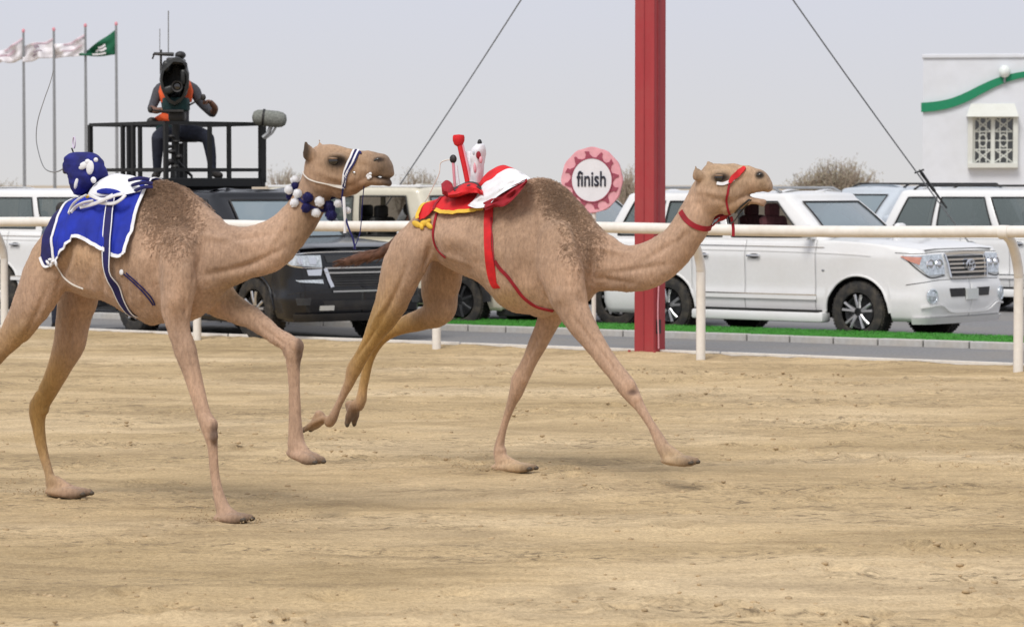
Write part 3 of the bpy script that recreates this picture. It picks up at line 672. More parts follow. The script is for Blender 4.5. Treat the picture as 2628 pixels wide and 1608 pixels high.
cr.headloft([(1790, 445, 1795, 552, .06), (1812, 424, 1822, 560, .09), (1842, 419, 1853, 548, .10), (1872, 420, 1882, 528, .092), (1898, 422, 1905, 508, .074), (1920, 425, 1926, 498, .06), (1940, 431, 1944, 493, .056), (1957, 437, 1959, 491, .060), (1970, 446, 1971, 494, .056), (1979, 462, 1979, 492, .040)], tt=.3)
cr.headloft([(1850, 505, 1862, 556, .064), (1878, 508, 1888, 545, .058), (1902, 506, 1912, 528, .044), (1922, 505, 1930, 523, .038), (1942, 508, 1946, 527, .035), (1958, 512, 1960, 534, .032)], tt=0)
cr.hblob(1848, 452, .036, -.073, (1.3, .8, .8)); cr.hblob(1848, 452, .036, .073, (1.3, .8, .8))
cr.hblob(1950, 450, .028, -.040, (1.3, .7, .9)); cr.hblob(1950, 450, .028, .040, (1.3, .7, .9))
cr.hblob(1976, 480, .022, 0, (1, 1.4, .9)); cr.hblob(1960, 518, .022, 0, (1.1, 1.3, 1.0))
cr.hblob(1885, 490, .045, -.05, (1.1, .6, .9))
ear(cr, (1797, 460), (1781, 421), -.07, .03); ear(cr, (1822, 430), (1814, 408), .08, .026)
cr.xhead = cr.loc(1785, 550, .24)[0].x
# tail, carried out behind
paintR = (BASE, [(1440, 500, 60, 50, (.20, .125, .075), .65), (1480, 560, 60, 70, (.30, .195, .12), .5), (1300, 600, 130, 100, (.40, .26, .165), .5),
                 (1962, 468, 22, 34, (.26, .185, .12), .7), (1949, 449, 11, 9, (.012, .01, .01), .95, 2), (1965, 524, 18, 14, (.30, .19, .14), .8), (1945, 502, 30, 6, (.03, .018, .014), .9),
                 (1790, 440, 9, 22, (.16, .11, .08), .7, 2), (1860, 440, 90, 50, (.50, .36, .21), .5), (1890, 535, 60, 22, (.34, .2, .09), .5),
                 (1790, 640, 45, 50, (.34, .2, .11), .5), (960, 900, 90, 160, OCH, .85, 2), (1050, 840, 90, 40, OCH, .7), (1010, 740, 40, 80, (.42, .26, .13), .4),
                 (810, 1095, 60, 40, (.2, .11, .035), .7), (905, 1075, 40, 40, (.10, .055, .03), .85), (1623, 1006, 14, 8, (.10, .06, .05), .8, 2),
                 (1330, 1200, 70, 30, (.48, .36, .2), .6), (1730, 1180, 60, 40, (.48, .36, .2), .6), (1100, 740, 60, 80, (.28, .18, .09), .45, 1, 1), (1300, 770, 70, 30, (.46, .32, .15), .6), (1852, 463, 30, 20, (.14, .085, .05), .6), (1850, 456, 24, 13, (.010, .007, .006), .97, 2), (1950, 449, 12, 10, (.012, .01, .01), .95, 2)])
cr.relief = [(1515, 690, 9, 60, 0, -.03), (1465, 670, 32, 80, 0, .018), (1372, 610, 9, 60, 0, -.016), (1345, 690, 14, 60, -8, -.012), (1405, 640, 20, 80, 0, .010), (1440, 760, 24, 22, 0, .014),
             (1492, 775, 10, 26, -30, -.012), (1500, 850, 5, 45, -35, -.006), (1560, 925, 4, 60, -36, -.005), (1290, 640, 8, 60, 0, -.006), (1258, 640, 8, 60, 0, .005), (1228, 630, 8, 50, 0, -.006), (1320, 650, 8, 60, 0, .006),
             (1075, 640, 30, 50, 20, .012), (1100, 650, 9, 60, 10, -.022), (1150, 610, 36, 30, 0, .014), (1120, 640, 10, 30, 0, -.012), (1170, 662, 40, 7, 25, .008),
             (1030, 720, 6, 60, 20, -.008), (1000, 780, 5, 40, 25, -.012), (975, 800, 5, 40, 30, .008), (940, 880, 4, 50, 35, -.008), (1570, 720, 60, 8, 8, -.010), (1640, 690, 70, 8, -8, -.010),
             (1700, 640, 60, 8, -32, -.008), (1745, 600, 8, 40, 35, .008), (1560, 640, 60, 8, 10, .008), (1470, 560, 14, 40, -30, -.006), (1830, 495, 36, 7, 8, .005), (1850, 515, 34, 7, 10, -.005), (1850, 440, 22, 5, 0, .006),
             (1910, 455, 20, 8, 5, -.004), (1365, 900, 4, 60, 25, -.005), (1322, 1040, 3, 40, 15, -.004), (1410, 800, 12, 30, 20, .006)]
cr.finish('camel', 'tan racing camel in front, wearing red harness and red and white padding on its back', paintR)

# eyes, nails, teeth, wool, tails: pieces of each camel
def camel_bits(cm, eye, nos, hairs, hair_poly, tail):
    for q in (-1, 1):
        g = MB()
        o = MB().ball((0, 0, 0), (.029, .015, .024), 14, 10, Matrix((cm.hf, cm.hl, Vector((0, 0, 1)))).transposed())
        e = o.build('eye', M['eye'], cm.ob, True, 80); 
        c = cm.hp(eye[0], eye[1], 0)
        h = cm.bvh.ray_cast(c + cm.hl * q * .5, -cm.hl * q)
        e.location = h[0] - cm.hl * q * .002
        g.ball(e.location + Vector((0, 0, .014)) + cm.hl * q * .004, (.03, .016, .007), 12, 8, Matrix((cm.hf, cm.hl, Vector((0, 0, 1)))).transposed())
        g.build('eyelash', M['wool'], cm.ob, True, 80)
    for (c, Mx) in cm.nails: MB().ball(c, (.024, .017, .015), 10, 8, Mx).build('toenail', M['nail'], cm.ob, True, 80)
    # nostril slits
    for q in (-1, 1):
        g = MB(); c = cm.hp(nos[0], nos[1], 0); h = cm.bvh.ray_cast(c + cm.hl * q * .5, -cm.hl * q)
        if h[0]: g.ball(h[0] - cm.hl * q * .002, (.019, .006, .008), 12, 8, Matrix((cm.hf, cm.hl, Vector((0, 0, 1)))).transposed() @ Matrix.Rotation(R(-25), 3, 'Y'))
        g.build('nostril', M['eye'], cm.ob, True, 80)
    # curly wool: short bent locks standing on the hide
    vs_ = []; fs_ = []; rg = random.Random(11)
    k = 0; wcol = []
    (x0, x1, y0, y1, wfun, cnt, ln) = hairs
    while k < cnt:
        px = rg.uniform(x0, x1); py = rg.uniform(y0, y1); k += 1
        f_ = wfun(px, py)
        if rg.random() > f_ or f_ < .03: continue
        fl = rg.choice((-1, 1)) if py < 560 else -1
        d = ray(px, py); 
        dl = Vector((d.dot(cm.f), d.dot(cm.l), d.z)).normalized(); co = CAM - cm.O; ol = Vector((co.dot(cm.f), co.dot(cm.l), co.z))
        h = cm.bvh.ray_cast(ol, dl)
        if h[0] is None: continue
        p, nr = h[0], h[1]
        if rg.random() < .35: p = Vector((p.x, -p.y, p.z)); nr = Vector((nr.x, -nr.y, nr.z))
        L = ln * rg.uniform(.5, 1.2); t = Vector((rg.uniform(-1, .4), rg.uniform(-.4, .4), rg.uniform(-1.2, .1))); t = (t - nr * t.dot(nr)).normalized()
        r = .0010; s_ = nr.cross(t); u_ = nr.cross(t) * L * rg.uniform(-.35, .35); pts = [p - nr * .003, p + nr * L * .25 + t * L * .35, p + nr * L * .3 + t * L * .8 + u_, p + nr * L * .05 + t * L * 1.1 + u_ * 1.6]
        n = len(vs_); cc_ = cm.col[cm.p0[h[2]]] * rg.uniform(.74, 1.16); wcol.append(cc_)
        for i, q in enumerate(pts):
            w = r * (1.2, 1.3, .9, .2)[i]; vs_ += [q + s_ * w, q - s_ * w, q + nr * w * 1.3]
        for i in range(3):
            for a in range(3): fs_.append((n + i * 3 + a, n + i * 3 + (a + 1) % 3, n + i * 3 + 3 + (a + 1) % 3, n + i * 3 + 3 + a))
    me = mesh_from(vs_, fs_)
    o = link('wool', me, M['coat'], cm.ob, True); o['kind'] = 'stuff'
    wa = me.color_attributes.new('coat', 'FLOAT_COLOR', 'POINT'); wc = np.repeat(np.hstack([np.array(wcol), np.ones((len(wcol), 1))]), 12, 0); wa.data.foreach_set('color', wc.ravel())
    if tail:
        b = MB(); P = [cm.loc(p[0], p[1], p[3])[0] for p in tail]; m = cm.loc(*tail[0][:2], 0)[1]
        Q = spline([(*P[i], tail[i][2] * m) for i in range(len(P))], n=5); b.tube([q[:3] for q in Q], [q[3] for q in Q], 10)
        b.build('tail', M['tail_hair'], cm.ob, True, 80)
        rg = random.Random(4); b = MB()
        for i in range(160):
            j = rg.randrange(4, len(Q) - 1); c = Vector(Q[j][:3]); t = (Vector(Q[min(j + 3, len(Q) - 1)][:3]) - Vector(Q[j - 2][:3])).normalized()
            off = Vector((rg.uniform(-1, 1), rg.uniform(-1, 1), rg.uniform(-1, 1))) * Q[j][3] * .9
            b.tube([c + off * .6, c + off + t * .05, c + off * 1.3 + t * .1 + Vector((0, 0, -.01))], [.004, .003, .001], 4, False)
        b.build('tail_tuft', M['tail_hair'], cm.ob)
def wl_fun(px, py):
    a = math.exp(-((px - 425) / 60) ** 2 - ((py - 490) / 40) ** 2); b_ = .5 * math.exp(-((px - 440) / 55) ** 2 - ((py - 560) / 70) ** 2)
    return min(1, a + b_)
camel_bits(cl, (866, 413), (973, 410), (340, 570, 462, 700, wl_fun, 40000, .026), None, None)
def wr_fun(px, py):
    # band that runs down the front of the hump to the base of the neck
    cx_ = 1400 + (py - 460) * .75 if py < 620 else 1500; a = .9 * math.exp(-((px - cx_) / 42) ** 2) * math.exp(-(max(0, py - 620) / 60) ** 2)
    return a * (.9 if py < 560 else .55)
camel_bits(cr, (1850, 456), (1950, 449), (1330, 1560, 456, 720, wr_fun, 38000, .024), None,
           [(1040, 600, 16, 0), (1005, 632, 14, -.02), (975, 650, 13, -.03), (945, 656, 14, -.04), (915, 664, 13, -.04), (893, 670, 10, -.04), (880, 672, 4, -.04)])
# ------------------------------------------------------------------ harness, cloths and robot jockeys
def camel_root(cm, name, label, cat):
    o = bpy.data.objects.new(name, None); C.objects.link(o); o.matrix_world = cm.ob.matrix_world.copy(); o.empty_display_size = .1
    return tag(o, label, cat)
def near_hit(cm, px, py):
    d = ray(px, py); dl = Vector((d.dot(cm.f), d.dot(cm.l), d.z)).normalized(); co = CAM - cm.O
    h = cm.bvh.ray_cast(Vector((co.dot(cm.f), co.dot(cm.l), co.z)), dl)
    if h[0] is not None: return h[0], h[1]
    # graze: nearest surface point to the ray
    o = Vector((co.dot(cm.f), co.dot(cm.l), co.z)); best = None
    L0 = -o.y / dl.y
    for k in range(-6, 7):
        q = o + dl * (L0 + k * .06); n = cm.bvh.find_nearest(q)
        if best is None or n[3] < best[2]: best = (n[0], n[1], n[3])
    return best[0], best[1]
def far_hit(cm, p, lat=None):
    lat = lat or Vector((0, 1, 0)); h = cm.bvh.ray_cast(p + lat * .75, -lat)
    if h[0] is None: n = cm.bvh.find_nearest(p + lat * .1); return n[0], n[1]
    return h[0], h[1]
def ribbon(mb, pts, nrm, w, th=.004, off=.004, closed=False):
    n = len(pts); vs_ = []
    for i in range(n):
        a = pts[(i - 1) % n] if closed else pts[max(i - 1, 0)]; b = pts[(i + 1) % n] if closed else pts[min(i + 1, n - 1)]
        t = (b - a).normalized(); m = nrm[i].normalized(); s_ = t.cross(m).normalized(); m = s_.cross(t); c = pts[i] + m * off
        ww = w[i] if isinstance(w, (list, tuple)) else w
        vs_ += [c + s_ * ww / 2, c + s_ * ww / 2 + m * th, c - s_ * ww / 2 + m * th, c - s_ * ww / 2]
    fs_ = []
    for i in range(n if closed else n - 1):
        j = (i + 1) % n
        for k in range(4): fs_.append((i * 4 + k, i * 4 + (k + 1) % 4, j * 4 + (k + 1) % 4, j * 4 + k))
    if not closed: fs_ += [(3, 2, 1, 0), ((n - 1) * 4, (n - 1) * 4 + 1, (n - 1) * 4 + 2, (n - 1) * 4 + 3)]
    mb.add(vs_, fs_)
def smooth_list(L, it=2):
    for _ in range(it): L = [L[0]] + [(L[i - 1] + L[i] * 2 + L[i + 1]) / 4 for i in range(1, len(L) - 1)] + [L[-1]]
    return L
def near_path(cm, pix, n=6):
    P = [near_hit(cm, q[0], q[1]) for q in spline(pix, n=n)]
    return smooth_list([p[0] for p in P]), smooth_list([p[1] for p in P])
def ring_path(cm, pix, n=6, lat=None, flat=None):
    p, m = near_path(cm, pix, n); f = [far_hit(cm, q, lat) for q in p]
    return p + [x[0] for x in reversed(f)], m + [x[1] for x in reversed(f)]
def sheet(cols, bot, top, cm, name, mat_, parent, nrow=20, off=.012, th=.005, fold=.006, seed=0, both=True):
    """cloth over the back: column i runs from near-side bottom pixel to the ridge and down the far side"""
    Pb = spline(bot, n=cols); Pt = spline(top, n=cols); grid = []
    for i in range(len(Pb)):
        b0 = near_hit(cm, *Pb[i])[0]; at_, m = cm.loc(Pt[i][0], Pt[i][1], 0)
        row = []
        zc = b0.z + .0; zc = min(b0.z, at_.z - .2) - .05
        phi0 = math.atan2(b0.z - zc, -b0.y)         # measured from the near horizontal
        for j in range(nrow + 1):
            t = j / nrow; a = lerp(b0.x, at_.x, t ** 1.2); ph = lerp(phi0, math.pi / 2, t)
            d = Vector((0, -math.cos(ph), math.sin(ph))); o = Vector((a, 0, zc)); h = cm.bvh.ray_cast(o + d * 1.2, -d)
            p = h[0] if h[0] is not None else o + d * .25; nn = h[1] if h[0] is not None else d
            nz_ = noise.noise(Vector((i * .23 + seed, j * .07, seed))) + .6 * noise.noise(Vector((i * .5, j * .16, seed + 4)))
            row.append((p + nn * (off + fold * (1 + nz_) * (1.15 - t)), nn))
        grid.append(row)
    full = []
    for row in grid:
        r = [x[0] for x in row]
        if both: r += [Vector((x.x, -x.y, x.z)) for x in reversed(r[:-1])]
        full.append(r)
    ni, nj = len(full), len(full[0]); vs_ = []
    for k in (0, 1):
        for i in range(ni):
            for j in range(nj):
                a = full[min(i + 1, ni - 1)][j] - full[max(i - 1, 0)][j]; b = full[i][min(j + 1, nj - 1)] - full[i][max(j - 1, 0)]
                m = a.cross(b).normalized()
                vs_.append(full[i][j] + (m * th if k else Vector()))
    N = ni * nj; fs_ = []
    for i in range(ni - 1):
        for j in range(nj - 1):
            a = i * nj + j; fs_ += [(a, a + nj, a + nj + 1, a + 1), (N + a, N + a + 1, N + a + nj + 1, N + a + nj)]
    for i in range(ni - 1):
        for j in (0, nj - 1): a = i * nj + j; fs_.append((a, a + nj, N + a + nj, N + a))
    for j in range(nj - 1):
        for i in (0, ni - 1): a = i * nj + j; fs_.append((a, a + 1, N + a + 1, N + a))
    me = mesh_from(vs_, fs_); bm = bmesh.new(); bm.from_mesh(me); bmesh.ops.recalc_face_normals(bm, faces=bm.faces); bm.to_mesh(me); bm.free()
    o = link(name, me, mat_, parent, True, 60)
    nr = []
    for i in range(ni):
        r = []
        for j in range(nj):
            y = full[i][j]; c = Vector((y.x, 0, y.z - .15)); r.append((y - c).normalized() if j != nj // 2 else Vector((0, 0, 1)))
        nr.append(r)
    return o, full, nr
def edge_ribbon(mb, full, nr, idx, w, off=.007):
    pts = [full[i][j] for i, j in idx]; nn = [nr[i][j] for i, j in idx]; ribbon(mb, pts, nn, w, .004, off)

# ---- blue cloth of the left camel
root = camel_root(cl, 'saddle_cloth', 'royal blue racing cloth with white edging, draped over the rump of the rear camel', 'saddle cloth')
ob1, g1, n1 = sheet(7, [(150, 667), (175, 637), (204, 612), (238, 624), (271, 641), (305, 660), (333, 654)],
                    [(200, 517), (222, 508), (248, 499), (280, 489), (318, 479), (356, 471), (398, 463)], cl, 'cloth', M['blue_cloth'], root, 22, seed=2, off=.012, fold=.020)
ob2, g2, n2 = sheet(7, [(106, 660), (120, 686), (150, 672)], [(160, 540), (178, 527), (200, 517)], cl, 'rear_flap', M['navy_cloth'], root, 20, seed=8, off=.006, fold=.004)
I, J = len(g1) - 1, len(g1[0]) - 1; b = MB()
edge_ribbon(b, g1, n1, [(i, 0) for i in range(I + 1)], .022); edge_ribbon(b, g1, n1, [(i, J) for i in range(I + 1)], .022)
b.build('edging', M['white_cloth'], root, True)
b = MB(); edge_ribbon(b, g1, n1, [(I, j) for j in range(J + 1)], .024); b.build('edging', M['white_cloth'], root, True)
b = MB(); edge_ribbon(b, g1, n1, [(0, j) for j in range(J + 1)], .017, .01); b.build('edging', M['white_cloth'], root, True)
I2 = len(g2) - 1; b = MB(); edge_ribbon(b, g2, n2, [(i, 0) for i in range(I2 + 1)], .017); b.build('edging', M['white_cloth'], root, True)
# tied corner
b = MB(); c = g1[0][0]
for k, q in enumerate([(-.03, -.01, .012), (-.05, -.012, -.006), (.018, -.01, -.012), (-.02, -.012, -.018), (-.005, -.014, .0)]): b.ball(c + Vector(q), (.02, .009, .009), 10, 6, Matrix.Rotation(k * .7, 3, 'Y'))
b.build('knot', M['white_cloth'], root, True)
b = MB(); p, m = near_path(cl, [(146, 682), (159, 705), (186, 728), (215, 740)]); ribbon(b, p, m, .008, .006, .003); b.build('cord', M['rail_white'], root, True)

root = camel_root(cl, 'girth_strap', 'navy girth strap with pale edges around the chest of the rear camel', 'girth strap')
p, m = ring_path(cl, [(304, 482), (300, 505), (290, 560), (285, 610), (286, 660), (295, 715), (308, 760), (330, 797), (350, 812)], 5)
off = [.028 if topx(cl.world(q))[1] < 665 else .006 for q in p]; off = [.016 + .0 * o for o in off]
pp = [q + n_.normalized() * o for q, n_, o in zip(p, m, [(.045 if q.z > 1.42 else .006) for q in p])]
pp = smooth_list(pp, 4)
b = MB(); ribbon(b, pp, m, .052, .004, .004); b.build('strap', M['navy_cloth'], root, True)
for sg in (-1, 1):
    b = MB(); n_ = len(pp); q2 = []
    for i in range(n_):
        t = (pp[min(i + 1, n_ - 1)] - pp[max(i - 1, 0)]).normalized(); s_ = t.cross(m[i].normalized()).normalized(); q2.append(pp[i] + s_ * .026 * sg)
    ribbon(b, q2, m, .006, .004, .006); b.build('piping', M['white_cloth'], root, True)
b = MB()
for o_ in (0, 9): p, m = near_path(cl, [(316 + o_, 700), (350 + o_, 730), (380 + o_, 762), (394 + o_ * .5, 782)]); ribbon(b, p, m, .008, .004, .004)
b.build('breast_strap', M['navy_cloth'], root, True)
p, m = near_hit(cl, 314, 698); b = MB().ball(p + m * .008, (.016, .008, .018), 10, 8); b.build('buckle', M['white_cloth'], root, True)

# ---- halter and pom-pom collar, left camel
root = camel_root(cl, 'halter', 'blue and white woven halter with trailing lead on the rear camel head', 'halter')
b = MB(); p, m = near_path(cl, [(777, 440), (790, 457), (811, 466), (836, 471), (861, 477), (884, 481)]); w = [.006 + .018 * max(0, (i / len(p) - .6) / .4) for i in range(len(p))]
ribbon(b, p, m, w, .005, .003); b.build('cheek_cord', M['rail_white'], root, True)
for k, (o_, mt) in enumerate([(0, 'white_cloth'), (6, 'navy_cloth'), (12, 'white_cloth'), (17, 'navy_cloth')]):
    b = MB(); p, m = near_path(cl, [(908 + o_, 386), (900 + o_, 402), (890 + o_, 422), (881 + o_ * .5, 448), (879 + o_ * .3, 482)]); ribbon(b, p, m, .011, .005, .004); b.build('nose_band', M[mt], root, True)
def lead(cm, pts, r, name, mt, b0=None):
    P = [cm.loc(x, y, bb)[0] for x, y, bb in pts]; Q = [Vector(q) for q in spline(P, n=5)]; b = MB().tube(Q, r, 6); return b.build(name, M[mt], root, True)
yb = near_hit(cl, 880, 484)[0].y
lead(cl, [(880, 484, yb - .01), (878, 512, yb), (883, 541, yb), (893, 580, yb), (905, 610, yb), (912, 640, yb)], .006, 'lead', 'navy_cloth')
lead(cl, [(882, 505, yb - .01), (884, 540, yb - .01), (886, 570, yb), (885, 598, yb)], .009, 'lead_tail', 'white_cloth')
lead(cl, [(935, 470, yb + .08), (930, 520, yb + .1), (925, 590, yb + .1), (914, 625, yb + .05), (906, 638, yb)], .003, 'rein', 'navy_cloth')
b = MB(); p, m = near_hit(cl, 908, 443); b.ball(p + m * .003, (.012, .006, .009), 10, 8); b.build('ring', M['chrome'], root, True)
b = MB(); p_, m_ = near_hit(cl, 946, 450)
for k in range(5): b.ball(p_ + m_ * .004 + Vector((.012 * math.sin(k * 2), 0, -.012 + .006 * k)), (.012, .008, .010), 8, 6)
b.build('foam', M['white_cloth'], cl.ob, True)['kind'] = 'stuff'
root = camel_root(cl, 'pompom_collar', 'collar of navy and white pom-poms around the neck of the rear camel', 'collar')
p, m = ring_path(cl, [(757, 468), (757, 490), (770, 512), (795, 528), (825, 540), (852, 540), (872, 525)], 4, cl.hl)
b = MB(); ribbon(b, p, m, .016, .006, .004, closed=True); b.build('band', M['navy_cloth'], root, True)
rg = random.Random(2)
def pompom(c, r, mt, root):
    b = MB()
    for i in range(90):
        z = 1 - 2 * (i + .5) / 90; w = i * 2.39996; q = math.sqrt(1 - z * z); d = Vector((q * math.cos(w), q * math.sin(w), z)); e = d.orthogonal().normalized(); g = d.cross(e); R_ = r * rg.uniform(.9, 1.12)
        b.add([c + d * R_ * .3 + e * r * .16, c + d * R_ * .3 - e * r * .08 + g * r * .14, c + d * R_ * .3 - e * r * .08 - g * r * .14, c + d * R_ + e * r * .1, c + d * R_ - e * r * .08 + g * r * .1, c + d * R_ - e * r * .08 - g * r * .1], [(0, 1, 4, 3), (1, 2, 5, 4), (2, 0, 3, 5), (3, 4, 5)])
    b.ball(c, r * .85, 10, 8); o = b.build('pompom', M[mt], root, True, 60); return o
for (x, y, r, mt) in [(757, 462, 12, 'white_cloth'), (758, 478, 12, 'navy_cloth'), (742, 487, 12, 'white_cloth'), (745, 504, 11, 'navy_cloth'), (764, 497, 12, 'white_cloth'), (756, 520, 12, 'white_cloth'),
                      (790, 507, 14, 'navy_cloth'), (820, 517, 13, 'white_cloth'), (786, 533, 13, 'navy_cloth'), (811, 546, 12, 'white_cloth'), (845, 530, 16, 'navy_cloth'), (850, 552, 15, 'navy_cloth'), (868, 522, 11, 'white_cloth'), (892, 540, 9, 'white_cloth')]:
    c, m = near_hit(cl, x, y); hit = cl.loc(x, y, c.y - .015)[0]; pompom(hit, r * .00228, mt, root)
for q in range(5): c, m = far_hit(cl, near_hit(cl, 760 + q * 24, 500 + q * 10)[0], cl.hl); pompom(c + m * .01, .028, ('navy_cloth', 'white_cloth')[q % 2], root)

# ---- robot jockey and pad, left camel
def oriented(cm, c, px_dx, px_dy):
    pass
root = camel_root(cl, 'saddle_pad', 'white padded roll with navy stripes between robot rider and hump of the rear camel', 'saddle pad')
def ridge(cm, px):
    a = cm.loc(px, 480, 0)[0].x; h = cm.bvh.ray_cast(Vector((a, 0, 3)), Vector((0, 0, -1))); return h[0]
def pad(cm, pts, name, mt, parent, n=20):
    """pts: (px, top_py, half width, thickness) along the ridge"""
    rings = []; Q = spline([(*tuple(cm.loc(p[0], p[1], 0)[0]), p[2], p[3]) for p in pts], n=4)
    for i, q in enumerate(Q):
        ring = []; z = q[2]
        for k in range(n):
            w = math.pi * 2 * k / n; c_, s_ = math.cos(w), math.sin(w)
            y = q[3] * c_; drop = .55 * (abs(y)) ** 1.5 * 2.2
            ring.append(Vector((q[0], y, z - q[4] / 2 + q[4] / 2 * s_ - drop + .004 * noise.noise(Vector((i * .4, k * .6, 1))))))
        rings.append(ring)
    def sh(r, k): c = sum(r, Vector()) / len(r); return [c + (v - c) * k for v in r]
    rings = [sh(rings[0], .2)] + rings + [sh(rings[-1], .2)]; vs_ = [v for r in rings for v in r]; m_ = len(rings)
    fs_ = [(i * n + k, i * n + (k + 1) % n, (i + 1) * n + (k + 1) % n, (i + 1) * n + k) for i in range(m_ - 1) for k in range(n)] + [tuple(range(n - 1, -1, -1)), tuple(range((m_ - 1) * n, m_ * n))]
    return MB().add(vs_, fs_).build(name, M[mt], parent, True, 80)
pad(cl, [(240, 492, .05, .04), (262, 462, .12, .09), (292, 446, .16, .11), (325, 448, .17, .08), (355, 455, .17, .05), (392, 466, .12, .02)], 'pad', 'white_cloth', root)
for (a0, a1, mt) in [((330, 463), (384, 461), 'navy_cloth'), ((338, 476), (392, 471), 'navy_cloth'), ((345, 490), (392, 480), 'navy_cloth'), ((250, 492), (312, 499), 'blue_cloth')]:
    b = MB(); yy = -.12 if mt == 'navy_cloth' else -.15
    pts = [cl.loc(lerp(a0[0], a1[0], t / 6), lerp(a0[1], a1[1], t / 6) + 3 * math.sin(t / 6 * 3.1) * -1.5, yy - .03 * math.sin(t / 6 * 3.1))[0] for t in range(7)]
    b.tube(pts, [.010, .011, .011, .011, .011, .011, .010] if mt == 'navy_cloth' else [.010, .016, .018, .018, .018, .016, .010], 8, sq=.5); b.build('stripe', M[mt], root, True)
# bundled straps at the foot of the robot
b = MB()
for P in ([(176, 548), (185, 528), (200, 512), (222, 500)], [(182, 545), (196, 530), (215, 520), (240, 515)], [(205, 532), (235, 525), (262, 515), (290, 500)], [(230, 500), (262, 512), (300, 500), (318, 498)], [(255, 520), (290, 522), (310, 512), (322, 500)]):
    pts = [cl.loc(x, y, -.23 + .01 * math.sin(i * .5))[0] for i, (x, y) in enumerate(spline(P, n=5))]; b.tube(pts, .011, 8, sq=.6)
o = b.build('tie_strap', M['white_cloth'], root, True); o['kind'] = 'stuff'
b = MB().ball(cl.loc(224, 504, -.2)[0], (.014, .010, .012), 10, 8); b.build('clip', M['yellow_cloth'], root, True)

M['jersey_blue'] = mat('jersey_blue', (.008, .012, .16), .8, var=.45, scale=14, bump=.5, bscale=26)
root = camel_root(cl, 'robot_jockey', 'small robot jockey in navy silks with a black side wheel, riding the rear camel', 'robot jockey')
def jbody(cm, st, bb, mt, name, root, n=20):
    """st: (px_left, px_right, py, halfdepth)"""
    rings = []
    Q = spline(st, n=4)
    for q in Q:
        l_ = cm.loc(q[0], q[2], bb)[0]; r_ = cm.loc(q[1], q[2], bb)[0]; c = (l_ + r_) / 2; hw = (r_ - l_).length / 2 * .9
        rings.append([c + Vector((math.copysign(abs(math.cos(w)) ** .75, math.cos(w)) * hw, math.copysign(abs(math.sin(w)) ** .75, math.sin(w)) * q[3], 0)) * (1 + .10 * noise.noise(Vector((math.cos(w) * 2, math.sin(w) * 2, q[2] * .09))) + .03 * math.sin(w * 5 + q[2] * .12)) for w in [2 * math.pi * k / n for k in range(n)]])
        rings[-1] = [c + (v - c * 1) if False else v for v in rings[-1]]
    def sh(r, k, dz): c = sum(r, Vector()) / len(r); return [c + (v - c) * k + Vector((0, 0, dz)) for v in r]
    rings = [sh(rings[0], .4, .012), sh(rings[0], .8, .007)] + rings + [sh(rings[-1], .5, -.01)]
    vs_ = [v for r in rings for v in r]; m_ = len(rings)
    fs_ = [(i * n + k, i * n + (k + 1) % n, (i + 1) * n + (k + 1) % n, (i + 1) * n + k) for i in range(m_ - 1) for k in range(n)] + [tuple(range(n - 1, -1, -1)), tuple(range((m_ - 1) * n, m_ * n))]
    return MB().add(vs_, fs_).build(name, M[mt], root, True, 80)
jbody(cl, [(182, 238, 395, .07), (172, 250, 405, .09), (172, 262, 425, .10), (178, 268, 445, .10), (188, 262, 462, .10), (195, 240, 480, .09), (200, 226, 498, .07)], -.02, 'jersey_blue', 'jersey', root)
for (x, y, rx, ry, an) in [(214, 425, 16, 8, -20), (231, 430, 11, 16, 10), (196, 470, 5, 14, 20), (240, 462, 8, 7, 30), (225, 415, 8, 6, 0), (246, 410, 6, 5, 0)]:
    c, m = cl.loc(x, y, -.112); b = MB().ball(c, (rx * m * 1.15, .011, ry * m * 1.15), 14, 8, Matrix.Rotation(R(an), 3, 'Y')); b.build('white_patch', M['white_cloth'], root, True)
c, m = cl.loc(247, 408, -.10); MB().ball(c, (.018, .02, .014)).build('shoulder_patch', M['navy_cloth'], root, True)
rotY = Matrix.Rotation(R(90), 3, 'X') 
Mw = Matrix.Rotation(R(-34), 3, 'Z') @ rotY
c, m = cl.loc(171, 432, -.05)
MB().lathe([(0, -.02), (.03, -.02), (.034, -.012), (.034, .012), (.03, .02), (0, .02)], c, Mw, 20).build('whip_wheel', M['black_plastic'], root, True)
c2 = cl.loc(176, 431, -.05)[0]
b = MB(); ring = [c2 + Mw @ Vector((.042 * math.cos(w), .048 * math.sin(w), .0)) for w in [2 * math.pi * k / 24 for k in range(25)]]; b.tube(ring, .006, 6); b.build('wheel_guard', M['white_cloth'], root, True)
b = MB(); P = [cl.loc(x, y, -.06)[0] for x, y in spline([(184, 452), (190, 470), (198, 490), (205, 505)], n=3)]; b.tube(P, .008, 6); b.build('jersey_stripe', M['white_cloth'], root, True)
b = MB(); P = [cl.loc(x, y, -.02)[0] for x, y in spline([(190, 397), (187, 388), (184, 380)], n=3)]; b.tube(P, .005, 6); b.build('aerial', M['black_plastic'], root, True)
c3 = cl.loc(190, 366, -.02)[0]; b = MB(); ring = [c3 + Mw @ Vector((.034 * math.cos(w), .034 * math.sin(w), 0)) for w in [2 * math.pi * k / 24 for k in range(25)]]; b.tube(ring, .004, 6); b.build('aerial_ring', mat('aerial_ring', (.6, .5, .66), .4), root, True)
b = MB(); P = [cl.loc(x, y, -.05)[0] for x, y in spline([(162, 433), (148, 440), (128, 440), (112, 428), (100, 395), (93, 355), (97, 310), (112, 260), (128, 215), (137, 182)], n=6)]
b.tube(P, [lerp(.0045, .0022, i / len(P)) for i in range(len(P))], 6); b.build('whip', M['grey_steel'], root, True)

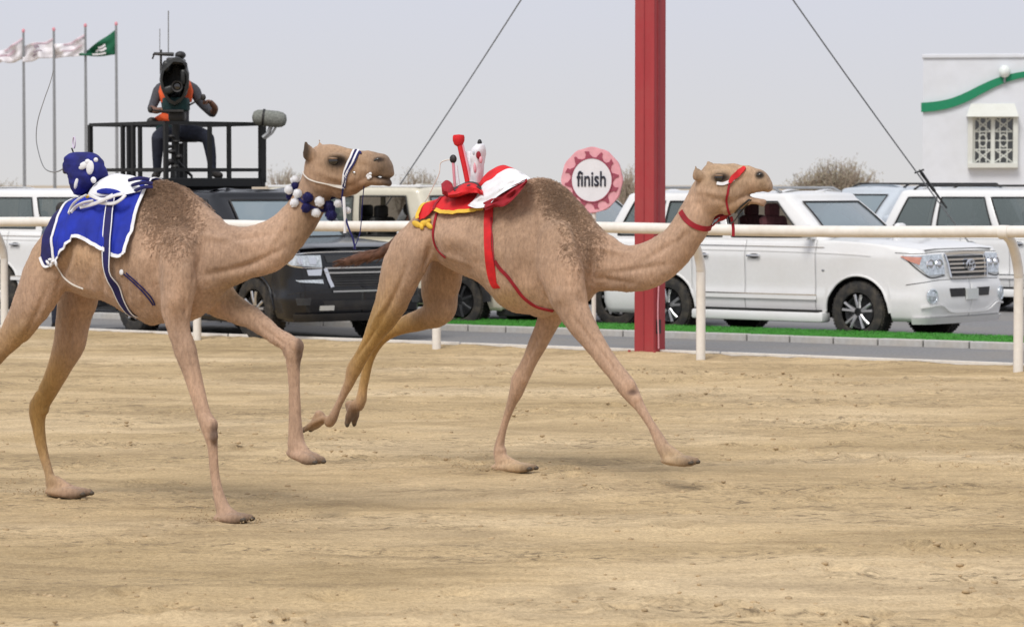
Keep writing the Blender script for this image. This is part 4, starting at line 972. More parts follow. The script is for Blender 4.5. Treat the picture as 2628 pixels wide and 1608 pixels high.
# ---- right camel: cloths, pads, girths
root = camel_root(cr, 'saddle_cloth', 'red cloth with yellow hem tied over the rump of the front camel', 'saddle cloth')
ob3, g3, n3 = sheet(6, [(1078, 566), (1098, 563), (1118, 545), (1142, 552), (1175, 551), (1210, 548), (1250, 540)],
                    [(1118, 505), (1132, 500), (1150, 496), (1172, 490), (1200, 485), (1235, 478), (1275, 470)], cr, 'cloth', M['red_cloth'], root, 18, seed=5, off=.012, fold=.014)
I3, J3 = len(g3) - 1, len(g3[0]) - 1
b = MB(); edge_ribbon(b, g3, n3, [(i, 0) for i in range(14, I3 + 1)], .028, .008); b.build('yellow_hem', M['yellow_cloth'], root, True)
b = MB(); edge_ribbon(b, g3, n3, [(0, j) for j in range(J3 // 2 + 1)], .026, .008); b.build('yellow_edge', M['yellow_cloth'], root, True)
b = MB(); edge_ribbon(b, g3, n3, [(12, j) for j in range(0, J3 // 2)], .02, .006); b.build('fold', M['darkred_cloth'], root, True)
b = MB()
for (x, y, rx, ry, an) in [(1072, 577, 16, 8, 20), (1090, 574, 14, 8, -10), (1104, 580, 12, 7, 35), (1100, 570, 12, 6, -30), (1084, 583, 8, 6, 70)]:
    p, m_ = near_hit(cr, x, y); c = p + m_ * .012; b.ball(c, (rx * .0027, .012, ry * .0027), 12, 8, Matrix.Rotation(R(an), 3, 'Y'))
b.build('yellow_bow', M['yellow_cloth'], root, True)
root = camel_root(cr, 'saddle_pad', 'white and pale grey folded pad with red lining on the hump of the front camel', 'saddle pad')
def drape(cm, poly_top, poly_bot, name, mt, parent, b_top, b_bot, puff=.03, th=.02, seed=0, rows=12):
    T = spline(poly_top, n=5); B = spline(poly_bot, n=5); ni = len(T); vs_ = []
    for lay in (0, 1):
        for i in range(ni):
            for j in range(rows + 1):
                t = j / rows; px = lerp(B[i][0], T[i][0], t); py = lerp(B[i][1], T[i][1], t)
                bb = lerp(b_bot, b_top, t ** .8) - puff * math.sin(t * math.pi) + .028 * noise.noise(Vector((i * .25, j * .35, seed))) + .008 * math.sin(j * 1.9 + i * .3)
                vs_.append(cm.loc(px, py, bb + (th if lay else 0))[0])
    nj = rows + 1; N = ni * nj; fs_ = []
    for i in range(ni - 1):
        for j in range(rows): a = i * nj + j; fs_ += [(a, a + nj, a + nj + 1, a + 1), (N + a, N + a + 1, N + a + nj + 1, N + a + nj)]
    for i in range(ni - 1):
        for j in (0, rows): a = i * nj + j; fs_.append((a, a + nj, N + a + nj, N + a))
    for j in range(rows):
        for i in (0, ni - 1): a = i * nj + j; fs_.append((a, a + 1, N + a + 1, N + a))
    return MB().add(vs_, fs_).build(name, M[mt], parent, True, 70)
pad(cr, [(1235, 470, .06, .05), (1258, 440, .12, .1), (1285, 424, .15, .1), (1310, 428, .15, .07), (1335, 445, .12, .04), (1352, 458, .05, .02)], 'red_lining', 'red_cloth', root)
drape(cr, [(1225, 505), (1240, 470), (1270, 450), (1305, 432), (1335, 440), (1362, 458)], [(1200, 527), (1222, 534), (1252, 528), (1275, 505), (1310, 483), (1352, 462)], 'pad', 'white_cloth', root, -.12, -.285, .03, .03, 3)
drape(cr, [(1240, 520), (1270, 505), (1300, 488), (1330, 470), (1352, 458)], [(1245, 540), (1268, 532), (1296, 528), (1325, 503), (1354, 466)], 'dark_lining', 'darkred_cloth', root, -.262, -.29, .01, .02, 9, 6)
drape(cr, [(1150, 492), (1170, 482), (1195, 470), (1220, 472), (1240, 490)], [(1150, 505), (1175, 505), (1200, 497), (1225, 495), (1240, 505)], 'red_roll', 'red_cloth', root, -.17, -.24, .05, .03, 6, 6)
drape(cr, [(1132, 472), (1145, 462), (1158, 468), (1164, 480)], [(1135, 498), (1148, 506), (1162, 510), (1170, 505)], 'dark_bundle', 'darkred_cloth', root, -.12, -.2, .05, .03, 12, 6)
drape(cr, [(1160, 483), (1180, 474), (1200, 466), (1222, 468), (1236, 478)], [(1165, 490), (1182, 484), (1202, 477), (1220, 478), (1234, 486)], 'base_frame', 'black_plastic', root, -.10, -.22, .03, .03, 2, 4)
for i, (T, B_, mt) in enumerate([([(1205, 512), (1235, 490), (1275, 468), (1315, 450)], [(1207, 518), (1238, 498), (1278, 476), (1318, 457)], 'bluegrey_paint')]):
    drape(cr, T, B_, 'grey_stripe', 'grey_cloth' if False else 'stripe_grey', root, -.235, -.26, .02, .006, 4, 3) if 'stripe_grey' in M else None
def girth(cm, name, label, pix, w, mt, extra=None):
    r = camel_root(cm, name, label, 'girth strap'); p, m = ring_path(cm, pix, 5); b = MB(); ribbon(b, smooth_list(p, 3), m, w, .005, .005); b.build('strap', M[mt], r, True); return r
root = girth(cr, 'girth_strap', 'broad red girth strap hanging down the flank behind the front camel shoulder', [(1258, 505), (1256, 535), (1254, 570), (1253, 620), (1256, 660), (1262, 700), (1268, 728), (1278, 738)], .064, 'red_cloth')
p, m = near_path(cr, [(1270, 668), (1285, 690), (1303, 708), (1322, 733), (1342, 760), (1372, 783), (1400, 792), (1420, 796)]); b = MB(); ribbon(b, p, m, .024, .005, .005); b.build('breast_strap', M['darkred_cloth'], root, True)
p, m = near_path(cr, [(1262, 560), (1264, 600), (1266, 640), (1270, 668)]); b = MB(); ribbon(b, p, m, .008, .004, .012); b.build('strap_edge', M['darkred_cloth'], root, True)
root = camel_root(cr, 'flank_strap', 'thin dark red strap around the belly in front of the front camel thigh', 'flank strap')
p, m = near_path(cr, [(1122, 548), (1116, 575), (1113, 600), (1117, 625), (1128, 645), (1145, 660)]); b = MB(); ribbon(b, p, m, .02, .005, .005); b.build('strap', M['darkred_cloth'], root, True)

# robot on the right camel
root = camel_root(cr, 'robot_jockey', 'spindly robot rider with a red ball top and pink rods standing on the front camel', 'robot jockey')
def rod(cm, pix, bb, r, name, mt, n=8):
    P = [cm.loc(x, y, bb)[0] for x, y in spline(pix, n=4)]; rr = r if not isinstance(r, tuple) else [lerp(r[0], r[1], i / (len(P) - 1)) for i in range(len(P))]
    return MB().tube(P, rr, n).build(name, M[mt], root, True)
rod(cr, [(1180, 372), (1186, 400), (1194, 435), (1201, 470)], -.02, .019, 'mast_rod', 'red_cloth')
rod(cr, [(1186, 372), (1192, 400), (1201, 435), (1208, 470)], -.01, .012, 'mast_rod', 'sign_pink')
c, m = cr.loc(1177, 360, -.02); MB().lathe([(0, .04), (.036, .036), (.041, .02), (.04, -.004), (.03, -.03), (.012, -.042), (0, -.044)], c, None, 18).build('red_cap', M['red_cloth'], root, True)
rod(cr, [(1163, 416), (1165, 445), (1168, 482)], -.05, .010, 'rod', 'pink'); rod(cr, [(1171, 425), (1174, 450), (1178, 478)], -.045, .009, 'rod', 'sign_white')
c, m = cr.loc(1163, 408, -.05); MB().ball(c, (.027, .02, .03), 14, 10).build('whip_motor', M['black_plastic'], root, True)
rod(cr, [(1156, 409), (1141, 412), (1130, 420), (1127, 445), (1112, 478), (1098, 505), (1080, 535), (1062, 560)], -.06, (.005, .003), 'whip', 'rail_white', 6)
jbody(cr, [(1222, 242 + 1000, 372, .03), (1214, 1243, 385, .05), (1212, 1240, 405, .055), (1214, 1238, 425, .05), (1212, 1236, 445, .05), (1208, 1234, 472, .04)], -.02, 'sign_white', 'body', root)
jbody(cr, [(1194, 1212, 392, .02), (1192, 1216, 410, .035), (1194, 1218, 432, .04), (1198, 1218, 460, .035)], .05, 'sign_white', 'rear_body', root)
c, m = cr.loc(1231, 367, -.03); MB().ball(c, (.016, .016, .026)).build('camera_eye', M['black_plastic'], root, True)
for (x, y, rx, ry, mt) in [(1228, 398, 7, 10, 'darkred_cloth'), (1234, 410, 4, 9, 'sign_pink'), (1219, 430, 4, 14, 'sign_pink'), (1217, 392, 4, 8, 'bluegrey_paint')]:
    c, m = cr.loc(x, y, -.066); MB().ball(c, (rx * m, .014, ry * m), 12, 8).build('patch', M[mt], root, True)

# halter, right camel
root = camel_root(cr, 'halter', 'red halter and collar with a red nose tuft on the front camel head', 'halter')
p, m = ring_path(cr, [(1748, 543), (1762, 566), (1785, 581), (1812, 587), (1842, 582), (1868, 571)], 5, cr.hl)
b = MB(); ribbon(b, smooth_list(p, 2), m, .034, .006, .004); b.build('collar', M['darkred_cloth'], root, True)
p, m = near_path(cr, [(1872, 472), (1868, 492), (1864, 515), (1869, 540), (1876, 556)]); b = MB(); ribbon(b, p, m, .014, .005, .004); b.build('cheek_strap', M['darkred_cloth'], root, True)
p, m = near_path(cr, [(1912, 432), (1902, 440), (1890, 449), (1880, 458), (1872, 470)]); b = MB(); ribbon(b, p, m, [.03 * math.sin(.4 + 2.5 * i / len(p)) + .008 for i in range(len(p))], .016, .002); b.build('nose_tuft', M['red_cloth'], root, True)
p, m = near_path(cr, [(1840, 470), (1855, 472), (1870, 467), (1884, 461)]); b = MB(); ribbon(b, p, m, .02, .006, .003); b.build('cheek_patch', M['white_cloth'], root, True)
p, m = near_path(cr, [(1924, 512), (1912, 520), (1898, 532), (1886, 545)]); b = MB(); ribbon(b, p, m, .012, .005, .003); b.build('chin_strap', M['black_plastic'], root, True)
yb = near_hit(cr, 1876, 556)[0].y
lead(cr, [(1876, 556, yb - .01), (1880, 570, yb), (1882, 588, yb), (1882, 606, yb)], .011, 'lead', 'darkred_cloth')
yb = near_hit(cr, 1925, 510)[0].y
lead(cr, [(1928, 512, yb), (1915, 528, yb), (1900, 545, yb), (1885, 566, yb - .02), (1874, 574, yb - .03)], .005, 'rein', 'black_plastic')
# ------------------------------------------------------------------ vehicles
def interp(x, tab):
    if x <= tab[0][0]: return tab[0][1]
    for (a, b), (c, d) in zip(tab, tab[1:]):
        if x <= c: return b + (d - b) * (x - a) / (c - a)
    return tab[-1][1]
class Car:
    def __init__(s, loc, h, paint, label, P, cat='car', group=None, name='parked_car'):
        s.P = dict(L=4.95, W=1.97, H=1.88, wb=2.85, fo=.9, tr=.39, tw=.27, rock=.34, belt=1.27, hoodf=1.16, cowl=1.28, wsb=.52, wst=1.12, rc=.34, bow=.10, rb=.05, rt=.28, tum=.15,
                   glass='glass', seat='grey_cloth', rim='rim_silver', spokes=5, win=[(.03, .22), (.25, .55), (.60, .95)], doors=(-.72, -1.78, -2.62), lean=.0, flare=None, openwin=(), archr=.47, boxy=0)
        s.P.update(P); p = s.P
        s.root = tag(empty(name, loc, h), label, cat, group); s.paint = paint
        s.xf = p['wb'] / 2 + p['fo']; s.xr = s.xf - p['L']; s.ax = p['wb'] / 2; hw = p['W'] / 2
        # plan outline from the rear centre round the right side to the front centre, then mirrored
        rc, rr = p['rc'], .22; pts = []
        for i in range(7): pts.append((s.xr, -(hw - rr) * i / 7))
        for i in range(7): w = math.pi / 2 * i / 6; pts.append((s.xr + rr - rr * math.cos(w), -(hw - rr) - rr * math.sin(w)))
        x0, x1 = s.xr + rr, s.xf - rc - .02
        n = int((x1 - x0) / .03)
        for i in range(1, n): pts.append((x0 + (x1 - x0) * i / n, -hw))
        rcy = rc * .62
        for i in range(13): w = math.pi / 2 * i / 12; pts.append((x1 + rc * math.sin(w) * (1 - p['bow']), -(hw - rcy) - rcy * math.cos(w)))
        m = 16; xe = pts[-1][0]; ye = pts[-1][1]
        for i in range(1, m + 1): t = i / m; pts.append((xe + (s.xf - xe) * math.sin(t * math.pi / 2), ye * (1 - t)))
        half = [Vector(q) for q in pts]; full = half + [Vector((q.x, -q.y)) for q in reversed(half[:-1])][:-1]
        s.H2 = half; s.nh = len(half)
        K = s.nh; nrm = []
        for i in range(K):
            a = half[max(i - 1, 0)]; b = half[min(i + 1, K - 1)]; t = (b - a).normalized(); nn = Vector((t.y, -t.x))
            if i == 0: nn = Vector((-1, 0))
            if i == K - 1: nn = Vector((1, 0))
            nrm.append(nn.normalized())
        s.N2 = nrm; s.S = [0]
        for i in range(1, K): s.S.append(s.S[-1] + (half[i] - half[i - 1]).length)
        s.tot = s.S[-1]
        if p['boxy']: s.INSF = [(.25, .05), (.45, .0), (.62, .0), (.66, .06), (.95, .07), (1.05, .09), (1.2, .14)]
        else: s.INSF = [(.2, .12), (.34, .03), (.48, .0), (.72, .005), (.80, .045), (1.0, .07), (1.12, .11), (1.28, .32)]
        s.INSS = [(.2, .10), (.34, .045), (.42, .02), (.50, .012), (.56, .0), (.62, .012), (.66, .02), (.95, .006), (1.08, .0), (1.15, .016), (1.28, .05)]
        s.INSR = [(.2, .1), (.4, .0), (.6, .0), (.66, .03), (1.2, .08)]
    def ins(s, k, z):
        n = s.N2[k]; f = max(0, n.x) ** 1.2; r = max(0, -n.x) ** 1.2; sd = max(0, 1 - f - r)
        return f * interp(z, s.INSF) + r * interp(z, s.INSR) + sd * interp(z, s.INSS)
    def ztop(s, x):
        p = s.P; c = s.ax - p['wsb']
        if x > c: t = min(1, (x - c) / (s.xf - c)); return lerp(p['cowl'], p['hoodf'], t ** 1.6)
        return p['cowl'] - (p['cowl'] - p['belt']) * min(1, (c - x) / .8)
    def zbot(s, x, side=1.0):
        p = s.P; z = p['rock'] if -s.ax < x < s.ax else p['rock'] - .06
        for a in (s.ax, -s.ax):
            d = abs(x - a); r = p['archr']
            if d < r: z = max(z, p['tr'] + math.sqrt(r * r - d * d) * .98)
        return z
    def sp(s, k, z, side=-1, off=0.0):          # surface point on column k, side -1 = right (near)
        q = s.H2[k] - s.N2[k] * (s.ins(k, z) - off); return Vector((q.x, q.y if side < 0 else -q.y, z))
    def kx(s, x):                                # column index at x on the flank
        best = min(range(s.nh), key=lambda k: abs(s.H2[k].x - x) + (10 if abs(s.H2[k].y) < s.P['W'] / 2 - .14 else 0)); return best
    def sf(s, sv, z, off=0.0):                   # sv: arc length from the front centre, negative = right side
        a = s.tot - abs(sv); i = 0
        lo, hi = 0, s.nh - 1
        while hi - lo > 1:
            m = (lo + hi) // 2
            if s.S[m] <= a: lo = m
            else: hi = m
        t = (a - s.S[lo]) / max(1e-6, s.S[hi] - s.S[lo]); side = -1 if sv <= 0 else 1
        return s.sp(lo, z, side, off).lerp(s.sp(hi, z, side, off), t)
    def panel(s, name, k0, k1, side, mt, parent, gap=.004, rows=16, cap=False, off=0.0, zt=None):
        vs_ = []; fs_ = []; nk = k1 - k0 + 1
        for i, k in enumerate(range(k0, k1 + 1)):
            x = s.H2[k].x; zb = s.zbot(x) if abs(s.N2[k].x) < .75 else s.P['rock'] - .04; z1 = (zt or s.ztop(x)) - (0.0 if not off else 0)
            for j in range(rows + 1):
                v = s.sp(k, lerp(zb, z1, j / rows), side, off)
                if i == 0 and k0 > 0: v.x += gap
                if i == nk - 1 and k1 < s.nh - 1: v.x -= gap
                vs_.append(v)
        for i in range(nk - 1):
            for j in range(rows): a = i * (rows + 1) + j; fs_.append((a, a + 1, a + rows + 2, a + rows + 1) if side > 0 else (a, a + rows + 1, a + rows + 2, a + 1))
        me = mesh_from(vs_, fs_); o = link(name, me, mt, parent, True, 40)
        md = o.modifiers.new('s', 'SOLIDIFY'); md.thickness = .018; md.offset = -1
        return o
    def patch(s, name, quad, mt, parent=None, off=.004, th=.012, nu=10, nv=4, smooth=True):
        """quad: (s,z) corners bl, br, tr, tl on the nose / flank"""
        bl, br, tr_, tl = quad; vs_ = []
        for lay in (off - .01, off + th):
            for i in range(nu + 1):
                for j in range(nv + 1):
                    u, v = i / nu, j / nv
                    sv = lerp(lerp(bl[0], br[0], u), lerp(tl[0], tr_[0], u), v); z = lerp(lerp(bl[1], br[1], u), lerp(tl[1], tr_[1], u), v)
                    vs_.append(s.sf(sv, z, lay))
        nj = nv + 1; N = (nu + 1) * nj; fs_ = []
        for i in range(nu):
            for j in range(nv): a = i * nj + j; fs_ += [(a, a + 1, a + nj + 1, a + nj), (N + a, N + a + nj, N + a + nj + 1, N + a + 1)]
        for i in range(nu):
            for j in (0, nv): a = i * nj + j; fs_.append((a, a + nj, N + a + nj, N + a))
        for j in range(nv):
            for i in (0, nu): a = i * nj + j; fs_.append((a, a + 1, N + a + 1, N + a))
        b = MB().add(vs_, fs_); return b.build(name, M[mt], parent or s.root, smooth, 40)
    def line(s, name, pts, w, mt, parent=None, off=.006, th=.008):
        """thin strip over (s,z) points"""
        P = []; Q = spline([(a, b) for a, b in pts], n=8); b = MB()
        for q in Q: P.append(s.sf(q[0], q[1], off))
        nn = []
        for q in Q: nn.append((s.sf(q[0], q[1], .1) - s.sf(q[0], q[1], 0)).normalized())
        ribbon(b, P, nn, w, th, 0); return b.build(name, M[mt], parent or s.root, True, 40)
    def xs(s, x):                                # flank x -> arc coordinate on the right side
        k = s.kx(x); return -(s.tot - s.S[k])
    def build(s):
        p = s.P; root = s.root; hw = p['W'] / 2
        kc = s.kx(s.ax - p['wsb'] + .02); kd = [s.kx(s.ax + d) for d in p['doors']]
        mt = M[s.paint]
        # near flank split into its panels
        kr = 8
        s.panel('rear_quarter', 0, kd[2], -1, mt, root)
        dr = s.panel('door', kd[2], kd[1], -1, mt, root); df = s.panel('door', kd[1], kd[0], -1, mt, root)
        s.panel('front_fender', kd[0], s.nh - 1, -1, mt, root)
        s.panel('far_flank', 0, s.nh - 1, 1, mt, root)
        s.panel('body_liner', 0, s.nh - 1, -1, M['black_plastic'], root, off=-.026)
        # bonnet and the ledge under the windows
        vs_ = []; fs_ = []; m_ = 12
        ks = range(s.nh)
        for k in ks:
            x = s.H2[k].x; a = s.sp(k, s.ztop(x), -1)
            for j in range(m_ + 1):
                t = j / m_ * 2 - 1; y = abs(a.y) * t; cr_ = (.035 if x > s.ax - p['wsb'] else .0) * (1 - t ** 4) * min(1, (s.xf - x) / .5 + .15)
                rid = .012 * math.exp(-((abs(t) - .62) / .1) ** 2) if x > s.ax - p['wsb'] else 0
                vs_.append((a.x, y, a.z + cr_ + rid * min(1, (s.xf - x) / .4)))
        nj = m_ + 1
        for i in range(s.nh - 1):
            for j in range(m_): a = i * nj + j; fs_.append((a, a + nj, a + nj + 1, a + 1))
        me = mesh_from(vs_, fs_); bn = link('bonnet', me, mt, root, True, 40)
        # floor and wheel wells
        b = MB(); b.box((s.xf - p['L'] / 2, 0, .40), (p['L'] - .5, p['W'] - .62, .22)); b.build('underbody', M['black_plastic'], root)
        b = MB(); b.box((0, 0, .62), (p['wb'] - 2 * p['archr'], p['W'] - .14, .5)); b.box((s.xr + .45, 0, .7), (.6, p['W'] - .2, .6)); b.box((s.xf - .52, 0, .72), (.5, p['W'] - .35, .5)); b.build('cabin_floor', M['black_plastic'], root)
        # greenhouse
        xb0, xb1 = s.xr + p['rb'], s.ax - p['wsb']; xt0, xt1 = s.xr + p['rt'], s.ax - p['wst']; hb = hw - .055; ht = hb - p['tum']
        zr = p['H'] - .07
        def ring(x0, x1, h, rf, rr):
            L = []
            for i in range(6): L.append((x0, -(h - rr) * i / 6, 'r', i / 6))
            for i in range(6): w = math.pi / 2 * i / 5; L.append((x0 + rr * (1 - math.cos(w)), -(h - rr) - rr * math.sin(w), 'c', 0))
            n = 64
            for i in range(1, n): t = i / n; L.append((x0 + rr + (x1 - rf - x0 - rr) * t, -h, 's', t))
            for i in range(6): w = math.pi / 2 * i / 5; L.append((x1 - rf + rf * math.sin(w), -(h - rf * .8) - rf * .8 * math.cos(w), 'f', 0))
            for i in range(1, 13): t = i / 12; L.append((x1 + .10 * math.sin(t * math.pi / 2), -(h - rf * .8) * (1 - t), 'w', t))
            return L
        Bq = ring(xb0, xb1, hb, .12, .12); Tq = ring(xt0, xt1, ht, .14, .16); K = len(Bq); s.K = K
        def G(k, v, side=-1, off=0.0):
            bx, by = Bq[k][:2]; tx, ty = Tq[k][:2]; z0 = s.ztop(bx) - .01
            x = lerp(bx, tx, v); y = lerp(by, ty, v) - (.02 * math.sin(v * math.pi) if Bq[k][2] in 'sc' else 0); z = lerp(z0, zr, v)
            if Bq[k][2] in 'wf': x += .03 * math.sin(v * math.pi)
            k0, k1 = max(k - 1, 0), min(k + 1, K - 1); d = Vector((Bq[k1][0] - Bq[k0][0], Bq[k1][1] - Bq[k0][1])).normalized(); nn = Vector((d.y, -d.x))
            x += nn.x * off; y += nn.y * off
            return Vector((x, y if side < 0 else -y, z))
        NV = 22; wins = p['win']
        v0, v1 = .07, .90
        def isglass(k, v):
            kind, t = Bq[k][2], Bq[k][3]
            if not (v0 < v < v1): return None
            if kind == 's':
                for wi, (a, b_) in enumerate(wins):
                    if a < t < b_: return ('s', wi)
            if kind == 'w' and t > .06: return ('w', 0)
            if kind == 'r' and t < .8 and v > .12: return ('r', 0)
            return None
        b = MB(); vs_ = []; fs_ = []; glass = {}
        for side in (-1, 1):
            n0 = len(vs_)
            for k in range(K):
                for j in range(NV + 1): vs_.append(G(k, j / NV, side))
            for k in range(K - 1):
                for j in range(NV):
                    g = isglass(k, (j + .5) / NV); a = n0 + k * (NV + 1) + j; q = (a, a + NV + 1, a + NV + 2, a + 1)
                    if g is None: fs_.append(q if side < 0 else q[::-1])
                    else: glass.setdefault((g, side if g[0] == 's' else 0), []).append((k, j, side))
        # roof: rounded edge and crowned skin
        rows = []
        for (dz, dy) in ((.0, 0), (.03, .012), (.05, .035), (.062, .075), (.07, .14)):
            rows.append([(G(k, 1, -1) + Vector((0, 0, dz)), dy) for k in range(K)])
        n0 = len(vs_); cx_ = (xt0 + xt1) / 2
        for side in (-1, 1):
            nn0 = len(vs_)
            for r in rows:
                for k in range(K):
                    v, dy = r[k]; kx = (v.x - cx_); v = Vector((v.x - math.copysign(min(dy, abs(kx)), kx) * (abs(Tq[k][0] - cx_) > (xt1 - xt0) / 2 - .2), v.y + (dy if v.y < -dy else -v.y), v.z))
                    vs_.append(Vector((v.x, v.y if side < 0 else -v.y, v.z)))
            for i in range(len(rows) - 1):
                for k in range(K - 1): a = nn0 + i * K + k; q = (a, a + 1, a + K + 1, a + K); fs_.append(q if side < 0 else q[::-1])
            # centre fill with crown
            last = nn0 + (len(rows) - 1) * K; base = len(vs_)
            for k in range(K):
                e = vs_[last + k]
                for t in (.66, .33, 0): vs_.append(Vector((e.x, e.y * t, e.z + .022 * (1 - t * t))))
            for k in range(K - 1):
                c = [last + k] + [base + k * 3 + i for i in range(3)]; d = [last + k + 1] + [base + (k + 1) * 3 + i for i in range(3)]
                for i in range(3): q = (c[i], d[i], d[i + 1], c[i + 1]); fs_.append(q if side < 0 else q[::-1])
        me = mesh_from(vs_, fs_); bm = bmesh.new(); bm.from_mesh(me); bmesh.ops.remove_doubles(bm, verts=bm.verts, dist=.0008); bmesh.ops.recalc_face_normals(bm, faces=bm.faces); bm.to_mesh(me); bm.free()
        gh = link('roof', me, mt, root, True, 38); md = gh.modifiers.new('s', 'SOLIDIFY'); md.thickness = .03; md.offset = -1
        # glass panes and their rubber seals
        for (g, side), cells in glass.items():
            if g[0] == 's' and side < 0 and g[1] in p['openwin']: pane = False
            else: pane = True
            ks_ = [c[0] for c in cells]; js = [c[1] for c in cells]; ka, kb, ja, jb = min(ks_), max(ks_) + 1, min(js), max(js) + 1
            nm = {'s': 'window', 'w': 'windscreen', 'r': 'rear_window'}[g[0]]; gm = M['windscreen'] if g[0] == 'w' else M[p['glass']]
            vs_ = []; fs_ = []; sides = [side] if g[0] == 's' else [-1, 1]
            if pane:
                for sd in sides:
                    n0 = len(vs_); nj = jb - ja + 1
                    for k in range(ka, kb + 1):
                        for j in range(ja, jb + 1): vs_.append(G(k, j / NV, sd, -.009))
                    for k in range(kb - ka):
                        for j in range(nj - 1): a = n0 + k * nj + j; q = (a, a + nj, a + nj + 1, a + 1); fs_.append(q if sd < 0 else q[::-1])
                me = mesh_from(vs_, fs_); bm = bmesh.new(); bm.from_mesh(me); bmesh.ops.remove_doubles(bm, verts=bm.verts, dist=.0008); bm.to_mesh(me); bm.free(); link(nm, me, gm, root, True)
            if side <= 0:
                b = MB()
                if g[0] == 's': loop = [(k, ja) for k in range(ka, kb + 1)] + [(kb, j) for j in range(ja + 1, jb + 1)] + [(k, jb) for k in range(kb - 1, ka - 1, -1)] + [(ka, j) for j in range(jb - 1, ja, -1)]; pts = [G(k, j / NV, -1, .001) for k, j in loop]; cl_ = True
                else:
                    pts = [G(K - 1 if g[0] == 'w' else 0, ja / NV, -1, .001)]
                    if g[0] == 'w': seq = [(k, ja) for k in range(K - 1, ka - 1, -1)] + [(ka, j) for j in range(ja + 1, jb + 1)] + [(k, jb) for k in range(ka + 1, K)]
                    else: seq = [(k, ja) for k in range(0, kb + 1)] + [(kb, j) for j in range(ja + 1, jb + 1)] + [(k, jb) for k in range(kb - 1, -1, -1)]
                    a_ = [G(k, j / NV, -1, .001) for k, j in seq]; pts = a_ + [Vector((q.x, -q.y, q.z)) for q in reversed(a_)]; cl_ = True
                pts2 = [q for i, q in enumerate(pts) if i == 0 or (q - pts[i - 1]).length > .004]
                b.tube(pts2 + [pts2[0]], .011 if g[0] == 's' else .014, 5, False); b.build('window_seal', M['black_plastic'], root, True)
        s.G = G; s.zr = zr; s.xt = (xt0, xt1); s.ht = ht
        # interior
        zc = p['belt'] - .02
        for (x, y) in ((s.ax - 1.35, -.42), (s.ax - 1.35, .42), (s.ax - 2.25, -.42), (s.ax - 2.25, .42)):
            b = MB(); b.box((x, y, zc - .28), (.5, .5, .14), bev=.05); b.box((x - .26, y, zc + .02), (.14, .5, .62), rot=Matrix.Rotation(R(-12), 3, 'Y'), bev=.05); b.box((x - .33, y, zc + .40), (.1, .26, .18), bev=.04)
            o = b.build('seat', M[p['seat']], root, True)
        b = MB(); b.box((s.ax - .78, 0, zc - .10), (.45, p['W'] - .35, .24), bev=.08); b.build('dashboard', M['black_plastic'], root, True)
        tb = MB(); rg_ = [Vector((s.ax - 1.02 + .06 * math.cos(w), .40 + .18 * math.sin(w), zc + .02 + .17 * math.cos(w))) for w in [2 * math.pi * i / 20 for i in range(21)]]; tb.tube(rg_, .014, 6); tb.build('steering_wheel', M['black_plastic'], root, True)
        # wheels
        s.wheels()
        # mirrors and handles
        xm = xb1 - .16
        for sd in (-1, 1):
            b = MB(); b.box((xm, sd * (hw + .10), p['belt'] + .12), (.11, .21, .17), bev=.05); b.box((xm, sd * (hw - .01), p['belt'] + .04), (.06, .12, .05), bev=.01)
            mo = b.build('wing_mirror', mt, root, True, 60)
            b = MB(); b.box((xm - .055, sd * (hw + .10), p['belt'] + .12), (.012, .17, .13), bev=.005); b.build('mirror_glass', M['black_plastic'], mo, True, 60)
        for d, kk in ((dr, kd[1]), (df, kd[0])):
            x = s.ax + (p['doors'][1] if d is df else p['doors'][2]) + .17; z = p['belt'] - .20
            q = s.sf(s.xs(x), z, .012); b = MB(); b.box(q + Vector((0, -.02, 0)), (.2, .022, .03), bev=.01); b.box(q + Vector((-.08, -.005, 0)), (.03, .03, .03)); b.box(q + Vector((.08, -.005, 0)), (.03, .03, .03)); b.build('door_handle', M['chrome' if s.paint != 'black_paint' else 'black_paint'], d, True)
            b = MB(); b.ball(q + Vector((0, .012, -.004)), (.085, .006, .032), 12, 8); b.build('handle_recess', M['black_plastic'], d, True)
        return s
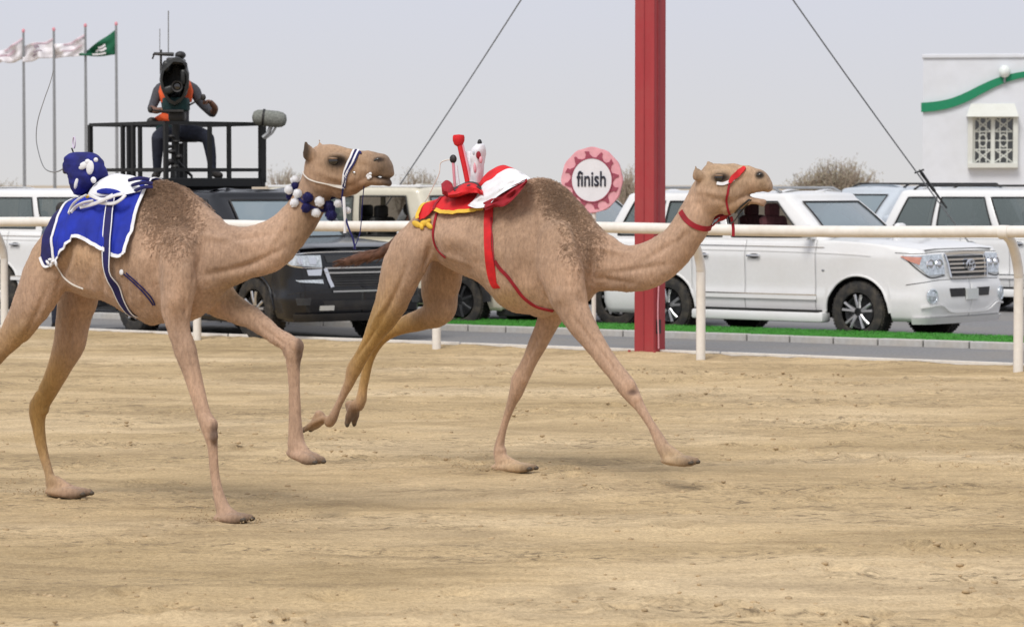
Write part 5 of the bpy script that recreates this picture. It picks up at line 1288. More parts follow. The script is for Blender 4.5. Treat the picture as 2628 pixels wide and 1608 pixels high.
    def wheels(s):
        p = s.P; tr_, tw = p['tr'], p['tw']; rr = tr_ * .62
        prof = [(rr, -tw * .42), (rr * 1.04, -tw * .47), (tr_ * .82, -tw * .52), (tr_ * .95, -tw * .47), (tr_ * .99, -tw * .38), (tr_, -tw * .2), (tr_, 0), (tr_, tw * .2), (tr_ * .99, tw * .38), (tr_ * .95, tw * .47), (tr_ * .82, tw * .52), (rr * 1.04, tw * .47), (rr, tw * .42)]
        Ry = Matrix.Rotation(R(90), 3, 'X')
        first = None
        for (x, sd) in ((s.ax, -1), (-s.ax, -1), (s.ax, 1), (-s.ax, 1)):
            w = empty('wheel', (x, sd * (p['W'] / 2 - .15), tr_)); w.parent = s.root
            if sd > 0: w.rotation_euler = (0, 0, math.pi)
            if first is None:
                b = MB(); b.lathe(prof, (0, 0, 0), Ry, 48)
                for i in range(60):      # tread blocks
                    a = 2 * math.pi * i / 60; c = Vector((math.cos(a) * tr_, 0, math.sin(a) * tr_)); Mx = Matrix.Rotation(-a + math.pi / 2, 3, 'Y')
                    for yy in (-.3, 0, .3): b.box(c + Vector((0, yy * tw + (i % 2) * .01, 0)), (.024, tw * .22, .014), rot=Mx)
                t = b.build('tyre', M['rubber'], w, True, 40)
                b = MB(); b.lathe([(rr, -tw * .44), (rr * .97, -tw * .47), (rr * .92, -tw * .42), (rr * .88, -tw * .2), (rr * .86, tw * .3)], (0, 0, 0), Ry, 40)
                n = p['spokes']
                for i in range(n):
                    for dd in ((-.17, .17) if n <= 6 else (0,)):
                        a = 2 * math.pi * i / n + .3; a2 = a + dd
                        p0 = Vector((math.cos(a + dd * .5) * .055, -tw * .36, math.sin(a + dd * .5) * .055)); p1 = Vector((math.cos(a2 + dd * .25) * rr * .93, -tw * .44, math.sin(a2 + dd * .25) * rr * .93))
                        b.tube([p0, p0.lerp(p1, .5) + Vector((0, -.01, 0)), p1], [.026, .019, .022], 6, True, .8)
                b.lathe([(0, -tw * .44), (.05, -tw * .42), (.075, -tw * .38), (.08, -tw * .3)], (0, 0, 0), Ry, 20)
                r_ = b.build('rim', M[p['rim']], w, True, 45)
                b = MB(); b.lathe([(0, -tw * .22), (rr * .6, -tw * .22), (rr * .6, -tw * .1), (rr * .9, -tw * .05)], (0, 0, 0), Ry, 30)
                for i in range(5): a = 2 * math.pi * i / 5 + .6; b.tube([Vector((math.cos(a) * .035, -tw * .43, math.sin(a) * .035)), Vector((math.cos(a) * .035, -tw * .45, math.sin(a) * .035))], .008, 6)
                d_ = b.build('brake_disc', M['rim_dark'], w, True, 45); first = (t, r_, d_)
            else:
                for o in first: c = o.copy(); C.objects.link(c); c.parent = w
def place(near_px, near_py, D, hdeg, P, axle=1):
    """origin (middle of the wheelbase) so that the near front (axle=1) or rear (-1) hub sits at the given place"""
    W = P.get('W', 1.97); wb = P.get('wb', 2.85); h = R(hdeg); f = Vector((math.cos(h), math.sin(h), 0)); l = Vector((-math.sin(h), math.cos(h), 0))
    q = at(near_px, near_py, D); q.z = 0
    return q - f * (wb / 2 * axle) + l * (W / 2 - .15), h
HU = math.degrees(math.atan2(UD.y, UD.x))

# --- white SUV in the foreground on the right
PL = dict(W=2.03, wb=2.96, fo=1.06, L=5.15, tr=.385, seat='maroon_cloth', openwin=(2,), rim='rim_silver', doors=(-.62, -1.72, -2.55))
loc, h = place(2214, 800, 37.6, HU - 4.5, PL)
lc = Car(loc, h, 'white_paint', 'large white SUV nearest the right edge, chrome barred grille, front window open', PL).build()
def suv_front(c, detail=1, lampw=.40):
    r = c.root
    g = c.patch('grille', [(-.42, .84), (.42, .84), (.47, 1.09), (-.47, 1.09)], 'black_plastic', off=.0, th=.012)
    c.line('grille_frame', [(-.50, 1.115), (-.25, 1.125), (0, 1.13), (.25, 1.125), (.50, 1.115)], .035, 'chrome', g, .015, .02)
    c.line('grille_frame', [(-.43, .83), (0, .82), (.43, .83)], .022, 'chrome', g, .02, .018)
    for sg in (-1, 1): c.line('grille_frame', [(sg * .44, .83), (sg * .47, .95), (sg * .495, 1.11)], .026, 'chrome', g, .02, .018)
    for i in range(4): z = .89 + i * .052; w = .43 + .01 * i; c.line('grille_slat', [(-w, z), (0, z), (w, z)], .024, 'chrome', g, .02, .016)
    ct = c.sf(0, .975, .055); b = MB()
    for (ry, rz) in ((.10, .07), (.035, .066)):
        b.tube([ct + Vector((0, ry * math.cos(w), rz * math.sin(w))) for w in [2 * math.pi * i / 24 for i in range(25)]], .009, 6)
    b.tube([ct + Vector((0, .07 * math.cos(w), .034 + .026 * math.sin(w))) for w in [2 * math.pi * i / 24 for i in range(25)]], .008, 6)
    b.build('badge', M['chrome'], g, True)
    for sg in (-1, 1):
        hl = c.patch('headlight', [(sg * .54, .87), (sg * .90, .86), (sg * 1.22, 1.10), (sg * .54, 1.12)], 'lamp_glass', off=.002, th=.012, nu=16)
        c.patch('indicator', [(sg * 1.02, .99), (sg * 1.14, 1.03), (sg * 1.27, 1.095), (sg * .99, 1.085)], 'lamp_amber', hl, off=.006, th=.012)
        for q in (.64, .82):
            ctr = c.sf(sg * q, .985, .002); nn = (c.sf(sg * q, .985, .1) - c.sf(sg * q, .985, 0)).normalized(); Mx = nn.to_track_quat('Z', 'Y').to_matrix()
            MB().lathe([(.08, .0), (.072, .022), (.05, .012), (.03, .02), (0, .026)], ctr, Mx, 20).build('lamp_bowl', M['chrome'], hl, True)
        c.line('lamp_edge', [(sg * .54, .855), (sg * .90, .845), (sg * 1.24, 1.10)], .012, 'black_plastic', hl, .004, .006)
        ctr = c.sf(sg * .84, .60, .0); nn = (c.sf(sg * .84, .60, .1) - c.sf(sg * .84, .60, 0)).normalized(); Mx = nn.to_track_quat('Z', 'Y').to_matrix()
        MB().lathe([(.095, -.01), (.095, .010), (.08, .016), (.07, .004), (.05, .012), (0, .016)], ctr, Mx, 20).build('fog_lamp', M['lamp_glass'], r, True)
    for sg in (-1, 1): c.patch('intake', [(sg * .15, .585), (sg * .46, .585), (sg * .49, .69), (sg * .15, .69)], 'black_plastic', off=.001, th=.006)
    c.line('bumper_seam', [(-1.2, .74), (-.8, .79), (-.4, .80), (0, .802), (.4, .80), (.8, .79)], .007, 'black_plastic', None, .002, .003)
    c.line('bumper_crease', [(-1.0, .46), (-.7, .49), (-.45, .40), (0, .39), (.45, .40), (.7, .49), (1.0, .46)], .016, c.paint, None, .010, .02)
    c.patch('lower_lip', [(-1.12, .25), (1.12, .25), (1.12, .33), (-1.12, .33)], c.paint, off=.03, th=.02, nu=24)
    c.patch('number_plate', [(-.14, .545), (.14, .545), (.14, .68), (-.14, .68)], 'plate', off=.02, th=.008, smooth=False)
    c.line('bonnet_seam', [(-1.36, 1.135), (-1.0, 1.128), (-.5, 1.145), (0, 1.15), (.5, 1.145), (1.0, 1.128)], .007, 'black_plastic', None, .001, .003)
suv_front(lc)
def flank_trim(c, step=True):
    x0, x1 = c.ax + c.P['doors'][2] + .1, c.ax + c.P['doors'][0] + .04; p = c.P
    a, b_ = c.xs(x0), c.xs(x1)
    c.line('chrome_moulding', [(a, .585), ((a + b_) / 2, .585), (b_, .585)], .014, 'chrome', None, .01, .008)
    c.line('side_moulding', [(a, .55), ((a + b_) / 2, .55), (b_, .55)], .05, c.paint, None, .008, .012)
    c.line('waist_moulding', [(a - .5, 1.20), ((a + b_) / 2, 1.195), (b_ + .1, 1.19)], .010, 'chrome', None, .006, .006)
    c.line('waist_crease', [(a - .6, 1.14), ((a + b_) / 2, 1.135), (b_, 1.12), (b_ + .5, 1.105), (b_ + .8, 1.09)], .012, c.paint, None, .002, .006)
    if step:
        b = MB(); xm = (x0 + x1) / 2
        wl_ = p['wb'] - 2 * p['archr'] + .02
        b.box((0, -p['W'] / 2 + .03, .305), (wl_, .2, .13), bev=.03); b.build('side_skirt', M[c.paint], c.root, True)
        b = MB(); b.box((0, -p['W'] / 2 + .0, .385), (wl_ - .14, .12, .022)); b.build('step_tread', M['black_plastic'], c.root)
    # wheel-arch lips
    for axx in (c.ax, -c.ax):
        pts = []; nn = []
        for i in range(25):
            w = math.pi * i / 24; x = axx + math.cos(w) * (p['archr'] + .0); z = p['tr'] + math.sin(w) * p['archr'] * .98
            if z < p['rock'] - .04: continue
            q = c.sf(c.xs(x), z, .0); q.x = x; pts.append(q); nn.append(Vector((0, -1, 0)))
        b = MB(); b.tube(pts, .016, 6); b.build('arch_lip', M[c.paint if not p['flare'] else 'black_plastic'], c.root, True)
flank_trim(lc)
def roof_rails(c, mt='grey_steel'):
    x0, x1 = c.xt
    for sd in (-1, 1):
        b = MB(); y = sd * (c.ht - .10); z = c.zr + .07
        b.tube([Vector((x0 + .25, y, z)), Vector((x0 + .35, y, z + .06)), Vector((x1 - .35, y, z + .06)), Vector((x1 - .22, y, z))], .018, 8); b.build('roof_rail', M[mt], c.root, True)
roof_rails(lc)
# sun blind in the rear door window of the near SUV
b = MB(); n = 14
pts = [(lc.G(26 + i, .9, -1, -.03), lc.G(26 + i, .1, -1, -.03 - .012 * (i % 2))) for i in range(8)]
vs_ = [q for pr in pts for q in pr]; b.add(vs_, [(2 * i, 2 * i + 1, 2 * i + 3, 2 * i + 2) for i in range(7)]); b.build('window_curtain', M['grey_cloth'], lc.root)
# fuel flap / keyhole on the wing
q = lc.sf(lc.xs(lc.ax - .50), .90, .004); MB().ball(q, (.022, .006, .014), 10, 8).build('side_badge', M['grey_steel'], lc.root, True)

# --- black SUV that carries the camera platform
PS = dict(L=5.2, W=2.03, H=1.9, wb=2.95, fo=1.0, tr=.41, rc=.30, hoodf=1.17, cowl=1.27, belt=1.26, seat='black_plastic', glass='glass_dark', rim='rim_silver', spokes=5, doors=(-.75, -1.85, -2.7), wsb=.5, wst=1.15)
loc, h = place(672, 800, 37.7, -52, PS)
sb = Car(loc, h, 'black_paint', 'black SUV with chrome grille edges that carries the camera platform, behind the camels', PS).build()
def suburban_front(c):
    r = c.root
    c.line('bonnet_chrome', [(-1.1, 1.115), (-.6, 1.140), (0, 1.145), (.6, 1.140), (1.1, 1.115)], .014, 'chrome', None, .006, .01)
    g = c.patch('grille', [(-.44, 0.715), (.44, 0.715), (.50, 0.925), (-.50, 0.925)], 'black_plastic', off=.0, th=.01, nu=14)
    for (z, w) in ((.655, 0.460), (.885, 0.550), (.945, 0.550)): c.line('grille_bar', [(-w, z), (0, z), (w, z)], .02, 'chrome', g, .012, .014)
    for sg in (-1, 1): c.line('grille_frame', [(sg * .47, 0.710), (sg * .50, 0.825), (sg * .54, 0.940)], .05, 'chrome', g, .012, .014)
    for i in range(6): z = .745 + i * .032; c.line('grille_slat', [(-.44, z), (0, z), (.44, z)], .008, 'rim_dark', g, .012, .01)
    c.patch('upper_grille', [(-.5, 1.010), (.5, 1.010), (.52, 1.100), (-.52, 1.100)], 'rim_dark', g, off=.0, th=.01, nu=14)
    for sg in (-1, 1):
        hl = c.patch('headlight', [(sg * .58, 0.955), (sg * 1.04, 0.985), (sg * 1.22, 1.105), (sg * .58, 1.105)], 'lamp_glass', off=.002, th=.012, nu=16)
        c.line('lamp_edge', [(sg * .58, 0.945), (sg * 1.02, 0.975), (sg * 1.24, 1.105)], .014, 'chrome', hl, .008, .008)
        for q in (.66, 0.855): c.patch('lamp_cell', [(sg * q, 0.995), (sg * (q + .1), 0.995), (sg * (q + .1), 1.075), (sg * q, 1.075)], 'chrome', hl, off=.012, th=.01, nu=4)
        c.patch('lower_lamp', [(sg * .60, 0.855), (sg * .78, 0.855), (sg * .80, 0.925), (sg * .58, 0.935)], 'chrome', hl, off=.004, th=.01, nu=6)
        c.patch('indicator', [(sg * .58, 0.755), (sg * .92, 0.775), (sg * .98, 0.800), (sg * .58, 0.805)], 'lamp_glass', hl, off=.004, th=.01)
        c.patch('fog_lamp', [(sg * .78, 0.490), (sg * .95, 0.490), (sg * .97, 0.580), (sg * .76, 0.580)], 'rim_dark', off=.0, th=.008)
    c.patch('intake', [(-.55, 0.420), (.55, 0.420), (.6, 0.540), (-.6, 0.540)], 'black_plastic', off=-.004, th=.006, nu=14)
    c.line('bumper_seam', [(-1.1, 0.620), (-.6, 0.675), (0, 0.675), (.6, 0.675), (1.1, 0.620)], .008, 'black_plastic', None, .002, .003)
    c.patch('lower_lip', [(-1.0, 0.280), (1.0, 0.280), (1.0, 0.380), (-1.0, 0.380)], 'black_plastic', off=.02, th=.02, nu=24)
    pl = c.patch('number_plate', [(-.64, 0.420), (-.44, 0.420), (-.44, 0.480), (-.64, 0.480)], 'plate', off=.01, th=.008, smooth=False)
suburban_front(sb); flank_trim(sb)

# --- second row and neighbours
PC = dict(seat='grey_cloth')
def at_ts(t, s_, P, axle=1):
    W = P.get('W', 1.97); q = tr(t, s_); h = R(HU); f = Vector((math.cos(h), math.sin(h), 0)); l = Vector((-math.sin(h), math.cos(h), 0))
    return q - f * (P.get('wb', 2.85) / 2 * axle) + l * (W / 2 - .15), h
loc, h = at_ts(-1.55, 6.5, PC)
cc = Car(loc, h, 'white_paint', 'white SUV mostly hidden behind the round finish sign and the red mast', PC).build(); suv_front(cc); roof_rails(cc)
PG = dict(L=4.6, W=1.85, H=1.95, wb=2.6, fo=.80, tr=.40, rc=.16, bow=.2, hoodf=1.18, cowl=1.22, belt=1.22, wsb=.5, wst=.72, tum=.08, rim='rim_dark', spokes=8, seat='black_plastic', flare=True, openwin=(2,), boxy=1, win=[(.02, .30), (.34, .58), (.64, .95)], doors=(-.55, -1.5, -2.3))
loc, h = place(1190, 776, 40.8, HU, PG)
tk = Car(loc, h, 'cream_paint', 'boxy white and cream off-road vehicle with black wheel arches and a driver inside', PG).build()
c = tk
b = MB(); b.box((c.xf + .06, 0, .52), (.2, 1.8, .34), bev=.04); b.build('front_bumper', M['black_plastic'], c.root, True)
b = MB(); b.box((c.xf - .02, 0, .66), (.12, 1.7, .12), bev=.03); b.box((c.xf - .1, 0, .28), (.3, 1.6, .16), bev=.03); b.build('winch_tray', M['black_plastic'], c.root, True)
g = c.patch('grille', [(-.42, .80), (.42, .80), (.42, 1.0), (-.42, 1.0)], 'rim_dark', off=.002, th=.01)
for i in range(5): c.line('grille_slat', [(-.41, .83 + i * .035), (0, .83 + i * .035), (.41, .83 + i * .035)], .012, 'black_plastic', g, .014, .008)
for sg in (-1, 1):
    ctr = c.sf(sg * .58, .90, .0); nn = (c.sf(sg * .58, .90, .1) - c.sf(sg * .58, .90, 0)).normalized(); MB().lathe([(.11, 0), (.11, .02), (.09, .026), (0, .04)], ctr, nn.to_track_quat('Z', 'Y').to_matrix(), 24).build('headlight', M['lamp_glass'], c.root, True)
for axx in (c.ax, -c.ax):
    pts = []
    for i in range(21):
        w = math.pi * i / 20; pts.append(Vector((axx + math.cos(w) * .52, -c.P['W'] / 2 - .035, c.P['tr'] + math.sin(w) * .50)))
    b = MB(); b.tube(pts, .065, 8, sq=.7); b.build('wheel_arch_flare', M['black_plastic'], c.root, True)
b = MB(); b.box((0, -c.P['W'] / 2 + .02, .46), (c.P['wb'] - .9, .12, .2), bev=.03); b.build('sill_guard', M['black_plastic'], c.root, True)
b = MB(); b.box((sum(c.xt) / 2, 0, c.zr + .075), (c.xt[1] - c.xt[0] - .1, c.ht * 2 - .1, .04), bev=.015); b.build('roof_skin', M['white_paint'], c.root, True)

PD = dict(H=1.9, L=5.0)
q = at(2440, 700, 47.0); q.z = 0; h = R(HU); f = Vector((math.cos(h), math.sin(h), 0)); l = Vector((-math.sin(h), math.cos(h), 0))
cd = Car(q + f * 1.42 + l * .83, h, 'white_paint', 'white SUV running off the right edge, showing three side windows', PD).build(); flank_trim(cd); roof_rails(cd, 'black_plastic')
PE = dict(H=1.93, L=4.9, glass='glass_dark')
h = R(180 + 32); q = at(2262, 700, 50.5); q.z = 0
ce = Car(q, h, 'bluegrey_paint', 'pale blue-grey SUV facing left, only its roof and glass in view', PE).build(); roof_rails(ce, 'black_plastic')
PF = dict(H=1.9, L=4.95)
loc, h = place(8, 736, 46.0, HU, PF, -1)
cf = Car(loc, h, 'white_paint', 'white SUV at the left edge behind the rail, beyond the rear camel', PF).build(); flank_trim(cf); suv_front(cf)
# ------------------------------------------------------------------ running rail
RH = 1.495
root = tag(empty('running_rail', tr(0, 0)), 'white tubular running rail with goose-neck posts along the track edge', 'rail')
def rl(v): return v - root.location
b = MB(); P = [rl(tr(t, -.36, RH + .012 * math.sin(t * .9))) for t in np.arange(-24, 16, .5)]; b.tube(P, .062, 16); b.build('top_rail', M['rail_white'], root, True, 60)
post_t = [-10.6, -7.05, -3.72, 0, 3.65, 7.51, 11.2]
first = None
for t in post_t:
    if first is None:
        b = MB(); pts = [Vector((0, 0, -.15)), Vector((0, 0, .9)), Vector((0, 0, 1.02)), Vector((0, -.03, 1.14)), Vector((0, -.10, 1.28)), Vector((0, -.20, 1.40)), Vector((0, -.30, RH - .04)), Vector((0, -.36, RH))]
        b.tube(spline(pts, n=3), .052, 12); first = b.build('post', M['rail_white'], root, True, 60)
        b = MB(); b.tube([Vector((-.05, -.36, RH)), Vector((.05, -.36, RH))], .072, 16); clamp = b.build('rail_clamp', M['rail_white'], root, True, 60)
        ps, cs = first, clamp
    else: ps = first.copy(); cs = clamp.copy(); C.objects.link(ps); C.objects.link(cs)
    q = rl(tr(t, 0)); a = math.atan2(UD.y, UD.x)
    for o in (ps, cs): o.location = q; o.rotation_euler = (0, 0, a)
# the low white board at the foot of the posts
bd = None
kroot = tag(empty('kick_board', tr(0, .50)), 'low white board along the sand at the foot of the running rail', 'board')
for i in range(-7, 5):
    t = i * 3.62 + 1.8
    if bd is None: b = MB(); b.box((0, 0, .03), (3.6, .025, .13), bev=.006); bd = b.build('board', M['rail_white'], kroot); o = bd
    else: o = bd.copy(); C.objects.link(o)
    o.location = tr(t, .50) - kroot.location; o.rotation_euler = (0, random.uniform(-.002, .002), math.atan2(UD.y, UD.x) + random.uniform(-.002, .002))

# ------------------------------------------------------------------ red mast and its stays
MB_ = Vector(((1668 - 1314) / 7670 * 34.3, 34.3, 0)); am = math.atan2(UD.y, UD.x)
root = tag(empty('finish_mast', MB_, am), 'tall square red steel mast rising out of the picture beside the finish sign', 'mast')
w = .262
b = MB(); b.box((0, 0, 5.9), (w, w, 12.0), bev=.012); b.build('column', M['red_steel'], root)
b = MB(); b.box((0, -w / 2 - .003, 6), (.012, .006, 12)); b.box((w / 2 + .003, -.03, 6), (.006, .05, 12)); b.build('weld_seam', mat('red_dark', (.29, .03, .038), .6), root)
b = MB(); b.box((0, 0, .03), (.42, .42, .05), bev=.008)
for sx in (-1, 1):
    for sy in (-1, 1): b.lathe([(0, .09), (.018, .09), (.018, .05)], (sx * .17, sy * .17, 0), None, 6)
b.build('base_plate', M['red_steel'], root)
b = MB(); b.tube([Vector((w / 2 + .02, -.06 + .01 * math.sin(i), 1.15 - i * .13)) for i in range(9)], .009, 6); b.build('cable', M['sign_pink'], root, True)
b = MB(); b.box((w / 2 + .006, -.03, .36), (.012, .09, .16)); b.build('service_hatch', M['black_plastic'], root)
top = MB_ + Vector((0, 0, 2 + (470 + 518) * 34.3 / 7670))
def stay(px, py, D, label, turn):
    e = at(px, py, D); d = (e - top); k = -(top.z) / d.z; end = top + d * k
    r = tag(empty('stay_wire', end), label, 'wire')
    n = 24; P = []
    for i in range(n + 1): t = i / n; q = end.lerp(top, t) - end; P.append(q + Vector((0, 0, -.10 * math.sin(t * math.pi))))
    MB().tube(P, .0105, 6).build('cable', M['grey_steel'], r, True)
    if turn:
        q = e - end; u_ = (top - end).normalized(); b = MB(); b.tube([q + u_ * x for x in (-.25, -.2, .1, .5, .56)], [.015, .028, .022, .026, .012], 8); b.build('turnbuckle', M['black_steel'], r, True)
        b = MB(); b.tube([q - u_ * .9, q - u_ * .5, q + u_ * .6], .017, 6); b.build('wire_end', M['black_steel'], r, True)
        b = MB(); b.tube([q + u_ * .55 + Vector((-.09, 0, -.02)), q + u_ * .55 + Vector((.05, 0, .03))], .013, 6); b.build('pin', M['black_steel'], r)
stay(1030, 455, 47.5, 'thin steel stay wire slanting down to the left of the red mast', False)
stay(2388, 476, 44.5, 'thin steel stay wire with dark turnbuckle slanting down to the right of the red mast', True)

# ------------------------------------------------------------------ finish sign
sc_ = at(1519, 462, 34.6); ah = R(-8)
root = tag(empty('finish_sign', (sc_.x, sc_.y, 0), ah), 'round pink and white finish sign on a white pole behind the front camel hump', 'sign')
zs = sc_.z; Rx = Matrix.Rotation(R(90), 3, 'X'); rd = .355
def disc(r, y0, y1, name, mt, n=48, scal=0.0):
    b = MB(); pr = []
    vs_ = []
    for y in (y0, y1):
        for k in range(n): w_ = 2 * math.pi * k / n; rr = r * (1 + scal * math.cos(w_ * 12)); vs_.append(Vector((rr * math.cos(w_), y, zs + rr * 1.07 * math.sin(w_))))
    fs_ = [tuple(range(n - 1, -1, -1)), tuple(range(n, 2 * n))] + [(k, (k + 1) % n, n + (k + 1) % n, n + k) for k in range(n)]
    b.add(vs_, fs_); return b.build(name, M[mt], root, True, 30)
disc(rd, .0, .06, 'rim', 'sign_pink', 96, .012)
disc(rd * .985, -.008, .0, 'face_ring', 'sign_pink', 96, .0)
disc(rd * .66, -.020, -.008, 'centre_disc', 'sign_white', 64)
b = MB(); P = [Vector((rd * .67 * math.cos(w_), -.016, zs + rd * .67 * 1.07 * math.sin(w_))) for w_ in [2 * math.pi * i / 64 for i in range(65)]]; b.tube(P, .010, 6); b.build('inner_ring', M['sign_motif'], root, True)
first = None
for i in range(12):
    a = 2 * math.pi * i / 12 + .15; r0, r1 = rd * .70, rd * .90
    def pt(rr, aa): return Vector((rr * math.cos(aa), -.016, zs + rr * 1.07 * math.sin(aa)))
    b = MB(); poly = [pt(r0, a - .20), pt(r0 * 1.02, a), pt(r0, a + .17), pt(r0 * 1.14, a + .09), pt(r1, a + .02 + .10 * (i % 2)), pt(r1 * .97, a - .05), pt(r0 * 1.13, a - .06)]
    n = len(poly); b.add(poly + [q + Vector((0, .009, 0)) for q in poly], [tuple(range(n)), tuple(range(2 * n - 1, n - 1, -1))] + [(k, (k + 1) % n, n + (k + 1) % n, n + k) for k in range(n)]); b.build('motif', M['sign_motif'], root)
def text(body, size, mt, parent, loc, rot, ext=.004, sx=1.0, name='lettering', off=.0):
    cu = bpy.data.curves.new(name, 'FONT'); cu.body = body; cu.size = size; cu.extrude = ext; cu.align_x = 'CENTER'; cu.align_y = 'CENTER'; cu.offset = off
    o = bpy.data.objects.new(name, cu); C.objects.link(o); dg = bpy.context.evaluated_depsgraph_get(); me = bpy.data.meshes.new_from_object(o.evaluated_get(dg)); bpy.data.objects.remove(o)
    o = link(name, me, M[mt], parent); o.location = loc; o.rotation_euler = rot; o.scale = (sx, 1, 1); return o
text('finish', .245, 'ink', root, (0, -.026, zs + .005), (R(90), 0, 0), sx=.68, off=.004)
b = MB(); b.tube([Vector((.02, .035, -.1)), Vector((.02, .035, zs - .2))], .026, 10); b.build('pole', M['rail_white'], root, True)
b = MB(); b.box((.02, .02, zs - .12), (.12, .05, .5)); b.build('bracket', M['grey_steel'], root)

# ------------------------------------------------------------------ flags
FD = 92.0
M['flag_green'] = mat('flag_green', (.004, .10, .045), .8, var=.15, scale=.8)
M['flag_white'] = mat('flag_white', (.80, .77, .79), .8, var=.04, scale=1.2)
M['flag_mark'] = mat('flag_mark', (.30, .22, .28), .8)
M['flag_pink'] = mat('flag_pink', (.68, .52, .58), .8)
def flagpole(px, ytop, label, gi):
    t = at(px, ytop, FD); r = tag(empty('flagpole', (t.x, t.y, 0)), label, 'flagpole', 'row of flagpoles')
    b = MB(); b.tube([Vector((0, 0, -.05)), Vector((0, 0, t.z * .5)), Vector((0, 0, t.z))], [.055, .048, .036], 10); b.build('pole', M['grey_steel'], r, True)
    b = MB(); b.ball((0, 0, t.z + .05), (.05, .05, .07), 10, 8); b.build('finial', M['pink'], r, True)
def flag(outline_top, outline_bot, label, mt, marks=(), seed=0, cat='flag'):
    """cloth traced edge to edge, hung in folds that run in depth"""
    T = spline(outline_top, n=7); B = spline(outline_bot, n=7); ni = len(T); nr = 12; pts = {}
    o0 = at(outline_top[0][0], outline_top[0][1], FD); r = tag(empty('flag', o0), label, cat, 'flags on the poles')
    def P(u, v, off=0.0):
        i = min(ni - 1.001, u * (ni - 1)); a = int(i); f_ = i - a
        t = [lerp(T[a][k], T[a + 1][k], f_) for k in (0, 1)]; bo = [lerp(B[a][k], B[a + 1][k], f_) for k in (0, 1)]
        q = at(lerp(t[0], bo[0], v), lerp(t[1], bo[1], v), FD); q.y += .16 * math.sin(u * 9 + v * 3 + seed) * min(1, u * 3) + .1 * noise.noise(Vector((u * 4, v * 3, seed))) + off
        return q - o0
    vs_ = [P(i / 36, j / nr) for i in range(37) for j in range(nr + 1)]; nj = nr + 1
    fs_ = [(i * nj + j, (i + 1) * nj + j, (i + 1) * nj + j + 1, i * nj + j + 1) for i in range(36) for j in range(nr)]
    me = mesh_from(vs_, fs_); o = link('cloth', me, M[mt], r, True); md = o.modifiers.new('s', 'SOLIDIFY'); md.thickness = .012
    for (name, m2, line, w_) in marks:
        Q = spline(line, n=5); L = [P(q[0], q[1], -.03) for q in Q]; b = MB()
        ribbon(b, L, [Vector((0, -1, 0))] * len(L), w_, .01, 0); b.build(name, M[m2], r, True)
flagpole(60, 84, 'grey flagpole at the left edge, first of four from the left', 0)
flagpole(138, 80, 'grey flagpole second from the left, beside the bent whip of the robot jockey', 1)
flagpole(219, 70, 'grey flagpole third from the left, with a white flag blowing left', 2)
flagpole(298, 66, 'grey flagpole furthest right, flying the green flag', 3)
flag([(297, 76), (270, 96), (245, 114), (224, 128), (204, 138)], [(296, 140), (270, 144), (245, 145), (224, 144), (204, 143)], 'green flag with white script and sword blowing left from the right-hand pole', 'flag_green',
     [('sword', 'flag_white', [(.22, .86), (.4, .85), (.6, .80)], .05), ('script', 'flag_white', [(.22, .60), (.32, .66), (.42, .55), (.5, .62)], .07), ('script', 'flag_white', [(.24, .42), (.34, .46), (.42, .38)], .06)], 1)
S_ = [('lettering', 'flag_mark', [(.45, .35), (.5, .22), (.56, .34), (.6, .2)], .03), ('lettering', 'flag_mark', [(.35, .55), (.45, .5), (.55, .58), (.66, .5)], .03), ('lettering', 'flag_mark', [(.5, .72), (.6, .7), (.7, .74)], .03), ('pink_edge', 'flag_pink', [(.02, .06), (.2, .08), (.45, .08), (.7, .1)], .05)]
flag([(218, 86), (200, 98), (180, 108), (160, 112), (140, 114)], [(216, 142), (195, 144), (175, 146), (155, 148), (138, 150)], 'white flag with pink edge between the two right-hand poles', 'flag_white', S_[-1:] + [('stripe', 'flag_pink', [(.1, .5), (.4, .6), (.7, .55)], .03)], 3)
flag([(137, 96), (118, 106), (98, 108), (80, 112), (60, 118)], [(136, 148), (116, 150), (96, 152), (78, 158), (60, 160)], 'white flag with dark lettering on the second pole from the left', 'flag_white', S_, 5)
flag([(59, 94), (42, 108), (24, 120), (6, 128), (-20, 134)], [(58, 152), (42, 158), (24, 162), (6, 160), (-20, 170)], 'white flag with a rosy edge leaving the picture on the left', 'flag_white', S_[-1:] + [('stripe', 'flag_pink', [(.3, .4), (.6, .5), (.9, .45)], .06)], 8)

# ------------------------------------------------------------------ small white building on the right
BD = 72.0
bl = at(2368, 400, BD); br = at(2700, 400, BD); zt = at(2368, 150, BD).z; dy = 9.0
BROT = R(-8.2); bn_ = Vector((math.sin(-BROT), math.cos(-BROT), 0)); bx_ = Vector((math.cos(BROT), math.sin(BROT), 0))
root = tag(empty('white_building', (bl.x, bl.y, 0), BROT), 'white plastered building with a green wave band and a grilled window', 'building')
def bp(px, py, off=0.0):
    d = ray(px, py); o_ = Vector((bl.x, bl.y, 0)); t = (o_ - CAM).dot(bn_) / d.dot(bn_); w_ = CAM + d * t
    return Vector(((w_ - o_).dot(bx_), -off, w_.z))
M['plaster'] = mat('plaster', (.70, .72, .76), .9, var=.03, scale=3, dirt=((.5, .5, .47), .3, .8))
M['plaster_trim'] = mat('plaster_trim', (.66, .67, .62), .85, var=.03, dirt=((.45, .43, .36), .25, 2))
Wd = 9.0; a = bp(2496, 288); c = bp(2600, 418); 
b = MB()      # wall in four boxes around the window opening
b.box(((a.x) / 2, .15, zt / 2), (a.x, .3, zt)); b.box(((c.x + Wd) / 2, .15, zt / 2), (Wd - c.x, .3, zt))
b.box(((a.x + c.x) / 2, .15, (a.z + zt) / 2), (c.x - a.x, .3, zt - a.z)); b.box(((a.x + c.x) / 2, .15, c.z / 2), (c.x - a.x, .3, c.z)); b.build('wall', M['plaster'], root)
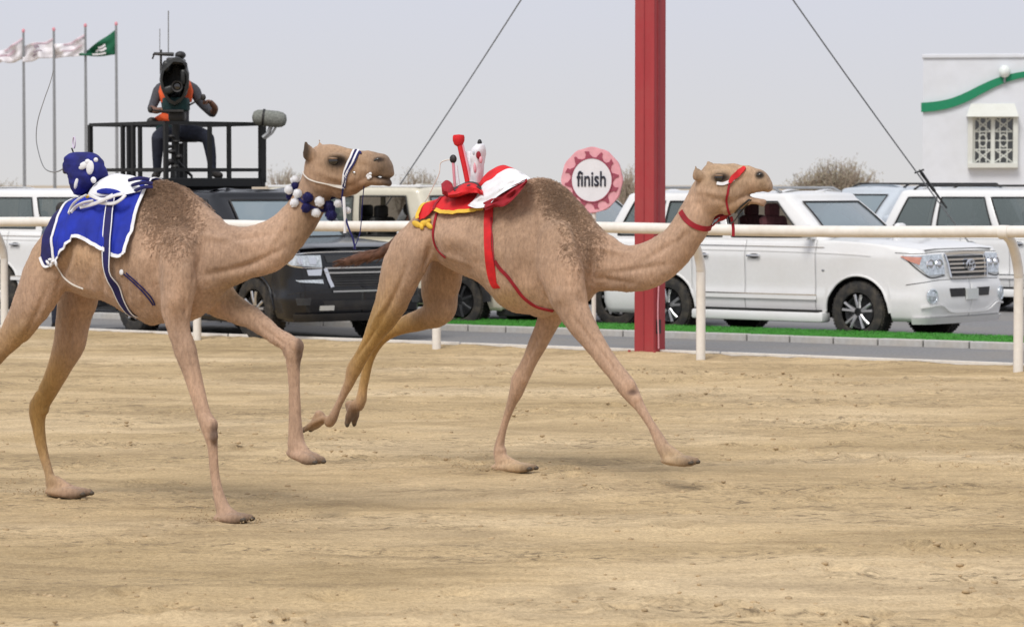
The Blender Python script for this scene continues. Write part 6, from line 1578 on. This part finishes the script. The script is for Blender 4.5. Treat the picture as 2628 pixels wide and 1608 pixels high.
b = MB(); b.box((.15, dy / 2 + .3, zt / 2), (.3, dy, zt)); b.box((Wd - .15, dy / 2 + .3, zt / 2), (.3, dy, zt)); b.box((Wd / 2, dy + .45, zt / 2), (Wd, .3, zt)); b.build('side_wall', M['plaster'], root)
b = MB(); b.box((Wd / 2, dy / 2 + .3, zt - .25), (Wd - .65, dy - .05, .12)); b.build('roof', M['plaster'], root)
b = MB(); b.box((Wd / 2, .13, zt + .05), (Wd + .06, .36, .10), bev=.02); b.build('parapet_cap', M['plaster'], root)
M['green_band'] = mat('green_band', (.004, .22, .10), .6, var=.06)
T = [(2364, 264), (2400, 261), (2440, 253), (2480, 237), (2520, 217), (2560, 200), (2600, 189), (2640, 183), (2690, 185)]; B_ = [(2364, 288), (2400, 285), (2440, 277), (2480, 262), (2520, 241), (2560, 221), (2600, 206), (2640, 198), (2690, 200)]
T = spline(T, n=5); B_ = spline(B_, n=5); n = len(T); vs_ = [bp(q[0], q[1], o_) for o_ in (.005, .07) for L in (T, B_) for q in L]
fs_ = []
for i in range(n - 1): fs_ += [(i, i + 1, n + i + 1, n + i), (2 * n + i, 3 * n + i, 3 * n + i + 1, 2 * n + i + 1), (i, 2 * n + i, 2 * n + i + 1, i + 1), (n + i, n + i + 1, 3 * n + i + 1, 3 * n + i)]
fs_ += [(0, n, 3 * n, 2 * n), (n - 1, 3 * n - 1, 4 * n - 1, 2 * n - 1)]
MB().add(vs_, fs_).build('wave_band', M['green_band'], root)
# window: deep frame with a sloping hood, two panes, ornamental bars
def wb(x0, y0, x1, y1, d0, d1, name, mt, par):
    p, q = bp(x0, y0), bp(x1, y1); b = MB(); b.box(((p.x + q.x) / 2, -(d0 + d1) / 2, (p.z + q.z) / 2), (abs(q.x - p.x), abs(d1 - d0), abs(p.z - q.z)), bev=.01); return b.build(name, M[mt], par)
wd = empty('window', (0, 0, 0)); wd.parent = root
wb(2484, 300, 2496, 432, 0, .14, 'frame', 'plaster_trim', wd); wb(2600, 292, 2612, 432, 0, .14, 'frame', 'plaster_trim', wd); wb(2484, 418, 2612, 431, .0, .2, 'sill', 'plaster_trim', wd)
p, q = bp(2480, 300), bp(2614, 300); p2, q2 = bp(2492, 266), bp(2604, 266)
b = MB(); vs_ = [p, q, q2, p2]; vs_ = [Vector((v.x, -.28 if i < 2 else -.02, v.z)) for i, v in enumerate(vs_)] + [Vector((v.x, 0.0, v.z)) for v in (p, q, q2, p2)]
b.add(vs_, [(0, 1, 2, 3), (4, 7, 6, 5), (0, 4, 5, 1), (3, 2, 6, 7), (0, 3, 7, 4), (1, 5, 6, 2)]); b.build('hood', M['plaster_trim'], wd)
wb(2496, 300, 2600, 418, -.2, -.17, 'pane', 'glass_dark', wd)
wb(2543, 300, 2553, 418, -.06, .02, 'mullion', 'plaster_trim', wd); wb(2494, 300, 2502, 418, -.06, .02, 'mullion', 'plaster_trim', wd); wb(2496, 296, 2600, 303, -.06, .03, 'mullion', 'plaster_trim', wd)
for (x0, x1) in ((2502, 2543), (2553, 2598)):
    b = MB(); xm = (x0 + x1) / 2
    def ln(pts, r=.016): b.tube([bp(x, y, -.02) for x, y in pts], r, 6)
    for x in (lerp(x0, x1, .3), lerp(x0, x1, .7)): ln([(x, 303), (x, 416)])
    for y in (338, 384): ln([(x0, y), (x1, y)])
    for (ya, yb_) in ((303, 338), (384, 416)): ln([(x0, ya), (x1, yb_)]); ln([(x1, ya), (x0, yb_)])
    b.tube([bp(xm + 10 * math.cos(w_), 361 + 16 * math.sin(w_), -.02) for w_ in [2 * math.pi * i / 16 for i in range(17)]], .016, 6)
    ln([(x0, 361), (x1, 361)], .012)
    b.build('window_grille', M['plaster_trim'], wd, True)
lq = bp(2578, 184, .12); b = MB(); b.ball(lq, (.14, .14, .15), 16, 12); b.build('globe_lamp', mat('globe', (.75, .8, .77), .3), root, True)
b = MB(); b.tube([lq + Vector((0, 0, -.12)), lq + Vector((0, .02, -.24)), lq + Vector((0, .12, -.26))], .03, 8); b.build('lamp_arm', M['grey_steel'], root, True)

# ------------------------------------------------------------------ dry bushes far behind
M['twig'] = mat('twig', (.30, .24, .19), .9, var=.25); M['dryleaf'] = mat('dryleaf', (.32, .28, .20), .9, var=.3)
def bush(x0, x1, ytop, D, label, seed, cnt=260, yb=485):
    rg = random.Random(seed); a = at(x0, 470, D); c = at(x1, 470, D); w_ = c.x - a.x; h_ = at(x0, ytop, D).z
    r = tag(empty('dry_bush', ((a.x + c.x) / 2, D, 0)), label, 'bush', 'dry thorn bushes beyond the cars')
    b = MB(); lv = []; lf = []
    for i in range(7):
        ang = rg.uniform(-1.1, 1.1); b.tube([Vector((rg.uniform(-.3, .3), 0, 0)), Vector((math.sin(ang) * w_ * .2, rg.uniform(-.5, .5), h_ * .4)), Vector((math.sin(ang) * w_ * .38, rg.uniform(-1, 1), h_ * .75))], [.12, .07, .03], 6)
    b.build('trunk', M['twig'], r)
    b = MB()
    for i in range(cnt):
        u = rg.uniform(-1, 1); top_ = h_ * (1 - .42 * abs(u) ** 2.2 - .16 * noise.noise(Vector((u * 5, seed, 0)))); base = Vector((u * w_ * .42, rg.uniform(-.9, .9), top_ * rg.uniform(.35, .7)))
        e = Vector((u * w_ * .5 + rg.uniform(-.35, .35), base.y + rg.uniform(-.4, .4), top_ * rg.uniform(.8, 1.03))); m_ = base.lerp(e, .5) + Vector((rg.uniform(-.2, .2), 0, rg.uniform(-.1, .15)))
        b.tube([base, m_, e], [.03, .018, .006], 4, False)
        for k in range(16):
            q = base.lerp(e, rg.random()) + Vector((rg.gauss(0, .16), rg.gauss(0, .16), rg.gauss(0, .12))); d1 = Vector((rg.uniform(-1, 1), rg.uniform(-1, 1), rg.uniform(-1, 1))).normalized() * .07; d2 = d1.orthogonal().normalized() * .03; n = len(lv); lv += [q - d1, q + d2, q + d1]; lf.append((n, n + 1, n + 2))
    b.build('branches', M['twig'], r)['kind'] = 'stuff'
    o = link('crown', mesh_from(lv, lf), M['dryleaf'], r); o['kind'] = 'stuff'
bush(2022, 2268, 414, 105, 'brown thorn bush beyond the cars to the right of the front camel head', 1, 420)
bush(690, 775, 430, 120, 'small faint bush behind the head of the rear camel', 2, 80)
bush(1010, 1130, 436, 125, 'faint low bush beyond the boxy off-road vehicle', 3, 90)
bush(1590, 1625, 428, 118, 'faint bush showing between the finish sign and the red mast', 4, 80)
bush(-60, 60, 466, 130, 'low scrub beyond the white car at the left edge', 5, 70)

# ------------------------------------------------------------------ camera platform on the black SUV
def dirv(deg): return Vector((math.cos(R(deg)), math.sin(R(deg)), 0))
hs = -52; fv = dirv(hs); lv_ = dirv(hs + 90)
pc = Vector(((452 - 1314) / 7670 * 40.9, 40.9, 0)); Lp, Wp = 1.98, 1.52
root = tag(empty('camera_platform', (pc.x, pc.y, 0), R(hs)), 'black steel railed platform mounted over the roof of the black SUV', 'platform')
zd = 2.01; zt_ = 2.80
b = MB(); b.box((0, 0, zd), (Lp, Wp, .035)); b.build('deck', M['black_steel'], root)
b = MB()
for sy in (-1, 1): b.box((0, sy * Wp / 2, zd + .0), (Lp + .08, .06, .12), bev=.01)
for sx in (-1, 1): b.box((sx * Lp / 2, 0, zd + .0), (.06, Wp + .05, .12), bev=.01)
b.build('deck_frame', M['black_steel'], root)
for sx in (-.7, .7): MB().box((sx, 0, zd - .07), (.06, Wp, .05)).build('cross_bar', M['black_steel'], root)
cor = [(Lp / 2, Wp / 2), (Lp / 2, -Wp / 2), (-Lp / 2, -Wp / 2), (-Lp / 2, Wp / 2)]
pm = None
def post(x, y, r=.03):
    MB().box((x, y, (zd + zt_) / 2), (r * 2, r * 2, zt_ - zd)).build('post', M['black_steel'], root)
for i, (x, y) in enumerate(cor): post(x, y, .04 if i == 0 else .027)
for i in range(4):
    a, c = Vector((*cor[i], 0)), Vector((*cor[(i + 1) % 4], 0)); d = (c - a)
    for t in ((), (.42, .56), (.40, .52), ())[i] if i != 0 else (.35, .55): post(*(a + d * t)[:2], .024)
    for z in (zt_, zd + .17): MB().box((*((a + c) / 2)[:2], z), (d.length, .04, .045), rz=math.atan2(d.y, d.x)).build('hand_rail' if z == zt_ else 'lower_rail', M['black_steel'], root)

# furry microphone clamped on the corner post
q = at(692, 304, pc.y - .6); root = tag(empty('microphone', q), 'grey furry wind-shielded microphone clamped on the platform corner post', 'microphone')
b = MB(); rg = random.Random(6); Mx = Matrix.Rotation(R(6), 3, 'Y')
P = [Mx @ Vector((x, 0, 0)) for x in (-.235, -.22, -.17, -.1, 0, .1, .17, .215, .23)]; b.tube(P, [.02, .07, .10, .108, .11, .112, .10, .07, .02], 18, sq=1)
M['fur_grey'] = mat('fur_grey', (.20, .21, .19), .95, var=.35, scale=40, bump=.8, bscale=90)
b.build('wind_shield', M['fur_grey'], root, True, 80)
b = MB()
for x in (-.09, -.075): b.tube([Mx @ Vector((x, .115 * math.cos(w_), .115 * math.sin(w_))) for w_ in [2 * math.pi * i / 20 for i in range(21)]], .008, 5)
b.build('strap', M['black_plastic'], root, True)
b = MB(); b.tube([Vector((.02, 0, -.10)), Vector((-.02, 0, -.2)), Vector((-.09, 0, -.26))], .03, 8); b.tube([Vector((.1, 0, -.09)), Vector((.03, 0, -.2)), Vector((-.06, 0, -.27))], .016, 6); b.build('clamp', M['grey_steel'], root, True)

# ------------------------------------------------------------------ people
def person_mesh(chains, balls, regions, parent, mats_, voxel=.014):
    b = MB()
    for c in chains:
        Q = spline(c, n=4); pts = [Vector(q[:3]) for q in Q]; rr = [q[3] for q in Q]
        t0 = (pts[0] - pts[1]).normalized() * rr[0] * .6; t1 = (pts[-1] - pts[-2]).normalized() * rr[-1] * .6
        b.tube([pts[0] + t0] + pts + [pts[-1] + t1], [rr[0] * .55] + rr + [rr[-1] * .55], 12)
    for (c, r) in balls: b.ball(c, r, 14, 10)
    me = bpy.data.meshes.new('raw'); me.from_pydata([tuple(v) for v in b.v], [], b.f); bm = bmesh.new(); bm.from_mesh(me); bmesh.ops.recalc_face_normals(bm, faces=bm.faces); bm.to_mesh(me); bm.free()
    o = bpy.data.objects.new('raw', me); C.objects.link(o); md = o.modifiers.new('r', 'REMESH'); md.mode = 'VOXEL'; md.voxel_size = voxel
    m2 = o.modifiers.new('s', 'SMOOTH'); m2.factor = .5; m2.iterations = 3
    dg = bpy.context.evaluated_depsgraph_get(); m2 = bpy.data.meshes.new_from_object(o.evaluated_get(dg)); bpy.data.objects.remove(o)
    o = link('body', m2, mats_, parent, True); idx = []
    for p in m2.polygons:
        c = p.center; k = 0
        for (fn, mi) in regions:
            if fn(c): k = mi; break
        idx.append(k)
    m2.polygons.foreach_set('material_index', idx); return o
def hand(c, d, side, parent, mt):
    """a curled hand with five fingers: c wrist, d pointing direction"""
    b = MB(); d = Vector(d).normalized(); s_ = d.cross(Vector((0, 0, 1))).normalized() * side; u_ = s_.cross(d)
    b.ball(Vector(c) + d * .045, (.045, .042, .028), 10, 8)
    for i in range(4):
        o = Vector(c) + d * .08 + s_ * (-.03 + i * .02); b.tube([o, o + d * .032, o + d * .045 - u_ * .025 * side, o + d * .03 - u_ * .045 * side], [.010, .010, .009, .007], 6)
    o = Vector(c) + d * .03 + s_ * .035; b.tube([o, o + s_ * .02 + d * .02, o + s_ * .018 + d * .05], [.012, .011, .008], 6)
    return b.build('hand', M[mt], parent, True, 60)
M['shirt_grey'] = mat('shirt_grey', (.06, .06, .07), .85, var=.2); M['jeans'] = mat('jeans', (.018, .022, .038), .9, var=.3); M['teal'] = mat('teal', (.006, .035, .036), .8, var=.3)
# operator, seated behind the camera, facing the track
oy = pc.y + .12
o0 = at(455, 470, oy); root = tag(empty('person', (o0.x, o0.y, 0)), 'camera operator seated on the platform in grey shirt, orange vest and dark jeans', 'person')
def op(px, py, dy=0.0): q = at(px, py, oy + dy); return Vector((q.x - o0.x, q.y - o0.y, q.z))
def ch(*a): return [(*op(x, y, d), r * 1.2) for x, y, r, d in a]
body = person_mesh([
    ch((452, 338, .155, .1), (452, 300, .15, .1), (450, 262, .165, .08), (449, 232, .155, .06), (449, 214, .09, .05), (449, 200, .062, .03)),       # trunk
    ch((449, 222, .11, .05), (425, 226, .085, .04), (408, 232, .075, .02)), ch((449, 222, .11, .05), (478, 224, .085, .04), (500, 234, .075, .02)),
    ch((408, 232, .07, .02), (396, 262, .056, -.08), (388, 280, .048, -.2)), ch((388, 280, .046, -.2), (402, 284, .038, -.36), (414, 282, .032, -.44)),
    ch((500, 234, .07, .02), (515, 262, .056, -.08), (545, 292, .048, -.15)), ch((545, 292, .046, -.15), (552, 278, .038, -.33), (540, 262, .032, -.43)),
    ch((438, 340, .11, .05), (420, 345, .095, -.2), (405, 352, .075, -.42)), ch((405, 352, .075, -.42), (404, 395, .062, -.38), (403, 438, .045, -.36)),
    ch((468, 340, .11, .05), (500, 342, .095, -.15), (533, 352, .075, -.34)), ch((533, 352, .075, -.34), (541, 395, .062, -.34), (545, 436, .045, -.34)),
    ch((403, 442, .045, -.36), (402, 449, .045, -.42), (397, 452, .04, -.54)), ch((545, 438, .045, -.34), (553, 446, .046, -.42), (566, 451, .038, -.5))],
    [(op(449, 180, .02), (.082, .10, .125))],
    [(lambda c: c.z > op(0, 203).z, 2), (lambda c: c.z < op(0, 441).z, 3), (lambda c: c.z < op(0, 322).z, 1), (lambda c: c.z < op(0, 262).z and c.y < -.24 and c.z > op(0, 330).z, 2)], root,
    [M['shirt_grey'], M['jeans'], M['skin_dark'], M['hair_dark']])
hand(op(414, 282, -.45), (.5, -1, 0), 1, root, 'skin_dark'); hand(op(540, 262, -.45), (-.6, -1, .1), -1, root, 'skin_dark')
b = MB(); c_ = op(449, 176, .02); b.ball(c_ + Vector((0, .01, .03)), (.092, .11, .115), 14, 10); b.build('hair', M['hair_dark'], root, True)
b = MB()
for sx in (-1, 1): b.ball(c_ + Vector((sx * .085, .0, -.01)), (.014, .025, .035), 8, 6)
b.build('ears', M['skin_dark'], root, True)['kind'] = 'stuff'
b = MB(); b.ball(c_ + Vector((0, -.10, -.02)), (.018, .025, .03), 8, 6); b.build('nose', M['skin_dark'], root, True)
for (p_, r_) in ((ch((478, 212, .06, -.05), (484, 235, .07, -.1), (482, 262, .06, -.1)), 0), (ch((424, 214, .05, -.05), (420, 235, .06, -.1), (424, 262, .05, -.1)), 0)):
    b = MB(); b.tube([Vector(q[:3]) for q in p_], [q[3] for q in p_], 10, sq=.7); b.build('vest_panel', M['orange_cloth'], root, True)
b = MB(); b.tube([op(400, 306, .0), op(418, 300, -.08), (op(440, 306, -.08))], [.03, .06, .05], 10); b.build('waist_bag', M['orange_cloth'], root, True)
b = MB(); b.ball(op(422, 330, -.1), (.12, .09, .07), 12, 8); b.build('cushion', M['teal'], root, True)
b = MB(); b.ball(op(390, 312, -.05), (.075, .06, .06), 12, 8); b.build('pouch', M['black_plastic'], root, True)
# seat
st_ = op(465, 352, .15); sr = tag(empty('operator_seat', (o0.x + st_.x, o0.y + st_.y, 0)), 'black seat on a post under the camera operator', 'seat')
MB().box((0, 0, 2.02 + (470 - 362) * oy / 7670), (.42, .40, .07), bev=.02).build('cushion', M['black_plastic'], sr); b = MB(); b.tube([Vector((0, 0, 2.03)), Vector((0, 0, 2.55))], .04, 10); b.build('post', M['black_steel'], sr, True)
# camera on its pedestal
root = tag(empty('broadcast_camera', (o0.x, o0.y - .6, 0)), 'black broadcast camera with oval rain hood on a pedestal in front of the operator', 'camera')
cy_ = oy - .55
def cp(px, py, dy=0.0): q = at(px, py, cy_ + dy); return Vector((q.x - o0.x, q.y - o0.y + .6, q.z))
b = MB(); P = [cp(448, 205, d) for d in (-.34, -.33, -.2, 0, .18, .3)]
vs_ = []; n = 24
for i, (p_, k) in enumerate(zip(P, (.80, .96, 1, 1, .92, .7))):
    for j in range(n):
        w_ = 2 * math.pi * j / n; x = .20 * k * math.cos(w_) * (1 - .22 * max(0, -math.sin(w_))) + .03 * (math.sin(w_) > .5); z = .32 * k * math.sin(w_) + (.02 if math.sin(w_) > 0 else 0) - .03
        vs_.append(p_ + Vector((x, 0, z)) * (1 + .13 * noise.noise(Vector((j * .8, i, 0)))))
fs_ = [(i * n + j, i * n + (j + 1) % n, (i + 1) * n + (j + 1) % n, (i + 1) * n + j) for i in range(5) for j in range(n)] + [tuple(range(5 * n, 6 * n))]
b.add(vs_, fs_); b.box(cp(430, 172, -.1), (.12, .4, .16), rot=Matrix.Rotation(.3, 3, 'Y'), bev=.04); b.box(cp(474, 200, -.12), (.09, .36, .22), bev=.03); b.box(cp(436, 232, -.2), (.14, .3, .12), rot=Matrix.Rotation(-.3, 3, 'Y'), bev=.03); b.build('rain_hood', mat('hood_black', (.010, .011, .011), .42, var=.4, scale=9, bump=.5, bscale=14), root, True, 60)
b = MB(); b.lathe([(.07, -.02), (.075, .04), (.06, .035), (.055, .0), (0, -.01)], cp(455, 222, -.36), Matrix.Rotation(R(90), 3, 'X'), 28); b.build('lens_hood', M['black_plastic'], root, True)
b = MB(); b.lathe([(.052, .0), (.04, .012), (0, .018)], cp(455, 222, -.36), Matrix.Rotation(R(90), 3, 'X'), 28); b.build('lens', M['eye'], root, True)
b = MB(); b.ball(cp(463, 142, -.05), (.075, .10, .055), 14, 10); b.box(cp(448, 158, -.05), (.2, .3, .1), bev=.03); b.box(cp(468, 160, -.05), (.08, .2, .1), bev=.03); b.build('viewfinder', M['black_plastic'], root, True)
b = MB(); b.tube([cp(392, 142), cp(396, 138), cp(415, 139), cp(446, 140)], [.008, .02, .024, .028], 8); b.tube([cp(413, 128), cp(413, 190)], .016, 6); b.tube([cp(395, 140), cp(391, 152)], .012, 5); b.build('boom_microphone', M['black_plastic'], root, True)
b = MB(); b.tube([cp(432, 136, .1), cp(432, 28, .1)], .009, 5); b.build('aerial', M['grey_steel'], root); b = MB(); b.tube([cp(410, 130, .1), cp(410, 74, .1)], .006, 5); b.build('aerial', M['grey_steel'], root)
b = MB(); b.box(cp(452, 268, -.05), (.34, .36, .18), bev=.03); b.build('camera_body', M['teal'], root, True)
b = MB(); b.box(cp(455, 298, -.02), (.22, .26, .14), bev=.03); b.box(cp(446, 284, -.26), (.26, .06, .03)); b.build('pan_head', M['black_plastic'], root, True)
for (x1, y1) in ((386, 282), (522, 250)):
    b = MB(); b.tube([cp(450, 290, .0), cp(x1, y1, -.05)], .012, 6); b.ball(cp(x1, y1, -.05), (.035, .03, .045), 10, 8); b.build('pan_handle', M['black_plastic'], root, True)
b = MB(); b.tube([cp(452, 310), cp(449, 400), cp(448, 462)], [.055, .05, .06], 12); b.build('pedestal', M['black_steel'], root, True)
rg = random.Random(3); b = MB()
for i in range(7): y = 350 + i * 13; s1 = rg.uniform(-1, 1); b.ball(cp(449 + s1 * 16, y, -.08), (rg.uniform(.03, .06), .05, rg.uniform(.02, .045)), 10, 6)
b.build('control_knobs', M['black_plastic'], root, True)['kind'] = 'stuff'
b = MB()
for (x, yy) in ((404, 448), (492, 452), (452, 452)): b.tube([cp(449, 408), cp(x, yy, -.2 if x == 452 else .1), cp(x, 459, -.2 if x == 452 else .1)], [.022, .020, .018], 6)
b.build('feet', M['black_steel'], root, True)['kind'] = 'stuff'

# driver of the boxy vehicle, at the open window
def sitter(car, x, y, z0, label, robe, wrap):
    Mc = Matrix.Rotation(car.root.rotation_euler.z, 3, 'Z'); w_ = Mc @ Vector((x, y, 0)) + car.root.location
    r = tag(empty('person', (w_.x, w_.y, 0), car.root.rotation_euler.z), label, 'person')
    z = z0
    person_mesh([[(0, 0, z, .15), (-.02, 0, z + .22, .16), (-.03, 0, z + .42, .15), (-.03, 0, z + .52, .09), (-.01, 0, z + .60, .06)],
                 [(-.03, 0, z + .44, .10), (-.02, -.17, z + .43, .08), (-.0, -.21, z + .38, .07)], [(-.03, 0, z + .44, .10), (-.02, .17, z + .43, .08), (-.0, .21, z + .38, .07)],
                 [(-.0, -.21, z + .38, .06), (.1, -.24, z + .2, .05), (.3, -.2, z + .2, .045)], [(-.0, .21, z + .38, .06), (.12, .22, z + .2, .05), (.32, .16, z + .24, .045)],
                 [(.02, -.1, z, .1), (.4, -.1, z + .02, .08)], [(.02, .1, z, .1), (.4, .1, z + .02, .08)]],
                [(Vector((.02, 0, z + .70)), (.095, .08, .115)), (Vector((.115, 0, z + .69)), (.025, .016, .022))],
                [(lambda c: c.z > z + .57, 1)], r, [M[robe], M['skin_dark']])
    hand((.32, -.2, z + .2), (1, .2, 0), 1, r, 'skin_dark'); hand((.34, .16, z + .24), (1, 0, .1), -1, r, 'skin_dark')
    b = MB(); b.ball((-.005, 0, z + .735), (.115, .10, .105), 14, 10)
    if wrap == 'white_cloth': b.tube([Vector((-.08, 0, z + .72)), Vector((-.12, 0, z + .5)), Vector((-.12, 0, z + .36))], [.09, .11, .09], 10)
    b.build('headcloth' if wrap == 'white_cloth' else 'hair', M[wrap], r, True)
    b = MB()
    for sy in (-1, 1): b.ball((.105, sy * .032, z + .715), (.008, .012, .007), 8, 6)
    b.build('eyes', M['eye'], r, True)['kind'] = 'stuff'
sitter(tk, tk.ax - 1.14, -.44, .90, 'driver in pale robe with dark hair inside the boxy off-road vehicle', 'white_cloth', 'hair_dark')
# man standing by the white car on the left, mostly behind the robot jockey
M['shirt_blue'] = mat('shirt_blue', (.09, .11, .15), .85, var=.2)
q = at(160, 700, 41.0); r = tag(empty('person', (q.x, q.y, 0), R(200)), 'man in a grey-blue shirt standing by the left white car behind the blue cloth', 'person')
person_mesh([[(0, 0, .86, .15), (0, 0, 1.1, .15), (0, 0, 1.3, .16), (0, 0, 1.42, .11), (0, .0, 1.50, .06)], [(0, 0, 1.36, .1), (-.19, 0, 1.36, .075), (-.24, -.02, 1.2, .055), (-.26, -.06, 1.02, .045), (-.22, -.2, .9, .035)],
             [(0, 0, 1.36, .1), (.19, 0, 1.36, .075), (.24, -.02, 1.2, .055), (.26, -.08, 1.02, .045), (.2, -.22, .96, .035)],
             [(-.09, 0, .88, .11), (-.1, -.02, .5, .075), (-.11, .02, .1, .05), (-.11, -.1, .04, .04)], [(.09, 0, .88, .11), (.1, .0, .5, .075), (.11, .04, .1, .05), (.11, -.08, .04, .04)]],
            [(Vector((0, -.01, 1.61)), (.078, .095, .115)), (Vector((0, -.11, 1.60)), (.015, .022, .022))], [(lambda c: c.z > 1.49, 2), (lambda c: c.z < .09, 3), (lambda c: c.z < .92 and abs(c.x) < .2, 1), (lambda c: c.z < 1.0, 2)], r, [M['shirt_blue'], M['jeans'], M['skin_dark'], M['hair_dark']])
hand((-.22, -.2, .9), (0, -1, -.4), 1, r, 'skin_dark'); hand((.2, -.22, .96), (0, -1, -.3), -1, r, 'skin_dark')
MB().ball((0, .012, 1.645), (.09, .105, .10), 14, 10).build('hair', M['hair_dark'], r, True)

# ------------------------------------------------------------------ dusty air
HAZE = 0
if HAZE:
    m = bpy.data.materials.new('haze'); m.use_nodes = True; N = m.node_tree.nodes; N.clear(); L = m.node_tree.links
    v = N.new('ShaderNodeVolumePrincipled'); v.inputs['Color'].default_value = (.93, .92, .92, 1); v.inputs['Density'].default_value = HAZE; v.inputs['Anisotropy'].default_value = 0.0
    o_ = N.new('ShaderNodeOutputMaterial'); L.new(v.outputs[0], o_.inputs['Volume'])
    b = MB(); b.box((0, 1100, 6.5), (3200, 2850, 15.5)); o = b.build('haze', m); o['kind'] = 'stuff'
